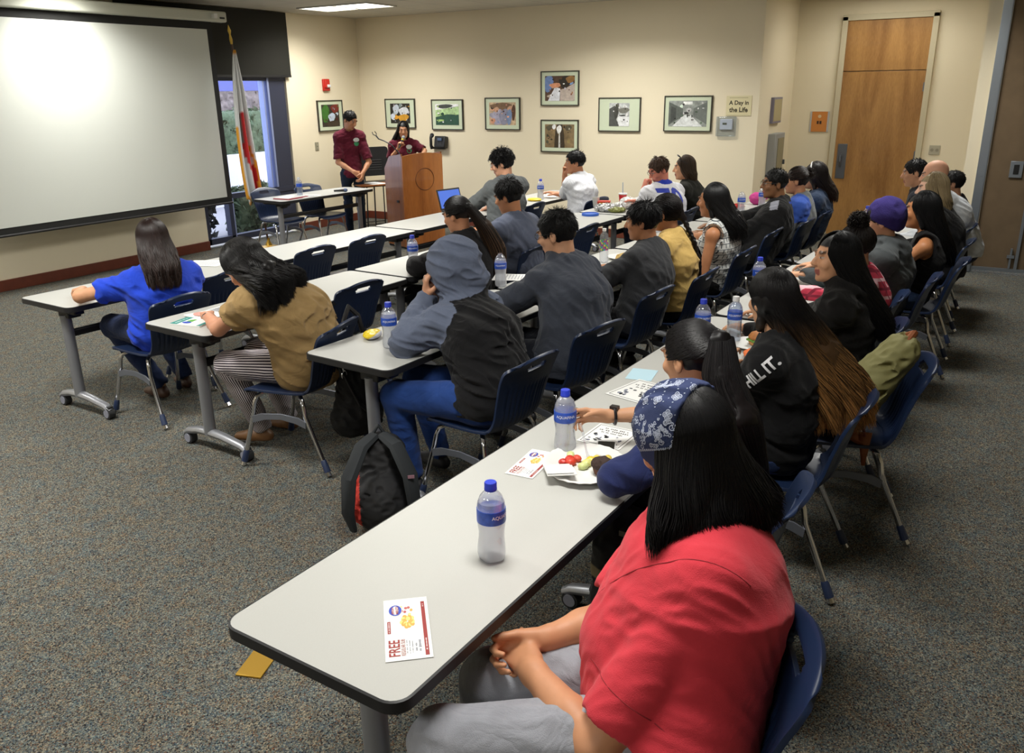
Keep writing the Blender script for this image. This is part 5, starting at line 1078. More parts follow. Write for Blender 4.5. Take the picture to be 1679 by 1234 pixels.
P_['gb'] = person('man in a blue grey T-shirt with short black hair', (5.8, 3.42), 84, (5.70, 3.48, 1.21), 92, 18, s=1.04, g=1.1, skin=(170, 116, 82), res=.008, top=dict(c=(86, 92, 110), sl='short', slen=.9, fit=.022), bot=(30, 34, 44), L=dict(w=(5.85, 3.9, .84), el=(5.62, 3.78, .79), d=(.3, .2, .2), pose='fist'), R=dict(w=(6.2, 3.86, .79)),
    hair=dict(kind='short', c=(17, 16, 17), n=1400, r=.0024, len=.035, vol=1.05))
def jersey(V, c):
    C = np.tile(S3((222, 222, 228)), (len(V), 1)); r = np.linalg.norm((V-c['Nk'])[:, :2], axis=1); C[(V[:, 2] > c['Nk'][2]+.022) & (r < .1)] = S3((44, 62, 170)); return C
P_['jer'] = person('man in a white football jersey with blue number 70, hand at his mouth', (8.35, 3.14), 64, (8.42, 3.30, 1.19), 138, 26, s=1.04, g=1.12, skin=(206, 128, 106), res=.008, top=dict(c=(222, 222, 228), colfn=jersey, sl='short', slen=.75, fit=.026), bot=(40, 44, 60),
    L=dict(w=(8.44, 3.47, .98), el=(8.50, 3.52, .78), d=(.0, -.15, .6), n=(.6, -.6, 0), pose='fist'), R=dict(w=(8.6, 3.55, .8)), hair=dict(kind='short', c=(66, 48, 36), n=500, r=.003, len=.03, vol=1.03))
glasses(P_['jer'])
P_['sun'] = person('woman with brown bobbed hair and sunglasses on her head, behind the jersey man', (9.05, 3.1), 92, (8.96, 3.22, 1.17), 112, 6, s=1.02, female=True, skin=(206, 156, 120), top=dict(c=(34, 34, 30), sl='long', slen=1, fit=.024), bot=(30, 30, 34),
    hair=dict(kind='long', c=(58, 44, 32), tip=(70, 52, 36), E=(8.98, 3.14, 1.03), M=(8.98, 3.16, 1.1), wE=.07, dE=.06, fr=62, n=450, r=.004))
# row D
P_['blu'] = person('woman in a bright blue T-shirt with long dark brown hair at the front row', (3.32, 4.66), 80, (3.37, 4.72, 1.13), 62, 4, s=1.06, g=1.2, female=True, skin=(206, 152, 116), res=.0078, top=dict(c=(40, 72, 200), sl='short', slen=.6, fit=.024, fold=.009, hem=.44), bot=(34, 46, 78), shoe=(76, 52, 40), feet=[(3.40, 4.92, .1), (3.62, 4.95, .1)],
    L=dict(w=(3.15, 5.22, .79), el=(2.98, 4.98, .81), d=(.1, .5, -.05), pose='cup'), R=dict(w=(3.78, 5.05, .80), el=(3.72, 4.80, .80), d=(.2, .6, 0), pose='fist'),
    hair=dict(kind='long', c=(34, 20, 17), tip=(52, 34, 26), E=(3.25, 4.50, .90), M=(3.30, 4.57, 1.02), wE=.085, dE=.045, fr=62, n=3600, shr=.024, r=.0026, wave=.008, ft=.5, rag=1.2))
P_['lap'] = person('curly haired man with glasses in a grey shirt typing on the laptop', (7.32, 4.6), 76, (7.45, 4.62, 1.295), 112, 20, s=1.06, g=1.12, skin=(214, 160, 130), res=.0085, hunch=.05, top=dict(c=(100, 104, 106), sl='long', slen=1, fit=.024, collar=True), bot=(34, 36, 44),
    L=dict(w=(7.58, 5.08, .79), el=(7.28, 4.98, .80), d=(.3, .4, 0), pose='cup'), R=dict(w=(7.8, 5.0, .79)), hair=dict(kind='curly', c=(16, 15, 16), n=900, r=.003, len=.03, vol=1.14))
glasses(P_['lap'], (150, 150, 156))
P_['whs'] = person('man in a short sleeved white shirt resting his chin on his fist', (8.75, 4.36), 84, (8.90, 4.52, 1.195), 122, 6, s=1.04, g=1.08, skin=(186, 128, 94), res=.0085, top=dict(c=(214, 216, 222), sl='short', slen=.75, fit=.026, collar=True), bot=(120, 120, 124),
    L=dict(w=(8.95, 4.68, 1.03), el=(9.02, 4.72, .79), d=(-.05, -.1, .6), n=(-.2, -.6, 0), pose='fist'), R=dict(w=(9.1, 4.86, .79)), hair=dict(kind='short', c=(18, 17, 18), n=900, r=.0026, len=.03, vol=1.03))
# standing pair
P_['man'] = person('standing man in a maroon T-shirt with hands clasped, head bowed', (9.2, 8.2), 232, (9.18, 8.15, 1.635), 268, 28, s=.985, g=.84, gt=.96, shw=.145, stand=True, skin=(186, 132, 98), res=.008, shoe=(24, 24, 26), top=dict(c=(88, 26, 42), sl='short', slen=.82, fit=.022, hem=.86), bot=(26, 36, 52),
    L=dict(w=(9.12, 7.93, .93), el=(9.32, 7.98, 1.06), d=(-.3, -.1, -.5), n=(-.3, .7, 0), pose='cup'), R=dict(w=(9.05, 8.02, .94), el=(9.02, 8.28, 1.07), d=(.35, -.35, -.4), n=(.5, .6, 0), pose='cup'), hair=dict(kind='short', c=(20, 18, 18), n=1000, r=.0026, len=.02))
P_['wom'] = person('woman in a maroon T-shirt behind the podium speaking into a microphone', (9.62, 7.62), 222, (9.6, 7.56, 1.49), 218, 10, s=.92, stand=True, female=True, skin=(200, 146, 112), res=.007, top=dict(c=(88, 26, 42), sl='short', slen=.8, fit=.02, hem=.8), bot=(26, 30, 44),
    R=dict(w=(9.45, 7.54, 1.25), el=(9.52, 7.76, 1.08), d=(-.02, -.15, .5), n=(.1, -.9, .1), pose='grip'), L=dict(w=(9.6, 7.25, 1.1), el=(9.75, 7.32, 1.2)), hair=dict(kind='long', c=(18, 16, 17), E=(9.62, 7.66, 1.27), M=(9.62, 7.65, 1.36), wE=.1, dE=.06, fr=46, n=700, r=.0032))
# ---------------------------------------------------------------- worn extras
def worn(ctx, name, F, m, colfn=None, noise=None): return ctx['pl'](name, F.mesh(name, colfn, noise), m)
# bandana
c = P_['red']; HL, RH, hs = c['HL'], c['RH'], c['hs']
F = Field(.0045); F.add(EL(HL(0, -.004, .026), A3([.101, .124, .114])*hs, RH), .02).add(EL(HL(0, .0, -.03), A3([.096, .104, .105])*hs, RH), .03)
n_b = nrm(-.62*c['hf']-.78*c['hu']); pb = HL(0, -.035, .055)                    # the back edge slants over the crown down to the nape
F.post.append(lambda P, d: np.maximum(d, (HL(0, -.055, .06)-P)@nrm(c['hf']*.95+c['hu']*.3)))
F.post.append(lambda P, d: np.maximum(d, (HL(0, .11, .034)-P)@nrm(.74*c['hu']-.67*c['hf'])))
bnd = worn(c, 'bandana', F, mat('bandana_cloth', rough=.9, attr=True, bump=.3, bscale=500), lambda V: np.tile(S3((40, 52, 92)), (len(V), 1)), folds(.005, 9, 4, c['hf']))
ro = np.array(c['root'].location); bvh = BVHTree.FromPolygons([v.co[:] for v in bnd.data.vertices], [tuple(p.vertices) for p in bnd.data.polygons]); cen = HL(0, -.004, .02)
mb = MB()
def bproj(th, ph):           # th azimuth from the face towards the man's left, ph polar from the top
    d = nrm(c['hl']*math.sin(th)*math.sin(ph)+c['hf']*math.cos(th)*math.sin(ph)+c['hu']*math.cos(ph)); o = Vector(cen-ro+d*.3); hit, no, i, dd = bvh.ray_cast(o, Vector(-d), .28)
    return None if hit is None else np.array(hit)+d*.0009
def stroke(pts, w_):
    P = [bproj(*p) for p in pts]
    for a, b_, pa, pb_ in zip(P[:-1], P[1:], pts[:-1], pts[1:]):
        if a is None or b_ is None or np.linalg.norm(a-b_) > .03: continue
        n_ = nrm((a+b_)/2-(cen-ro)); u = nrm(np.cross(b_-a, n_))*w_/2; mb.add([a-u, a+u, b_+u, b_-u], [(0, 1, 2, 3)])
rg = np.random.default_rng(5)
def motif(th, ph, s_):
    q = lambda x, y: (th+x/max(math.sin(ph), .3)*s_, ph+y*s_)
    for k in range(4):
        a0 = k*math.pi/2+.4; stroke([q(.09*math.cos(a0)+.075*math.cos(t), .09*math.sin(a0)+.075*math.sin(t)) for t in np.linspace(0, 6.28, 11)], .0019)
        stroke([q(.09*math.cos(a0)+.03*math.cos(t), .09*math.sin(a0)+.03*math.sin(t)) for t in np.linspace(0, 6.28, 7)], .0016)
    for k in range(4): a0 = k*math.pi/2+rg.uniform(0, .6); x, y = .25*math.cos(a0), .25*math.sin(a0); stroke([q(x, y-.015), q(x, y+.015)], .0036)
for i in range(-2, 5):
    for j in range(4):
        th = .62*i+.31*(j % 2)+.1; ph = .3+.36*j
        if ph < 1.4 and not (ph > .95 and th < 1.35 and th > -1.35): motif(th, ph, .62)
for k in range(14): a = k*2*math.pi/14; stroke([(1.2+.02*math.cos(a), .14+.02*math.sin(a)), (1.2+.3*math.cos(a), .2+.13*math.sin(a))], .006)
for i in range(230):        # dense paisley border round the brow
    th = rg.uniform(-1.6, 2.3); ph = rg.uniform(1.0, 1.62)+.1*max(0, abs(th)-1.3); r_ = rg.uniform(.03, .07); k0 = rg.uniform(0, 6.28)
    stroke([(th+r_*math.cos(t+k0)*(1-t/9), ph+r_*math.sin(t+k0)*(1-t/9)) for t in np.linspace(0, 6.8, 10)], .0021)
for i in range(70): th = -1.7+i*.06; stroke([(th+.02*math.cos(t), 1.70+.02*math.sin(t)) for t in np.linspace(0, 6.28, 7)], .0022)
mb.build('printed_pattern', mat('bandana_print', (176, 184, 206), .9), bnd, smooth=False)
# stitched seams of the red shirt
c = P_['red']; o_ = c['top']; bt = BVHTree.FromPolygons([v.co[:] for v in o_.data.vertices], [tuple(p.vertices) for p in o_.data.polygons]); A = c['arms']['L']; sd_ = nrm(A['E']-A['S'])
def seam(cen_, ax_, a0, a1, n=40, r=.0016, name='seam'):
    u = nrm(np.cross(ax_, [0, 0, 1.])); v = np.cross(ax_, u); P = []
    for a in np.linspace(a0, a1, n):
        d = u*math.cos(a)+v*math.sin(a); h_, *_ = bt.ray_cast(Vector(cen_-ro+d*.5), Vector(-d), .6)
        if h_ is not None: P.append(np.array(h_))
    if len(P) > 3: P = [P[0]]+[(P[i-1]+2*P[i]+P[i+1])/4 for i in range(1, len(P)-1)]+[P[-1]]; MB().tube(P, r, 6).build(name, mat('seam_red', (150, 36, 46), .9), o_)
seam(A['S']+sd_*.03+c['l']*-.02, nrm(sd_*.55+c['l']*.8), -2.6, 2.0); seam(A['S']+sd_*(np.linalg.norm(A['E']-A['S'])*.68), sd_, -3.1, 3.1)
# beanie
c = P_['bean']; HL, RH, hs = c['HL'], c['RH'], c['hs']; F = Field(.008); F.add(EL(HL(0, -.03, .03), A3([.096, .114, .112])*hs, RH), .02).add(EL(HL(0, -.07, -.0), A3([.08, .07, .1])*hs, RH), .04); F.post.append(lambda P, d: np.maximum(d, (HL(0, .09, .035)-P)@nrm(.84*c['hu']-.54*c['hf'])))
worn(c, 'beanie', F, mat('knit', rough=.95, attr=True, bump=.6, bscale=160), lambda V: np.tile(S3((40, 28, 96)), (len(V), 1)), folds(.005, 6, 3))
# hood of the sitting figure is part of the shirt; its drawn opening
# sunglasses on the head, hair clip, wrist watch
c = P_['sun']; HL = c['HL']; o = np.array(c['root'].location); q = MB()
for s_ in (1, -1): q.tube([HL(s_*.035+.024*math.cos(a), .05+.012*math.sin(a), .118+.01*math.sin(a))-o for a in np.linspace(0, 6.28, 13)], .006, 6)
q.tube([HL(.075, .05, .09)-o, HL(.088, -.03, .04)-o], .004, 6).tube([HL(-.075, .05, .09)-o, HL(-.088, -.03, .04)-o], .004, 6); q.build('sunglasses', M_blackpl, c['root'])
c = P_['den']; HL = c['HL']; o = np.array(c['root'].location); MB().tube([HL(.05*math.sin(a)*2, .02, .115*math.cos(a))-o for a in np.linspace(-.9, .9, 11)], .008, 8).build('hair_band', M_white, c['root'])
c = P_['pony2']; A = c['arms']['R']; o = np.array(c['root'].location); d = nrm(A['E']-A['W']); w0 = A['W']+d*.03; q = MB(); u = nrm(np.cross(d, [0, 0, 1.])); v = np.cross(d, u)
q.tube([w0+(u*math.cos(a)+v*math.sin(a))*.031-o for a in np.linspace(0, 6.28, 19)], .006, 6).box(w0+v*-.032-o, (.024, .03, .012)); q.build('wrist_watch', mat('watch_dark', (50, 48, 50), .3, metal=.6), c['root'])
# prints on clothing
def print_on(ctx, strings, P0, ux, uy, nh, m, lift=.004, sub=3):
    """strings: (text, x, y, w, h); P0 world origin, ux uy directions, dropped on the shirt along -nh"""
    o = ctx['top']; ro = np.array(ctx['root'].location); bv = BVHTree.FromPolygons([v.co[:] for v in o.data.vertices], [tuple(p.vertices) for p in o.data.polygons]); q = MB(); nh = nrm(nh); ux, uy = nrm(ux), nrm(uy)
    def T(x, y):
        p = Vector(np.array(P0)+ux*x+uy*y-ro); hit, *_ = bv.ray_cast(p+Vector(nh)*.2, -Vector(nh), .5); return np.array(hit if hit is not None else p)+nh*lift
    for (s_, x, y, w_, h_) in strings:
        if callable(s_): s_(q, T)
        else: text_on(q, s_, lambda a, b: T(a+x, b+y), w=w_, h=h_, bold=.035, sub=.12)
    q.build('print', m, o, smooth=False)
c = P_['omb']; A = c['arms']['L']; ua = nrm(A['S']-A['E']); nh = nrm(np.array([-.9, -.3, .3])); nh = nrm(nh-ua*(nh@ua)); mid = A['E']*.5+A['S']*.5
print_on(c, [('CHILL', -.09, 0, .13, .05), ('CHILL', .055, 0, .13, .05), ('IT.', .16, 0, .05, .05)], mid, ua, -np.cross(ua, nh)*-1 if False else np.cross(nh, ua), nh, mat('print_white', (214, 214, 218), .8))
c = P_['jer']; b = -c['f']; M_num = mat('number_blue', (44, 62, 170), .7)
print_on(c, [('70', -.045, 0, .24, .2)], c['Ch']+c['up']*.07, -c['l']*-1 if False else -c['l'], c['up'], b, M_num)
for k in ('man', 'wom'):
    c = P_[k]; ms = [mat('emblem_white', (214, 220, 220), .7), mat('emblem_green', (44, 130, 84), .7)]; o = c['top']; ro = np.array(c['root'].location); bv = BVHTree.FromPolygons([v.co[:] for v in o.data.vertices], [tuple(p.vertices) for p in o.data.polygons]); q = MB(); P0 = c['Ch']+c['up']*.07+c['l']*.075
    ux, uy, nh = c['l'], c['up'], c['f']
    def T(x, y, lf=.003):
        p = Vector(P0+ux*x+uy*y-ro); hit, *_ = bv.ray_cast(p+Vector(nh)*.25, -Vector(nh), .5); return np.array(hit if hit is not None else p)+nh*lf
    q.add([T(.043*math.cos(t), .03+.03*math.sin(t)) for t in np.linspace(0, 6.28, 13)[:-1]], [tuple(range(12))], 0)
    q.add([T(.036*math.cos(t), -.01+.045*math.sin(t)*(1 if math.sin(t) < 0 else .2), .004) for t in np.linspace(0, 6.28, 15)[:-1]], [tuple(range(14))], 1)
    q.add([T(x, y, .005) for x, y in ((-.024, .004), (0, .034), (.024, .004))], [(0, 1, 2)], 0); q.build('emblem', ms, o, smooth=False)

# ---------------------------------------------------------------- bottles
def bottle(label, loc, rz=0, cap=(38, 60, 190), kind='still', txt=True, group='bottles of water', water=.6, capon=True, name='water_bottle', s=1.):
    r = empty(name, loc, rz, label, 'bottle', group)
    lobe = lambda a, z: 1+(.05*math.cos(5*a) if z < .05 else .05*math.cos(5*a)*max(0, 1-(z-.05)/.03))
    if kind == 'still': prof = [(.012, .006), (.024, 0), (.031, .004), (.034, .02), (.0335, .04), (.031, .07), (.031, .085), (.034, .108), (.0345, .115), (.0345, .155), (.034, .162), (.0325, .172), (.027, .188), (.019, .199), (.0135, .205), (.0125, .213)]
    else:
        prof = [(.012, .006), (.024, 0), (.03, .004)]
        for i in range(9): prof += [(.0305, .012+i*.0115), (.0325, .017+i*.0115)]
        prof += [(.032, .118), (.032, .158), (.0315, .164), (.029, .178), (.021, .194), (.0135, .204), (.0125, .213)]
    MB().lathe(prof, 30, mod=lobe if kind == 'still' else None).build('bottle_body', M_pet, r, sharp=60)
    if water: wp = [(max(a-.0012, .005), b+.002) for a, b in prof if b < .2*water+.06]; MB().lathe(wp, 30, mod=lobe if kind == 'still' else None).build('water', M_water if kind == 'still' else glassy_clear, r, sharp=60)
    rr = .0352 if kind == 'still' else .0328; q = MB(); n = 30
    q.lathe([(rr, .117), (rr+.0002, .118), (rr+.0002, .154), (rr, .155)], n); o = q.build('label', M_label, r, sharp=60)
    if txt:
        q = MB(); f = lambda w, x0, z0: (lambda x, y: ((rr+.0008)*math.cos((x+x0)/rr), (rr+.0008)*math.sin((x+x0)/rr), z0+y)); text_on(q, 'AQUAFINA', f(0, 0, .139), w=.062, h=.012, bold=.015)
        for k in range(5):
            for j in range(6):
                a = -2.6-.13*j; q.add([((rr+.0008)*math.cos(a), (rr+.0008)*math.sin(a), .123+k*.006), ((rr+.0008)*math.cos(a+.1), (rr+.0008)*math.sin(a+.1), .123+k*.006), ((rr+.0008)*math.cos(a+.1), (rr+.0008)*math.sin(a+.1), .1255+k*.006), ((rr+.0008)*math.cos(a), (rr+.0008)*math.sin(a), .1255+k*.006)], [(0, 1, 2, 3)])
        q.build('label_print', mat('label_white', (222, 228, 244), .5), o, smooth=False)
    if capon: MB().lathe([(.0146, .205), (.0152, .207), (.0152, .211), (.0146, .212), (.0148, .226), (.0135, .2285), (.002, .2285)], 24, mod=lambda a, z: 1+.015*math.cos(24*a)).build('cap', mat('cap_%d_%d_%d' % cap, cap, .4), r, sharp=50)
    r.scale = (1.16*s, 1.16*s, 1.05*s)
    return r
glassy_clear = glassy('clear_water', tint=(232, 238, 246), diff=.04, gloss=.02)
M_label = mat('label_blue', (44, 84, 188), .35, var=.25, vscale=60)
TZ = .7415
bottle('water bottle with blue cap alone on the nearest table', (1.741, 1.135, TZ), -95, water=.62)
bottle('water bottle with blue cap held by the hand of the ponytail girl', (2.50, 1.30, TZ), -150, water=.75)
bottle('water bottle by the yellow snack bag, near the hooded person', (3.225, 2.70, TZ), -140)
bottle('water bottle on the table left of the ponytail woman in black', (4.95, 3.87, TZ), -140)
bottle('open water bottle without a cap between the hooded person and the grey hoodie', (4.70, 2.94, TZ), -150, capon=False)
bottle('ribbed clear water bottle with a white cap by the sandwich', (4.16, 1.183, TZ), -165, cap=(224, 224, 226), kind='ribbed', water=.7)
bottle('water bottle with blue cap rising behind the head of the girl holding the bottle', (4.03, 1.31, TZ), -150, water=.55)
bottle('water bottle with blue cap left of the long ombre hair', (5.25, 1.36, TZ), -150)
bottle('clear bottle of water on the small table by the window', (7.884, 7.93, TZ), -150, cap=(210, 214, 220), kind='ribbed', txt=False)
bottle('water bottle on the far front row table near the white shirt man', (8.9, 4.98, TZ), -150)
bottle('left one of the two water bottles on the table with the pink bag', (8.72, 2.50, TZ), -150, capon=False)
bottle('right one of the two water bottles on the table with the pink bag, blue cap', (9.25, 2.43, TZ), -150)
bottle('water bottle whose blue cap shows over the purple beanie', (8.0, 1.17, TZ), -150)
# slim bottle with a colourful label
sb = empty('water_bottle', (5.76, 2.673, TZ), 0, 'tall slim clear bottle with a colourful label near the dark grey T-shirt man', 'bottle')
MB().lathe([(.01, 0), (.03, .001), (.034, .006), (.034, .16), (.033, .19), (.026, .215), (.014, .23), (.0125, .245)], 26).build('bottle_body', M_pet, sb, sharp=60)
q = MB(); cs = [(196, 60, 130), (222, 214, 70), (60, 150, 200), (120, 60, 150), (90, 180, 80)]; ms = [mat('slim_%d' % i, x, .4) for i, x in enumerate(cs)]
for k in range(5):
    for j in range(16): a = j*.39+k*.2; r_ = .0344; z0 = .095+k*.016; q.add([(r_*math.cos(a), r_*math.sin(a), z0), (r_*math.cos(a+.3), r_*math.sin(a+.3), z0), (r_*math.cos(a+.3), r_*math.sin(a+.3), z0+.011), (r_*math.cos(a), r_*math.sin(a), z0+.013)], [(0, 1, 2, 3)], (j*3+k) % 5)
q.build('label_print', ms, sb, smooth=False); MB().lathe([(.0146, .238), (.0148, .256), (.002, .257)], 20).build('cap', M_white, sb, sharp=50)

# ---------------------------------------------------------------- coupons, papers
M_red = mat('ink_red', (150, 52, 50), .6); M_bl = mat('ink_blue', (52, 78, 180), .6); M_or = mat('ink_orange', (232, 168, 84), .6); M_ye = mat('ink_yellow', (232, 216, 130), .6); M_gr = mat('ink_grey', (120, 124, 140), .6); M_pk = mat('ink_ham', (186, 96, 96), .6); M_ok = mat('ink_black', (44, 44, 48), .7)
def flat_obj(name, c0, cu, cv, label, cat, z=TZ+.0006, group=None, th=.0006):
    """sheet with corner c0 and edge end points cu (along u), cv (along v) on the table"""
    c0, cu, cv = [np.array([p[0], p[1], z]) for p in (c0, cu, cv)]; u = cu-c0; v = cv-c0; W_, H_ = np.linalg.norm(u), np.linalg.norm(v); u = nrm(u); v = v-(v@u)*u; H_ = np.linalg.norm(v); v = nrm(v)
    r = empty(name, c0, 0, label, cat, group); T = lambda x, y, l=0: u*x*W_+v*y*H_+np.array([0, 0, th+l]); return r, T, W_, H_
def sheet(r, T, m=None, name='sheet'):
    q = MB(); P = [T(0, 0, 0), T(1, 0, 0), T(1, 1, 0), T(0, 1, 0)]; t = np.array([0, 0, -.0005]); q.add([p+t for p in P]+P, [(0, 1, 2, 3), (4, 5, 6, 7), (0, 1, 5, 4), (1, 2, 6, 5), (2, 3, 7, 6), (3, 0, 4, 7)]); q.build(name, m or M_white, r, smooth=False)
def quad(q, T, x0, y0, x1, y1, m, l=.0003): q.add([T(x0, y0, l), T(x1, y0, l), T(x1, y1, l), T(x0, y1, l)], [(0, 1, 2, 3)], m)
def disc(q, T, x, y, rx, ry, m, l=.0003, n=20): q.add([T(x+rx*math.cos(t), y+ry*math.sin(t), l) for t in [6.283*i/n for i in range(n)]], [tuple(range(n))], m)
def marks(q, T, x, y, w_, h_, m, l=.0004, n=14):
    """a line of print too small to read"""
    r_ = np.random.default_rng(int((x*7+y*131+w_*17)*1000)); p = x-w_/2; st = w_/n
    for k in range(n):
        if r_.random() < .16: p += st; continue
        a = .55+.45*r_.random(); q.add([T(p, y-h_/2*a, l), T(p+st*.62, y-h_/2*a, l), T(p+st*.62, y+h_/2*a, l), T(p, y+h_/2*a, l)], [(0, 1, 2, 3)], m); p += st
def coupon(c0, cu, cv, label):
    """reads along u; v up the card"""
    r, T, W_, H_ = flat_obj('coupon', c0, cu, cv, label, 'coupon', group='coupons on the nearest table'); sheet(r, T); q = MB(); as_ = W_/H_
    def tx(s_, x, y, w_, m, h=None, bold=0): text_on(q, s_, lambda a, b: T(x+a, y+b, .0004), w=w_, h=h, m=m, bold=bold)
    tx('FREE', .19, .80, .25, 0, h=.24, bold=.02); tx('REGULAR SUB', .19, .61, .25, 0, h=.09)
    for k, y in enumerate((.53, .47, .41)): marks(q, T, .19, y, .22-.02*k, .022, 4)
    marks(q, T, .19, .33, .14, .04, 4, n=8); marks(q, T, .19, .25, .2, .06, 4, n=10)
    quad(q, T, .04, .07, .92, .155, 0); marks(q, T, .22, .112, .2, .03, 5); marks(q, T, .86, .112, .06, .03, 5, n=5)
    quad(q, T, .42, .86, .62, .93, 0); marks(q, T, .52, .895, .17, .03, 5)
    for k in range(26): a = k*.242; rr = .05+.06*((k*7) % 5)/5; disc(q, T, .60+rr*math.cos(a)*.9, .48+rr*math.sin(a)*1.3, .035, .05, [2, 3, 2][k % 3], .0003+k*.00001, 9)
    for k in range(30): a = k*.9; rr = .03+.09*((k*5) % 7)/7; disc(q, T, .80+rr*math.cos(a)*.9, .50+rr*math.sin(a)*1.5, .022, .035, [6, 3, 2, 6][k % 4], .0003+k*.00001, 8)
    disc(q, T, .80, .74, .098, .155, 5, .0007); disc(q, T, .80, .74, .092, .146, 1, .0008); disc(q, T, .80, .74, .075, .075, 5, .0009)
    for s_, y in (("JERSEY", .79), ("MIKE'S", .70)): text_on(q, s_, lambda a, b: T(.80+a, y+b, .0011), w=.13, h=.07, m=0, bold=.03)
    q.build('print', [M_red, M_bl, M_or, M_ye, M_gr, M_white, M_pk], r, smooth=False)
coupon(at(711, 1077, z=.74), at(698, 978, z=.74), at(632, 1085, z=.74), 'white and red FREE sub coupon lying alone at the near end of the table') if False else None
c3_, c4_, c2_ = at(632, 1085, z=TZ), at(630, 986, z=TZ), at(711, 1077, z=TZ)
coupon(c2_, at(699, 978, z=TZ), c3_, 'white FREE sandwich coupon alone at the near corner of the nearest table')
coupon(at(873, 785, z=TZ), at(916, 744, z=TZ), at(825, 778, z=TZ), 'white FREE sandwich coupon tucked beside the paper plate')
def flyer(c0, cu, cv, label):
    r, T, W_, H_ = flat_obj('flyer', c0, cu, cv, label, 'flyer'); sheet(r, T); q = MB()
    for a in ((.05, .05, .95, .065), (.05, .935, .95, .95), (.05, .05, .065, .95), (.935, .05, .95, .95)): quad(q, T, *a, 0)
    for y, w_ in ((.82, .6), (.72, .7), (.62, .5)): marks(q, T, .5, y, w_, .055, 0, .0005)
    for k in range(22): x = .15+.7*rg.random(); y = .14+.36*rg.random(); disc(q, T, x, y, .02+.03*rg.random(), .02+.04*rg.random(), 0 if k % 3 else 1, .0004, 7)
    q.build('print', [M_ok, M_gr], r, smooth=False)
# on the A1 table
tb = empty('card', (*at(1050, 617, z=TZ)[:2], TZ+.0002), 10, 'pale blue card under the flyer with drawings', 'card'); MB().box((0.03, 0, 0), (.16, .12, .0006)).build('sheet', mat('pale_blue', (180, 212, 226), .7), tb, smooth=False)
a0, a1, a2 = at(992, 645, z=TZ), at(1058, 664, z=TZ), at(1035, 618, z=TZ); flyer(a0, a1, a2, 'black and white bordered flyer on the second table of the nearest row')
a0, a1, a2 = at(945, 722, z=TZ), at(1015, 738, z=TZ), at(975, 692, z=TZ); flyer(a0, a1, a2, 'black and white flyer under the forearm behind the held bottle')
ph = empty('mobile_phone', (2.585, 1.175, TZ+.004), 22, 'black mobile phone with white rim beside the paper plate', 'phone')
q = MB(); q.prism(rrect(.14, .07, .01), -.0035, .0035); q.prism(rrect(.112, .062, .002), .0035, .004, m=1); q.build('body', [mat('phone_white', (206, 206, 208), .3), mat('phone_black', (16, 16, 18), .1)], ph)
# plates
def plate(loc, label, r0=.13, deep=.018, oval=1., rz=0, name='paper_plate'):
    r = empty(name, (*loc[:2], TZ), rz, label, 'plate', 'paper plates'); q = MB(); n = 48; fl = lambda a, z: 1+(.012*math.cos(24*a) if z > .008 else 0)
    q.lathe([(.001, .003), (r0*.62, .002), (r0*.72, .006), (r0*.9, deep), (r0, deep+.002), (r0, deep), (r0*.9, deep-.003), (r0*.72, .003), (r0*.6, 0), (.001, .0)], n, mod=fl); o = q.build('plate', mat('plate_white', (224, 224, 222), .55), r, sharp=60); o.scale = (oval, 1, 1); return r
PL = (2.40, 1.17); plate(PL, 'large white paper plate with fruit and a chocolate muffin', .145, .022, 1.15, 20)
def muffin(loc, label, top, cup, s=1.):
    r = empty('muffin', loc, 0, label, 'muffin'); q = MB(); q.lathe([(.022*s, 0), (.0235*s, .001), (.032*s, .034*s), (.031*s, .036*s)], 48, mod=lambda a, z: 1+.035*math.cos(24*a)); q.build('paper_cup', mat('cup_%d' % cup[0], cup, .8), r, sharp=60)
    F = Field(.003); F.add(EL((0, 0, .036*s), (.036*s, .036*s, .022*s)), .01); [F.add(EL((.02*math.cos(a)*s, .02*math.sin(a)*s, .05*s), (.008*s, .008*s, .006*s)), .004) for a in (0, 1.7, 3.1, 4.6)]
    link('muffin_top', F.mesh('m', None, folds(.0018, 60, 2)), mat('cake_%d' % top[0], top, .8, bump=.5, bscale=300), r); return r
muffin((2.385, 1.098, TZ+.004), 'dark chocolate muffin on the fruit plate', (52, 34, 28), (92, 56, 40), 1.05)
def fruit(name, label, loc, c, r3, seed=0, cat='fruit', group='fruit pieces on the plate', h=.0035):
    F = Field(h); F.add(EL((0, 0, r3[2]*.8), r3, rotz(seed*37)), .004); o = link(name, F.mesh(name, None, folds(.0015, 45, seed)), mat('%s_%d_%d_%d' % ((name,)+c), c, .35, var=.15, vscale=80), None, loc); return tag(o, label, cat, group)
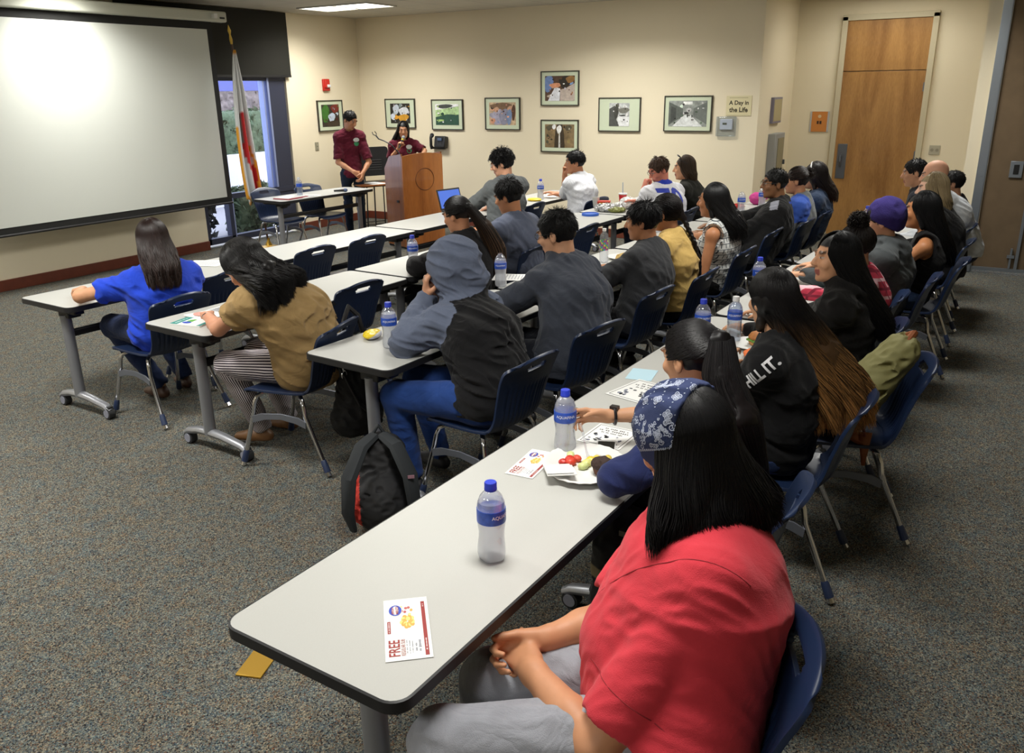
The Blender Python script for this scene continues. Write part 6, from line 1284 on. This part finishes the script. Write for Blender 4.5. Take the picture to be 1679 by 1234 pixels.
for k, (dx, dy, c_, nm, r3) in enumerate([(.02, .085, (204, 58, 44), 'strawberry', (.02, .016, .014)), (-.005, .065, (210, 66, 48), 'strawberry', (.021, .017, .015)), (-.02, .095, (190, 50, 44), 'strawberry', (.018, .014, .013)), (.045, .06, (214, 78, 58), 'strawberry', (.018, .015, .013)),
                                       (.06, .1, (206, 216, 150), 'melon_piece', (.022, .015, .014)), (.02, .0, (214, 212, 130), 'melon_piece', (.02, .018, .014)), (-.015, -.0, (206, 214, 142), 'melon_piece', (.02, .016, .014)), (.06, .0, (226, 200, 70), 'pineapple_piece', (.018, .016, .013)), (.085, -.02, (226, 204, 90), 'pineapple_piece', (.018, .016, .013)), (.11, -.06, (214, 190, 80), 'pineapple_piece', (.017, .015, .013))]):
    fruit(nm, {'strawberry': 'cut red strawberry piece on the fruit plate', 'melon_piece': 'pale green melon piece on the fruit plate', 'pineapple_piece': 'yellow pineapple piece on the fruit plate beside the muffin'}[nm], (PL[0]+dx*.8, PL[1]+dy*.8, TZ+.004), c_, r3, k, group={'strawberry': 'strawberry pieces', 'melon_piece': 'melon pieces', 'pineapple_piece': 'pineapple pieces'}[nm])
fk = empty('plastic_fork', (2.47, 1.19, TZ+.01), 0, 'clear plastic fork standing up on the fruit plate', 'fork'); q = MB(); q.tube([(0, 0, 0), (.0, .01, .03), (-.005, .02, .09), (-.01, .03, .13)], [.008, .004, .005, .006], 8, sx=.5); q.build('fork', M_pet, fk)
nk = empty('napkin', (2.30, 1.215, TZ+.024), 35, 'white folded napkin hanging over the edge of the fruit plate', 'napkin'); q = MB(); q.box((0, 0, 0), (.14, .1, .003), np.array([[.97, 0, .2], [0, 1, 0], [-.2, 0, .97]])).box((.005, .004, .004), (.13, .09, .002), np.array([[.97, 0, .2], [0, 1, 0], [-.2, 0, .97]])); q.build('fold', M_white, nk, smooth=False)
# sandwich plate on A2
plate((4.12, 1.06), 'white paper plate with a bun sandwich by the white capped bottle', .12, .018)
bg_ = empty('sandwich', (4.15, 1.05, TZ+.006), 0, 'bun sandwich with green lettuce on a paper plate', 'sandwich')
MB().lathe([(.001, 0), (.045, .002), (.05, .012), (.046, .02), (.001, .022)], 24).build('bottom_bun', mat('bun_tan', (196, 140, 80), .7, var=.15, vscale=60), bg_)
MB().lathe([(.001, .03), (.05, .032), (.052, .042), (.04, .06), (.02, .068), (.001, .07)], 24).build('top_bun', mat('bun_brown', (176, 112, 56), .6, var=.15, vscale=60), bg_)
MB().lathe([(.001, .022), (.055, .022), (.058, .027), (.054, .031), (.001, .031)], 30, mod=lambda a, z: 1+.12*math.sin(7*a)).build('lettuce', mat('lettuce', (104, 150, 60), .6, var=.3, vscale=90), bg_)
sn = empty('snack_packet', (3.93, 1.0, TZ), 30, 'orange and white snack packet beside the sandwich plate', 'packet'); F = Field(.006); F.add(EL((0, 0, .018), (.09, .06, .02)), .01); link('packet', F.mesh('p', lambda V: np.where(V[:, 0:1]+.3*np.sin(V[:, 1:2]*90)*.05 > -.03, S3((226, 112, 52)), S3((206, 206, 220))), folds(.003, 18, 4)), M_paint, sn)
fw = empty('clear_wrap', (4.42, 1.02, TZ), 0, 'crumpled clear plastic wrap behind the sandwich', 'wrap'); F = Field(.006); F.add(EL((0, 0, .03), (.07, .05, .035)), .01); link('wrap', F.mesh('p', None, folds(.012, 22, 4)), glassy('wrap', diff=.25, gloss=.2), fw)
# A3
plate((5.82, 1.0), 'paper plate with yellow food in front of the woman in profile', .12, .018); fruit('food_portion', 'yellow food heap on the plate of the woman in profile', (5.82, 1.0, TZ+.004), (216, 186, 96), (.05, .04, .02), 3, 'food', None, .006)
tr = empty('clear_tray', (6.0, 1.22, TZ), 10, 'clear plastic food tray behind the plate of the woman in profile', 'tray'); MB().prism(rrect(.2, .14, .02), 0, .035).build('lid', glassy('tray_plastic', diff=.15, gloss=.25), tr); MB().prism(rrect(.15, .09, .02), .002, .02).build('food', mat('tray_food', (70, 76, 96), .5, var=.4, vscale=60), tr)
lf = empty('leaflet', (5.55, 1.05, TZ+.001), 20, 'teal and white leaflet beside the woman in profile', 'leaflet'); q = MB(); q.box((0, 0, 0), (.2, .1, .001)).box((.05, 0, .0007), (.09, .09, .0004), m=1); q.build('sheet', [M_white, mat('teal_ink', (60, 140, 134), .6)], lf, smooth=False)
# B table
cb_ = empty('snack_bag', (3.32, 2.90, TZ), 25, 'yellow snack bag lying by the bottle near the hooded person', 'snack bag'); F = Field(.005); F.add(EL((0, 0, .02), (.075, .05, .022)), .01); link('bag', F.mesh('b', lambda V: np.where(V[:, 2:3]+V[:, 1:2]*.6 > .012, S3((228, 200, 40)), S3((206, 206, 216))), folds(.004, 20, 6)), mat('foil_bag', rough=.3, attr=True), cb_)
pn = empty('pen', (4.62, 2.78, TZ+.004), 20, 'black pen by the hand of the man in the dark grey hoodie', 'pen'); MB().tube([(-.06, 0, 0), (.06, 0, 0), (.07, 0, 0)], [.004, .004, .001], 8).build('barrel', M_blackpl, pn)
plate((5.95, 2.60), 'white paper plate with a dark muffin near the woman with the braid', .12, .018); muffin((5.98, 2.55, TZ+.004), 'dark muffin on the plate near the woman with the braid', (50, 34, 28), (70, 44, 34))
ty = empty('tray', (5.62, 2.5, TZ), 0, 'white rimmed small tray by the dark grey T-shirt man', 'tray'); q = MB(); q.prism(rrect(.2, .12, .02), 0, .006); q.prism(rrect(.17, .09, .01), .006, .0065, m=1); q.build('tray', [M_white, mat('tray_beige', (150, 132, 110), .5)], ty)
plate((6.95, 2.52), 'paper plate with bread by the woman in the patterned top', .11, .018); fruit('bread_roll', 'tan bread roll on a plate by the patterned top', (6.93, 2.5, TZ+.006), (196, 156, 96), (.04, .03, .022), 4, 'bread', None, .006)
pk_ = empty('pink_bag', (9.5, 2.55, TZ), 0, 'bright pink soft bag behind the two bottles on the far table', 'bag'); F = Field(.01); F.add(EL((0, 0, .065), (.08, .09, .07)), .02).add(EL((-.02, -.09, .09), (.045, .04, .03)), .02); link('bag', F.mesh('b', None, folds(.008, 9, 6)), mat('pink_cloth', (186, 56, 130), .8), pk_)
rw_ = empty('snack_bag', (9.05, 2.62, TZ), 0, 'red foil snack wrapper between the two bottles', 'snack bag'); F = Field(.008); F.add(EL((0, 0, .03), (.06, .07, .03)), .01); link('wrapper', F.mesh('b', None, folds(.01, 14, 8)), mat('red_foil', (176, 40, 36), .25, metal=.3), rw_)
plate((8.55, 2.22), 'white paper plate with an orange muffin by the black jacket', .12, .018); muffin((8.5, 2.28, TZ+.006), 'orange brown muffin on the far table by the black jacket', (190, 122, 62), (180, 120, 70))
plate((8.95, 2.25), 'paper plate with yellow food behind the man in the black jacket', .12, .018); fruit('food_portion', 'yellow food heap behind the man in the black jacket', (8.95, 2.25, TZ+.006), (220, 186, 104), (.06, .06, .02), 5, 'food', None, .006)
cpb = empty('bottle_cap', (8.35, 2.32, TZ), 0, 'loose blue bottle cap beside the orange muffin', 'cap'); MB().lathe([(.015, 0), (.015, .014), (.001, .015)], 20).build('cap', mat('cap_38_60_190', (38, 60, 190), .4), cpb)
# C tables
ld_ = empty('container_top', (7.96, 3.86, TZ), 0, 'round bright blue plastic lid near the jersey man', 'lid'); MB().lathe([(.001, .002), (.085, .002), (.09, 0), (.09, .022), (.082, .024), (.08, .016), (.001, .016)], 30).build('lid', mat('lid_blue', (44, 96, 196), .4), ld_)
fo_ = empty('foil_wrapper', (8.36, 3.82, TZ), 0, 'crumpled silver foil with salad on the table near the jersey man', 'foil'); F = Field(.008); F.add(EL((0, 0, .03), (.15, .17, .045)), .01); link('foil', F.mesh('b', None, folds(.028, 15, 8)), mat('foil', (196, 196, 196), .3, metal=.7), fo_)
F = Field(.008); F.add(EL((-.06, -.1, .025), (.1, .1, .03)), .01); link('salad', F.mesh('b', None, folds(.015, 16, 3)), mat('salad', (132, 136, 70), .6, var=.4, vscale=40), fo_)
wp = empty('paper_wrapper', (8.62, 3.72, TZ), 0, 'white crumpled paper food wrapper beside the striped cup', 'wrapper'); F = Field(.008); F.add(EL((0, 0, .05), (.1, .1, .07)), .01); link('wrapper', F.mesh('b', None, folds(.02, 13, 5)), M_white, wp)
rd = empty('snack_box', (8.55, 3.98, TZ), 20, 'red and yellow food carton beside the foil', 'carton'); q = MB(); q.box((0, 0, .04), (.1, .14, .07)).box((-.052, 0, .045), (.003, .1, .03), m=1); q.build('carton', [mat('carton_red', (186, 52, 36), .5), mat('carton_yellow', (226, 170, 50), .5)], rd, bevel=.004)
cu = empty('drink_cup', (8.76, 3.85, TZ), 0, 'red white and blue paper drink cup with a straw', 'cup'); q = MB(); q.lathe([(.03, 0), (.045, .125), (.046, .13), (.04, .13), (.028, .005)], 26, m=0); q.lathe([(.0325, .02), (.0385, .07), (.0384, .07)], 26, m=1) if False else None
for k in range(13): a = -2.9+k*.12; q.add([((.034+.0125*z/.125)*1.02*math.cos(a+d), (.034+.0125*z/.125)*1.02*math.sin(a+d), z) for d, z in ((0, .01), (.12, .01), (.12, .09), (0, .09))], [(0, 1, 2, 3)], 1)
q.lathe([(.0475, .128), (.049, .132), (.049, .142), (.001, .144)], 26, m=2); q.build('cup', [mat('cup_red', (186, 36, 40), .4), M_bl, mat('cup_lid', (214, 214, 214), .4)], cu); MB().tube([(0, 0, .12), (-.006, 0, .26)], .004, 8).build('straw', mat('straw_blue', (120, 150, 190), .4), cu)
cw = empty('plastic_cup', (8.55, 4.08, TZ), 0, 'translucent white plastic cup left of the striped cup', 'cup'); MB().lathe([(.028, 0), (.042, .11), (.04, .11), (.027, .004)], 24).build('cup', mat('cup_frost', (212, 214, 210), .4, alpha=.75), cw)
# book and magazine on C1
bk = empty('booklet', (3.06, 4.03, TZ), 12, 'teal and white booklet with a green picture by the woman in khaki', 'booklet'); q = MB(); q.box((0, 0, .004), (.15, .21, .008)); q.box((0, .08, .0083), (.149, .05, .0004), m=1).box((0, -.092, .0083), (.149, .025, .0004), m=1); q.add([(x*.05-.01, y*.04+.0, .0088) for x, y in blob(0, 0, 1, 1)], [tuple(range(14))], 2); q.add([(x*.02-.03, y*.03+.02, .009) for x, y in [(math.cos(t), math.sin(t)) for t in np.linspace(0, 6, 9)]], [tuple(range(9))], 3)
marks(q, lambda a, b, l=0: (a, b, .0087), 0, .08, .11, .012, 0); q.build('cover', [M_white, mat('teal_cover', (52, 138, 132), .5), mat('cover_green', (96, 168, 70), .5), M_bl], bk, smooth=False)
mg = empty('magazine', (3.26, 4.09, TZ), -5, 'open white and pink magazine half under the elbow of the woman in khaki', 'magazine'); q = MB(); q.box((-.07, 0, .004), (.14, .2, .006), np.array([[1, 0, .05], [0, 1, 0], [-.05, 0, 1]])).box((.07, 0, .004), (.14, .2, .006), np.array([[1, 0, -.05], [0, 1, 0], [.05, 0, 1]]))
q.add([(x*.045-.07, y*.06+.02, .0125) for x, y in [(math.cos(t), math.sin(t)) for t in np.linspace(0, 6, 11)]], [tuple(range(11))], 1); [q.box((.07, .07-.02*k, .0095), (.1, .006, .0005), m=2) for k in range(8)]; q.build('pages', [M_white, mat('mag_pink', (206, 150, 140), .6), M_gr], mg, smooth=False)
def papers(loc, rz, label, n=3, w_=.21, h_=.28, z=None):
    r = empty('paper_sheets', (*loc[:2], z or TZ), rz, label, 'papers'); q = MB()
    for k in range(n): q.box((.006*k*(-1)**k, .008*k, .001+.0012*k), (w_, h_, .001), rotz(4*k))
    q.build('sheets', M_white, r, smooth=False); q = MB(); [q.box((0, h_*.36-.022*k, .0022+.0012*(n-1)), (w_*.7, .004, .0003), rotz(4*(n-1))) for k in range(9)]; q.build('print', M_gr, r, smooth=False); return r
papers(at(340, 432, z=TZ), 20, 'white papers on the front row table right of the woman in blue', 3); papers((7.95, 7.86), 0, 'white papers on the window table beside the bottle', 3, .3, .22)
papers((4.98, 3.0), 20, 'papers on the table before the man in the dark grey hoodie', 2); papers((6.1, 4.0), 20, 'papers before the man in the blue grey T-shirt', 2); papers((9.25, 4.98), 10, 'white papers by the elbow of the white shirt man', 3)
fd = empty('red_folder', (7.72, 7.93, TZ), 4, 'dark red folder with papers on the window table', 'folder'); MB().box((0, 0, .005), (.36, .26, .01)).build('cover', mat('folder_red', (150, 36, 60), .6), fd, bevel=.002); MB().box((.0, .01, .014), (.33, .24, .008)).build('sheets', M_white, fd)
mc = empty('microphone', (8.48, 7.78, TZ+.022), -35, 'dark handheld microphone lying on the window table', 'microphone'); MB().tube([(-.09, 0, 0), (.04, 0, 0)], [.012, .018], 14).build('body', M_blackpl, mc); MB().tube([(.04, 0, 0), (.05, 0, 0), (.075, 0, 0), (.09, 0, 0)], [.018, .024, .024, .012], 14).build('grille', mat('mic_blue', (80, 96, 130), .5, metal=.4), mc)
fruit('snack_bag', 'yellow snack bag on the far front row table by the bottle', (8.75, 4.98, TZ), (226, 196, 60), (.09, .07, .02), 7, 'snack bag', None, .008)
# laptop
lp_ = empty('laptop', (7.62, 5.28, TZ), -12, 'black laptop with a lit screen in front of the curly haired man', 'laptop'); MB().prism(rrect(.34, .23, .01), 0, .018).build('base', mat('laptop_grey', (60, 60, 64), .4), lp_)
q = MB(); Rl = np.array([[1, 0, 0], [0, math.cos(-.3), -math.sin(-.3)], [0, math.sin(-.3), math.cos(-.3)]]); q.box((0, .15, .125), (.34, .01, .225), Rl); q.build('lid', M_blackpl, lp_, bevel=.003); q = MB(); q.box(A3([0, .15, .125])+Rl@A3([0, -.0056, 0]), (.31, .001, .19), Rl); q.build('display', mat('laptop_screen', (60, 90, 170), .3, emit=.9), lp_)

# ---------------------------------------------------------------- podium and things around it
pd = empty('podium', (9.12, 7.05, 0), -21, 'tall wooden podium with a curved front and carved circle', 'podium')
q = MB(); n = 14; arc = [(-.31+.62*i/n, -.24-.05*math.sin(math.pi*i/n)) for i in range(n+1)]
V = []; 
for (x, y) in arc:
    zt = 1.2+.035*math.sin(math.pi*(x+.31)/.62); V += [(x, y, .03), (x, y, zt), (x, y+.03, zt), (x, y+.03, .03)]
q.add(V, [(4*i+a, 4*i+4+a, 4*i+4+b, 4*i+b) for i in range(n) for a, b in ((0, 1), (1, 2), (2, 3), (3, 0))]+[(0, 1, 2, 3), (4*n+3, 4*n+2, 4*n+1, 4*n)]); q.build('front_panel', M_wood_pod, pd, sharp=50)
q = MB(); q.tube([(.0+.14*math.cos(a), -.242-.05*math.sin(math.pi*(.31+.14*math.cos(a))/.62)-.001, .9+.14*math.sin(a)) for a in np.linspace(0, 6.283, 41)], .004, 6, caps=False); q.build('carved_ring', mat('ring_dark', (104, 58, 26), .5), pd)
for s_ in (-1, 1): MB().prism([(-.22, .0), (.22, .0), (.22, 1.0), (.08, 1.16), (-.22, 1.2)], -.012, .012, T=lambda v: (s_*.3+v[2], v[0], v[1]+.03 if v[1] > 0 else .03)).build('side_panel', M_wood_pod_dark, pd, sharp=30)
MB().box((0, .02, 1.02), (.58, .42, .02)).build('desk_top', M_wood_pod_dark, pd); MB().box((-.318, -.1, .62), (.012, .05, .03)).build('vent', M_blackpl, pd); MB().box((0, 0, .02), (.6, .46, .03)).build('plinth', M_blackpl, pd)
MB().box((0, .2, .35), (.57, .02, .6)).build('shelf_back', M_wood_pod_dark, pd)
gm = empty('microphone_stand', (9.24, 7.35, 1.06), 0, 'black gooseneck microphone holder rising from the podium', 'stand'); MB().tube([(0, 0, 0), (.0, .02, .14), (-.03, .12, .25), (-.02, .26, .3), (0, .36, .32), (.0, .40, .36)], [.01, .009, .008, .008, .009, .01], 8).build('gooseneck', M_blackmetal, gm); MB().tube([(0, .40, .36), (-.03, .43, .38), (-.02, .45, .41)], .006, 8).tube([(0, .40, .36), (.03, .42, .39), (.02, .44, .42)], .006, 8).build('clip', M_blackmetal, gm)
c = P_['wom']; hw = c['arms']['R']['W']; hm = empty('handheld_microphone', hw+A3([-.02, -.03, .03]), 0, 'black microphone with a grey ball and yellow ring held by the woman', 'microphone'); mm = nrm(c['HL'](0, .12, -.07)-(hw+A3([-.02, -.03, .03]))); e1 = c['HL'](0, .15, -.08)-A3(hm.location)
MB().tube([e1-mm*.17, e1-mm*.04], [.011, .016], 12).build('body', M_blackpl, hm); MB().tube([e1-mm*.045, e1-mm*.025], [.0175, .0185], 12).build('ring', mat('ring_yellow', (216, 196, 60), .5), hm); MB().tube([e1-mm*.025, e1-mm*.01, e1+mm*.012, e1+mm*.024], [.02, .025, .024, .01], 14).build('grille', mat('mic_grey', (150, 156, 160), .4, metal=.5), hm)
# thin legged stand with papers left of the podium
st = empty('side_stand', (9.38, 7.98, 0), -30, 'small wooden topped stand on thin black legs left of the podium', 'stand'); MB().box((0, 0, .745), (.5, .34, .018)).build('top', M_wood_pod, st, bevel=.003)
for x, y in ((-.2, -.14), (.2, -.14), (-.2, .14), (.2, .14)): MB().tube([(x, y, 0), (x, y, .74)], .009, 8).build('leg', M_blackmetal, st)
q = MB(); q.tube([(-.2, -.14, .2), (.2, -.14, .2)], .006, 6).tube([(-.2, .14, .2), (.2, .14, .2)], .006, 6).box((0, 0, .73), (.46, .3, .012)); q.build('rail', M_blackmetal, st)
papers((9.4, 7.97), -20, 'white papers on the small stand left of the podium', 3, z=.755)
bc = empty('black_chair', (9.95, 8.32, 0), 150, 'tall black office chair with slotted back behind the podium', 'chair'); q = MB(); q.prism(rrect(.44, .42, .05), -.012, .012, T=lambda v: (v[0], -.2+v[2]-.06*v[1], 1.0+v[1])); q.build('backrest', M_blackpl, bc)
q = MB(); [q.box((0, -.185, .88+.035*k), (.2, .02, .008)) for k in range(5)]; q.build('slots', mat('slot_grey', (70, 70, 72), .5), bc); MB().prism(rrect(.44, .42, .06), .68, .72).build('seat', M_blackpl, bc)
for x, y in ((-.18, -.18), (.18, -.18), (-.18, .18), (.18, .18)): MB().tube([(x*.9, y*.9, .68), (x, y, 0)], .011, 8).build('leg', M_blackmetal, bc)
MB().tube([(-.17, -.19, .7), (-.17, -.24, .95)], .01, 8).tube([(.17, -.19, .7), (.17, -.24, .95)], .01, 8).build('back_post', M_blackmetal, bc)

# ---------------------------------------------------------------- bags
def softbag(name, loc, label, ops, colfn, noise, m, res=.008, cat='bag'):
    r = empty(name, loc, 0, label, cat); F = Field(res); [F.add(p, k) for p, k in ops if not isinstance(p, tuple)]; link('bag', F.mesh('bag', colfn, noise), m, r); return r
M_bag = mat('bag_cloth', rough=.75, attr=True, bump=.3, bscale=300)
b0 = A3([2.76, 2.42, 0]); rr_ = nrm(A3([.61, -.79, 0])); ff = A3([-.79, -.61, 0])      # black and red backpack under the snack bag table
bp_ = softbag('backpack', b0, 'black backpack with red side panels leaning on the table leg', [(RC((0, 0, .13), A3([.05, .04, .36]), .135, .1, rr_, 1.25), .03), (EL(ff*.06+A3([0, 0, .16]), (.12, .12, .14)), .04)],
    lambda V: np.where((((V@rr_)[:, None] < -.10) & (V[:, 2:3] < .36)) & (V[:, 2:3] > .03), S3((206, 54, 42)), S3((26, 26, 29))), folds(.008, 8, 2), M_bag, .007)
for s_ in (-1, 1): MB().tube([A3([.05, .04, .46])+rr_*s_*.02+ff*.03, A3([.04, .03, .44])+rr_*s_*.08+ff*.1, A3([0, 0, .32])+rr_*s_*.14+ff*.13, A3([0, 0, .15])+rr_*s_*.155+ff*.14, A3([0, 0, .04])+rr_*s_*.14+ff*.1], [.02, .026, .028, .024, .014], 8, sx=1.5).build('shoulder_strap', mat('strap_dark', (36, 40, 44), .8), bp_)
MB().tube([A3([.05, .04, .455])-rr_*.03, A3([.05, .04, .5]), A3([.05, .04, .455])+rr_*.03], .01, 8).build('handle', mat('strap_dark', (36, 40, 44), .8), bp_)
MB().box(A3([0, 0, .33])+rr_*.145+ff*.165, (.03, .004, .015), rotz(-52)).build('tag', mat('tag_pink', (150, 110, 124), .7), bp_)
hb0 = A3([3.40, 3.12, 0])                                                         # handbag on the chair of the woman in khaki
hb_ = softbag('handbag', hb0, 'large black handbag hanging from the chair of the woman in khaki', [(RC((0, 0, .26), (.0, .0, .46), .13, .1, nrm(A3([.97, .23, 0])), 1.25), .04), (RC((.05, 0, .2), (-.08, 0, .22), .1, .1), .05)], lambda V: np.tile(S3((20, 20, 22)), (len(V), 1)), folds(.01, 6, 9), M_bag, .008)
MB().tube([(-.13, -.02, .5), (-.15, -.03, .6), (-.06, .0, .8), (.02, .03, .86), (.08, .02, .8), (.12, 0, .6), (.12, 0, .5)], .011, 8, sx=1.6).build('strap', M_blackpl, hb_)
MB().tube([(-.15, -.04, .55), (-.12, -.13, .35), (.04, -.14, .2)], .007, 8, sx=2).build('long_strap', M_blackpl, hb_)
q = MB(); q.tube([(-.145+.018*math.cos(a), -.05, .52+.022*math.sin(a)) for a in np.linspace(0, 6.28, 13)], .004, 6).tube([(-.145, -.05, .545), (-.155, -.045, .6)], .006, 6).tube([(-.05+.016*math.cos(a), -.155, .36+.02*math.sin(a)) for a in np.linspace(0, 6.28, 13)], .004, 6).box((-.045, -.155, .33), (.03, .01, .045)); q.build('buckles', M_chrome, hb_)
g0 = A3([3.95, .56, 0]); f_ = yv(106); l_ = yv(196)                                     # green rucksack
def gcol(V):
    C = np.tile(S3((124, 120, 74)), (len(V), 1)); C[V[:, 2] < .53] = S3((148, 84, 42)); u = V@l_; w_ = V@f_
    C[(np.abs(w_-.05+.5*(V[:, 2]-.7)) < .008) & (V[:, 2] > .6)] = S3((70, 78, 52)); return C
gb_ = softbag('backpack', g0, 'olive green rucksack with brown leather base standing on an empty chair', [(RC(f_*.0+A3([0, 0, .57]), -f_*.20+A3([0, 0, .86]), .115, .075, l_, 1.55), .03), (RC(f_*.08+A3([0, 0, .545]), f_*.0+A3([0, 0, .60]), .085, .08, l_, 1.6), .04)], gcol, folds(.009, 7, 5), M_bag, .007)
M_lth = mat('leather_brown', (140, 78, 40), .5); pq = l_*.15
MB().tube([-f_*.20+A3([0, 0, .90])+l_*.05, -f_*.24+A3([0, 0, .935]), -f_*.2+A3([0, 0, .90])-l_*.05], .018, 8).build('handle', M_lth, gb_)
q = MB(); q.tube([f_*.04+A3([0, 0, .68])+l_*.13, f_*.0+A3([0, 0, .685])+l_*.165, -f_*.05+A3([0, 0, .68])+l_*.15], .007, 6).tube([f_*.01+A3([0, 0, .68])+l_*.17, -f_*.01+A3([0, 0, .6])+l_*.18, -f_*.05+A3([0, 0, .54])+l_*.185, -f_*.06+A3([0, 0, .5])+l_*.2], .006, 6); q.build('drawstring', mat('cord_red', (104, 40, 34), .7), gb_)
MB().add([(-f_*.03+A3([0, 0, .52])+l_*.195), (-f_*.09+A3([0, 0, .52])+l_*.195), (-f_*.075+A3([0, 0, .36])+l_*.2), (-f_*.06+A3([0, 0, .36])+l_*.2)], [(0, 1, 2, 3)]).add([(-f_*.0+A3([0, 0, .54])+l_*.19), (-f_*.07+A3([0, 0, .5])+l_*.19), (-f_*.05+A3([0, 0, .45])+l_*.2), (f_*.02+A3([0, 0, .49])+l_*.2)], [(0, 1, 2, 3)]).build('tassel', M_lth, gb_).modifiers.new('s', 'SOLIDIFY').thickness = .004
k0 = A3([2.40, 1.0, -.02])                                                            # dark bag under the nearest table
kb_ = softbag('backpack', k0, 'black bag with a beige band hanging under the table beside the red shirt', [(RC((0, 0, .2), (.02, -.02, .52), .09, .1, nrm(A3([.6, -.8, 0])), 1.5), .03)], lambda V: np.where((V[:, 2:3] > .40) & (V[:, 2:3] < .445), S3((132, 122, 92)), S3((20, 22, 28))), folds(.006, 7, 6), M_bag, .008)
q = MB()
for dz in (.1, .03, -.05): q.tube([A3([-.09, -.05, .5+dz])+A3([.04*i, -.035*i-.02*math.sin(i), .006*math.sin(2*i+dz*30)]) for i in range(6)], .0025, 5)
q.build('cord', mat('cord_white', (186, 186, 180), .6), kb_); q = MB(); q.box((-.06, -.02, .6), (.06, .03, .02)).box((.0, -.07, .59), (.05, .03, .02)); q.build('buckle', mat('buckle_grey', (110, 106, 96), .4, metal=.3), kb_)
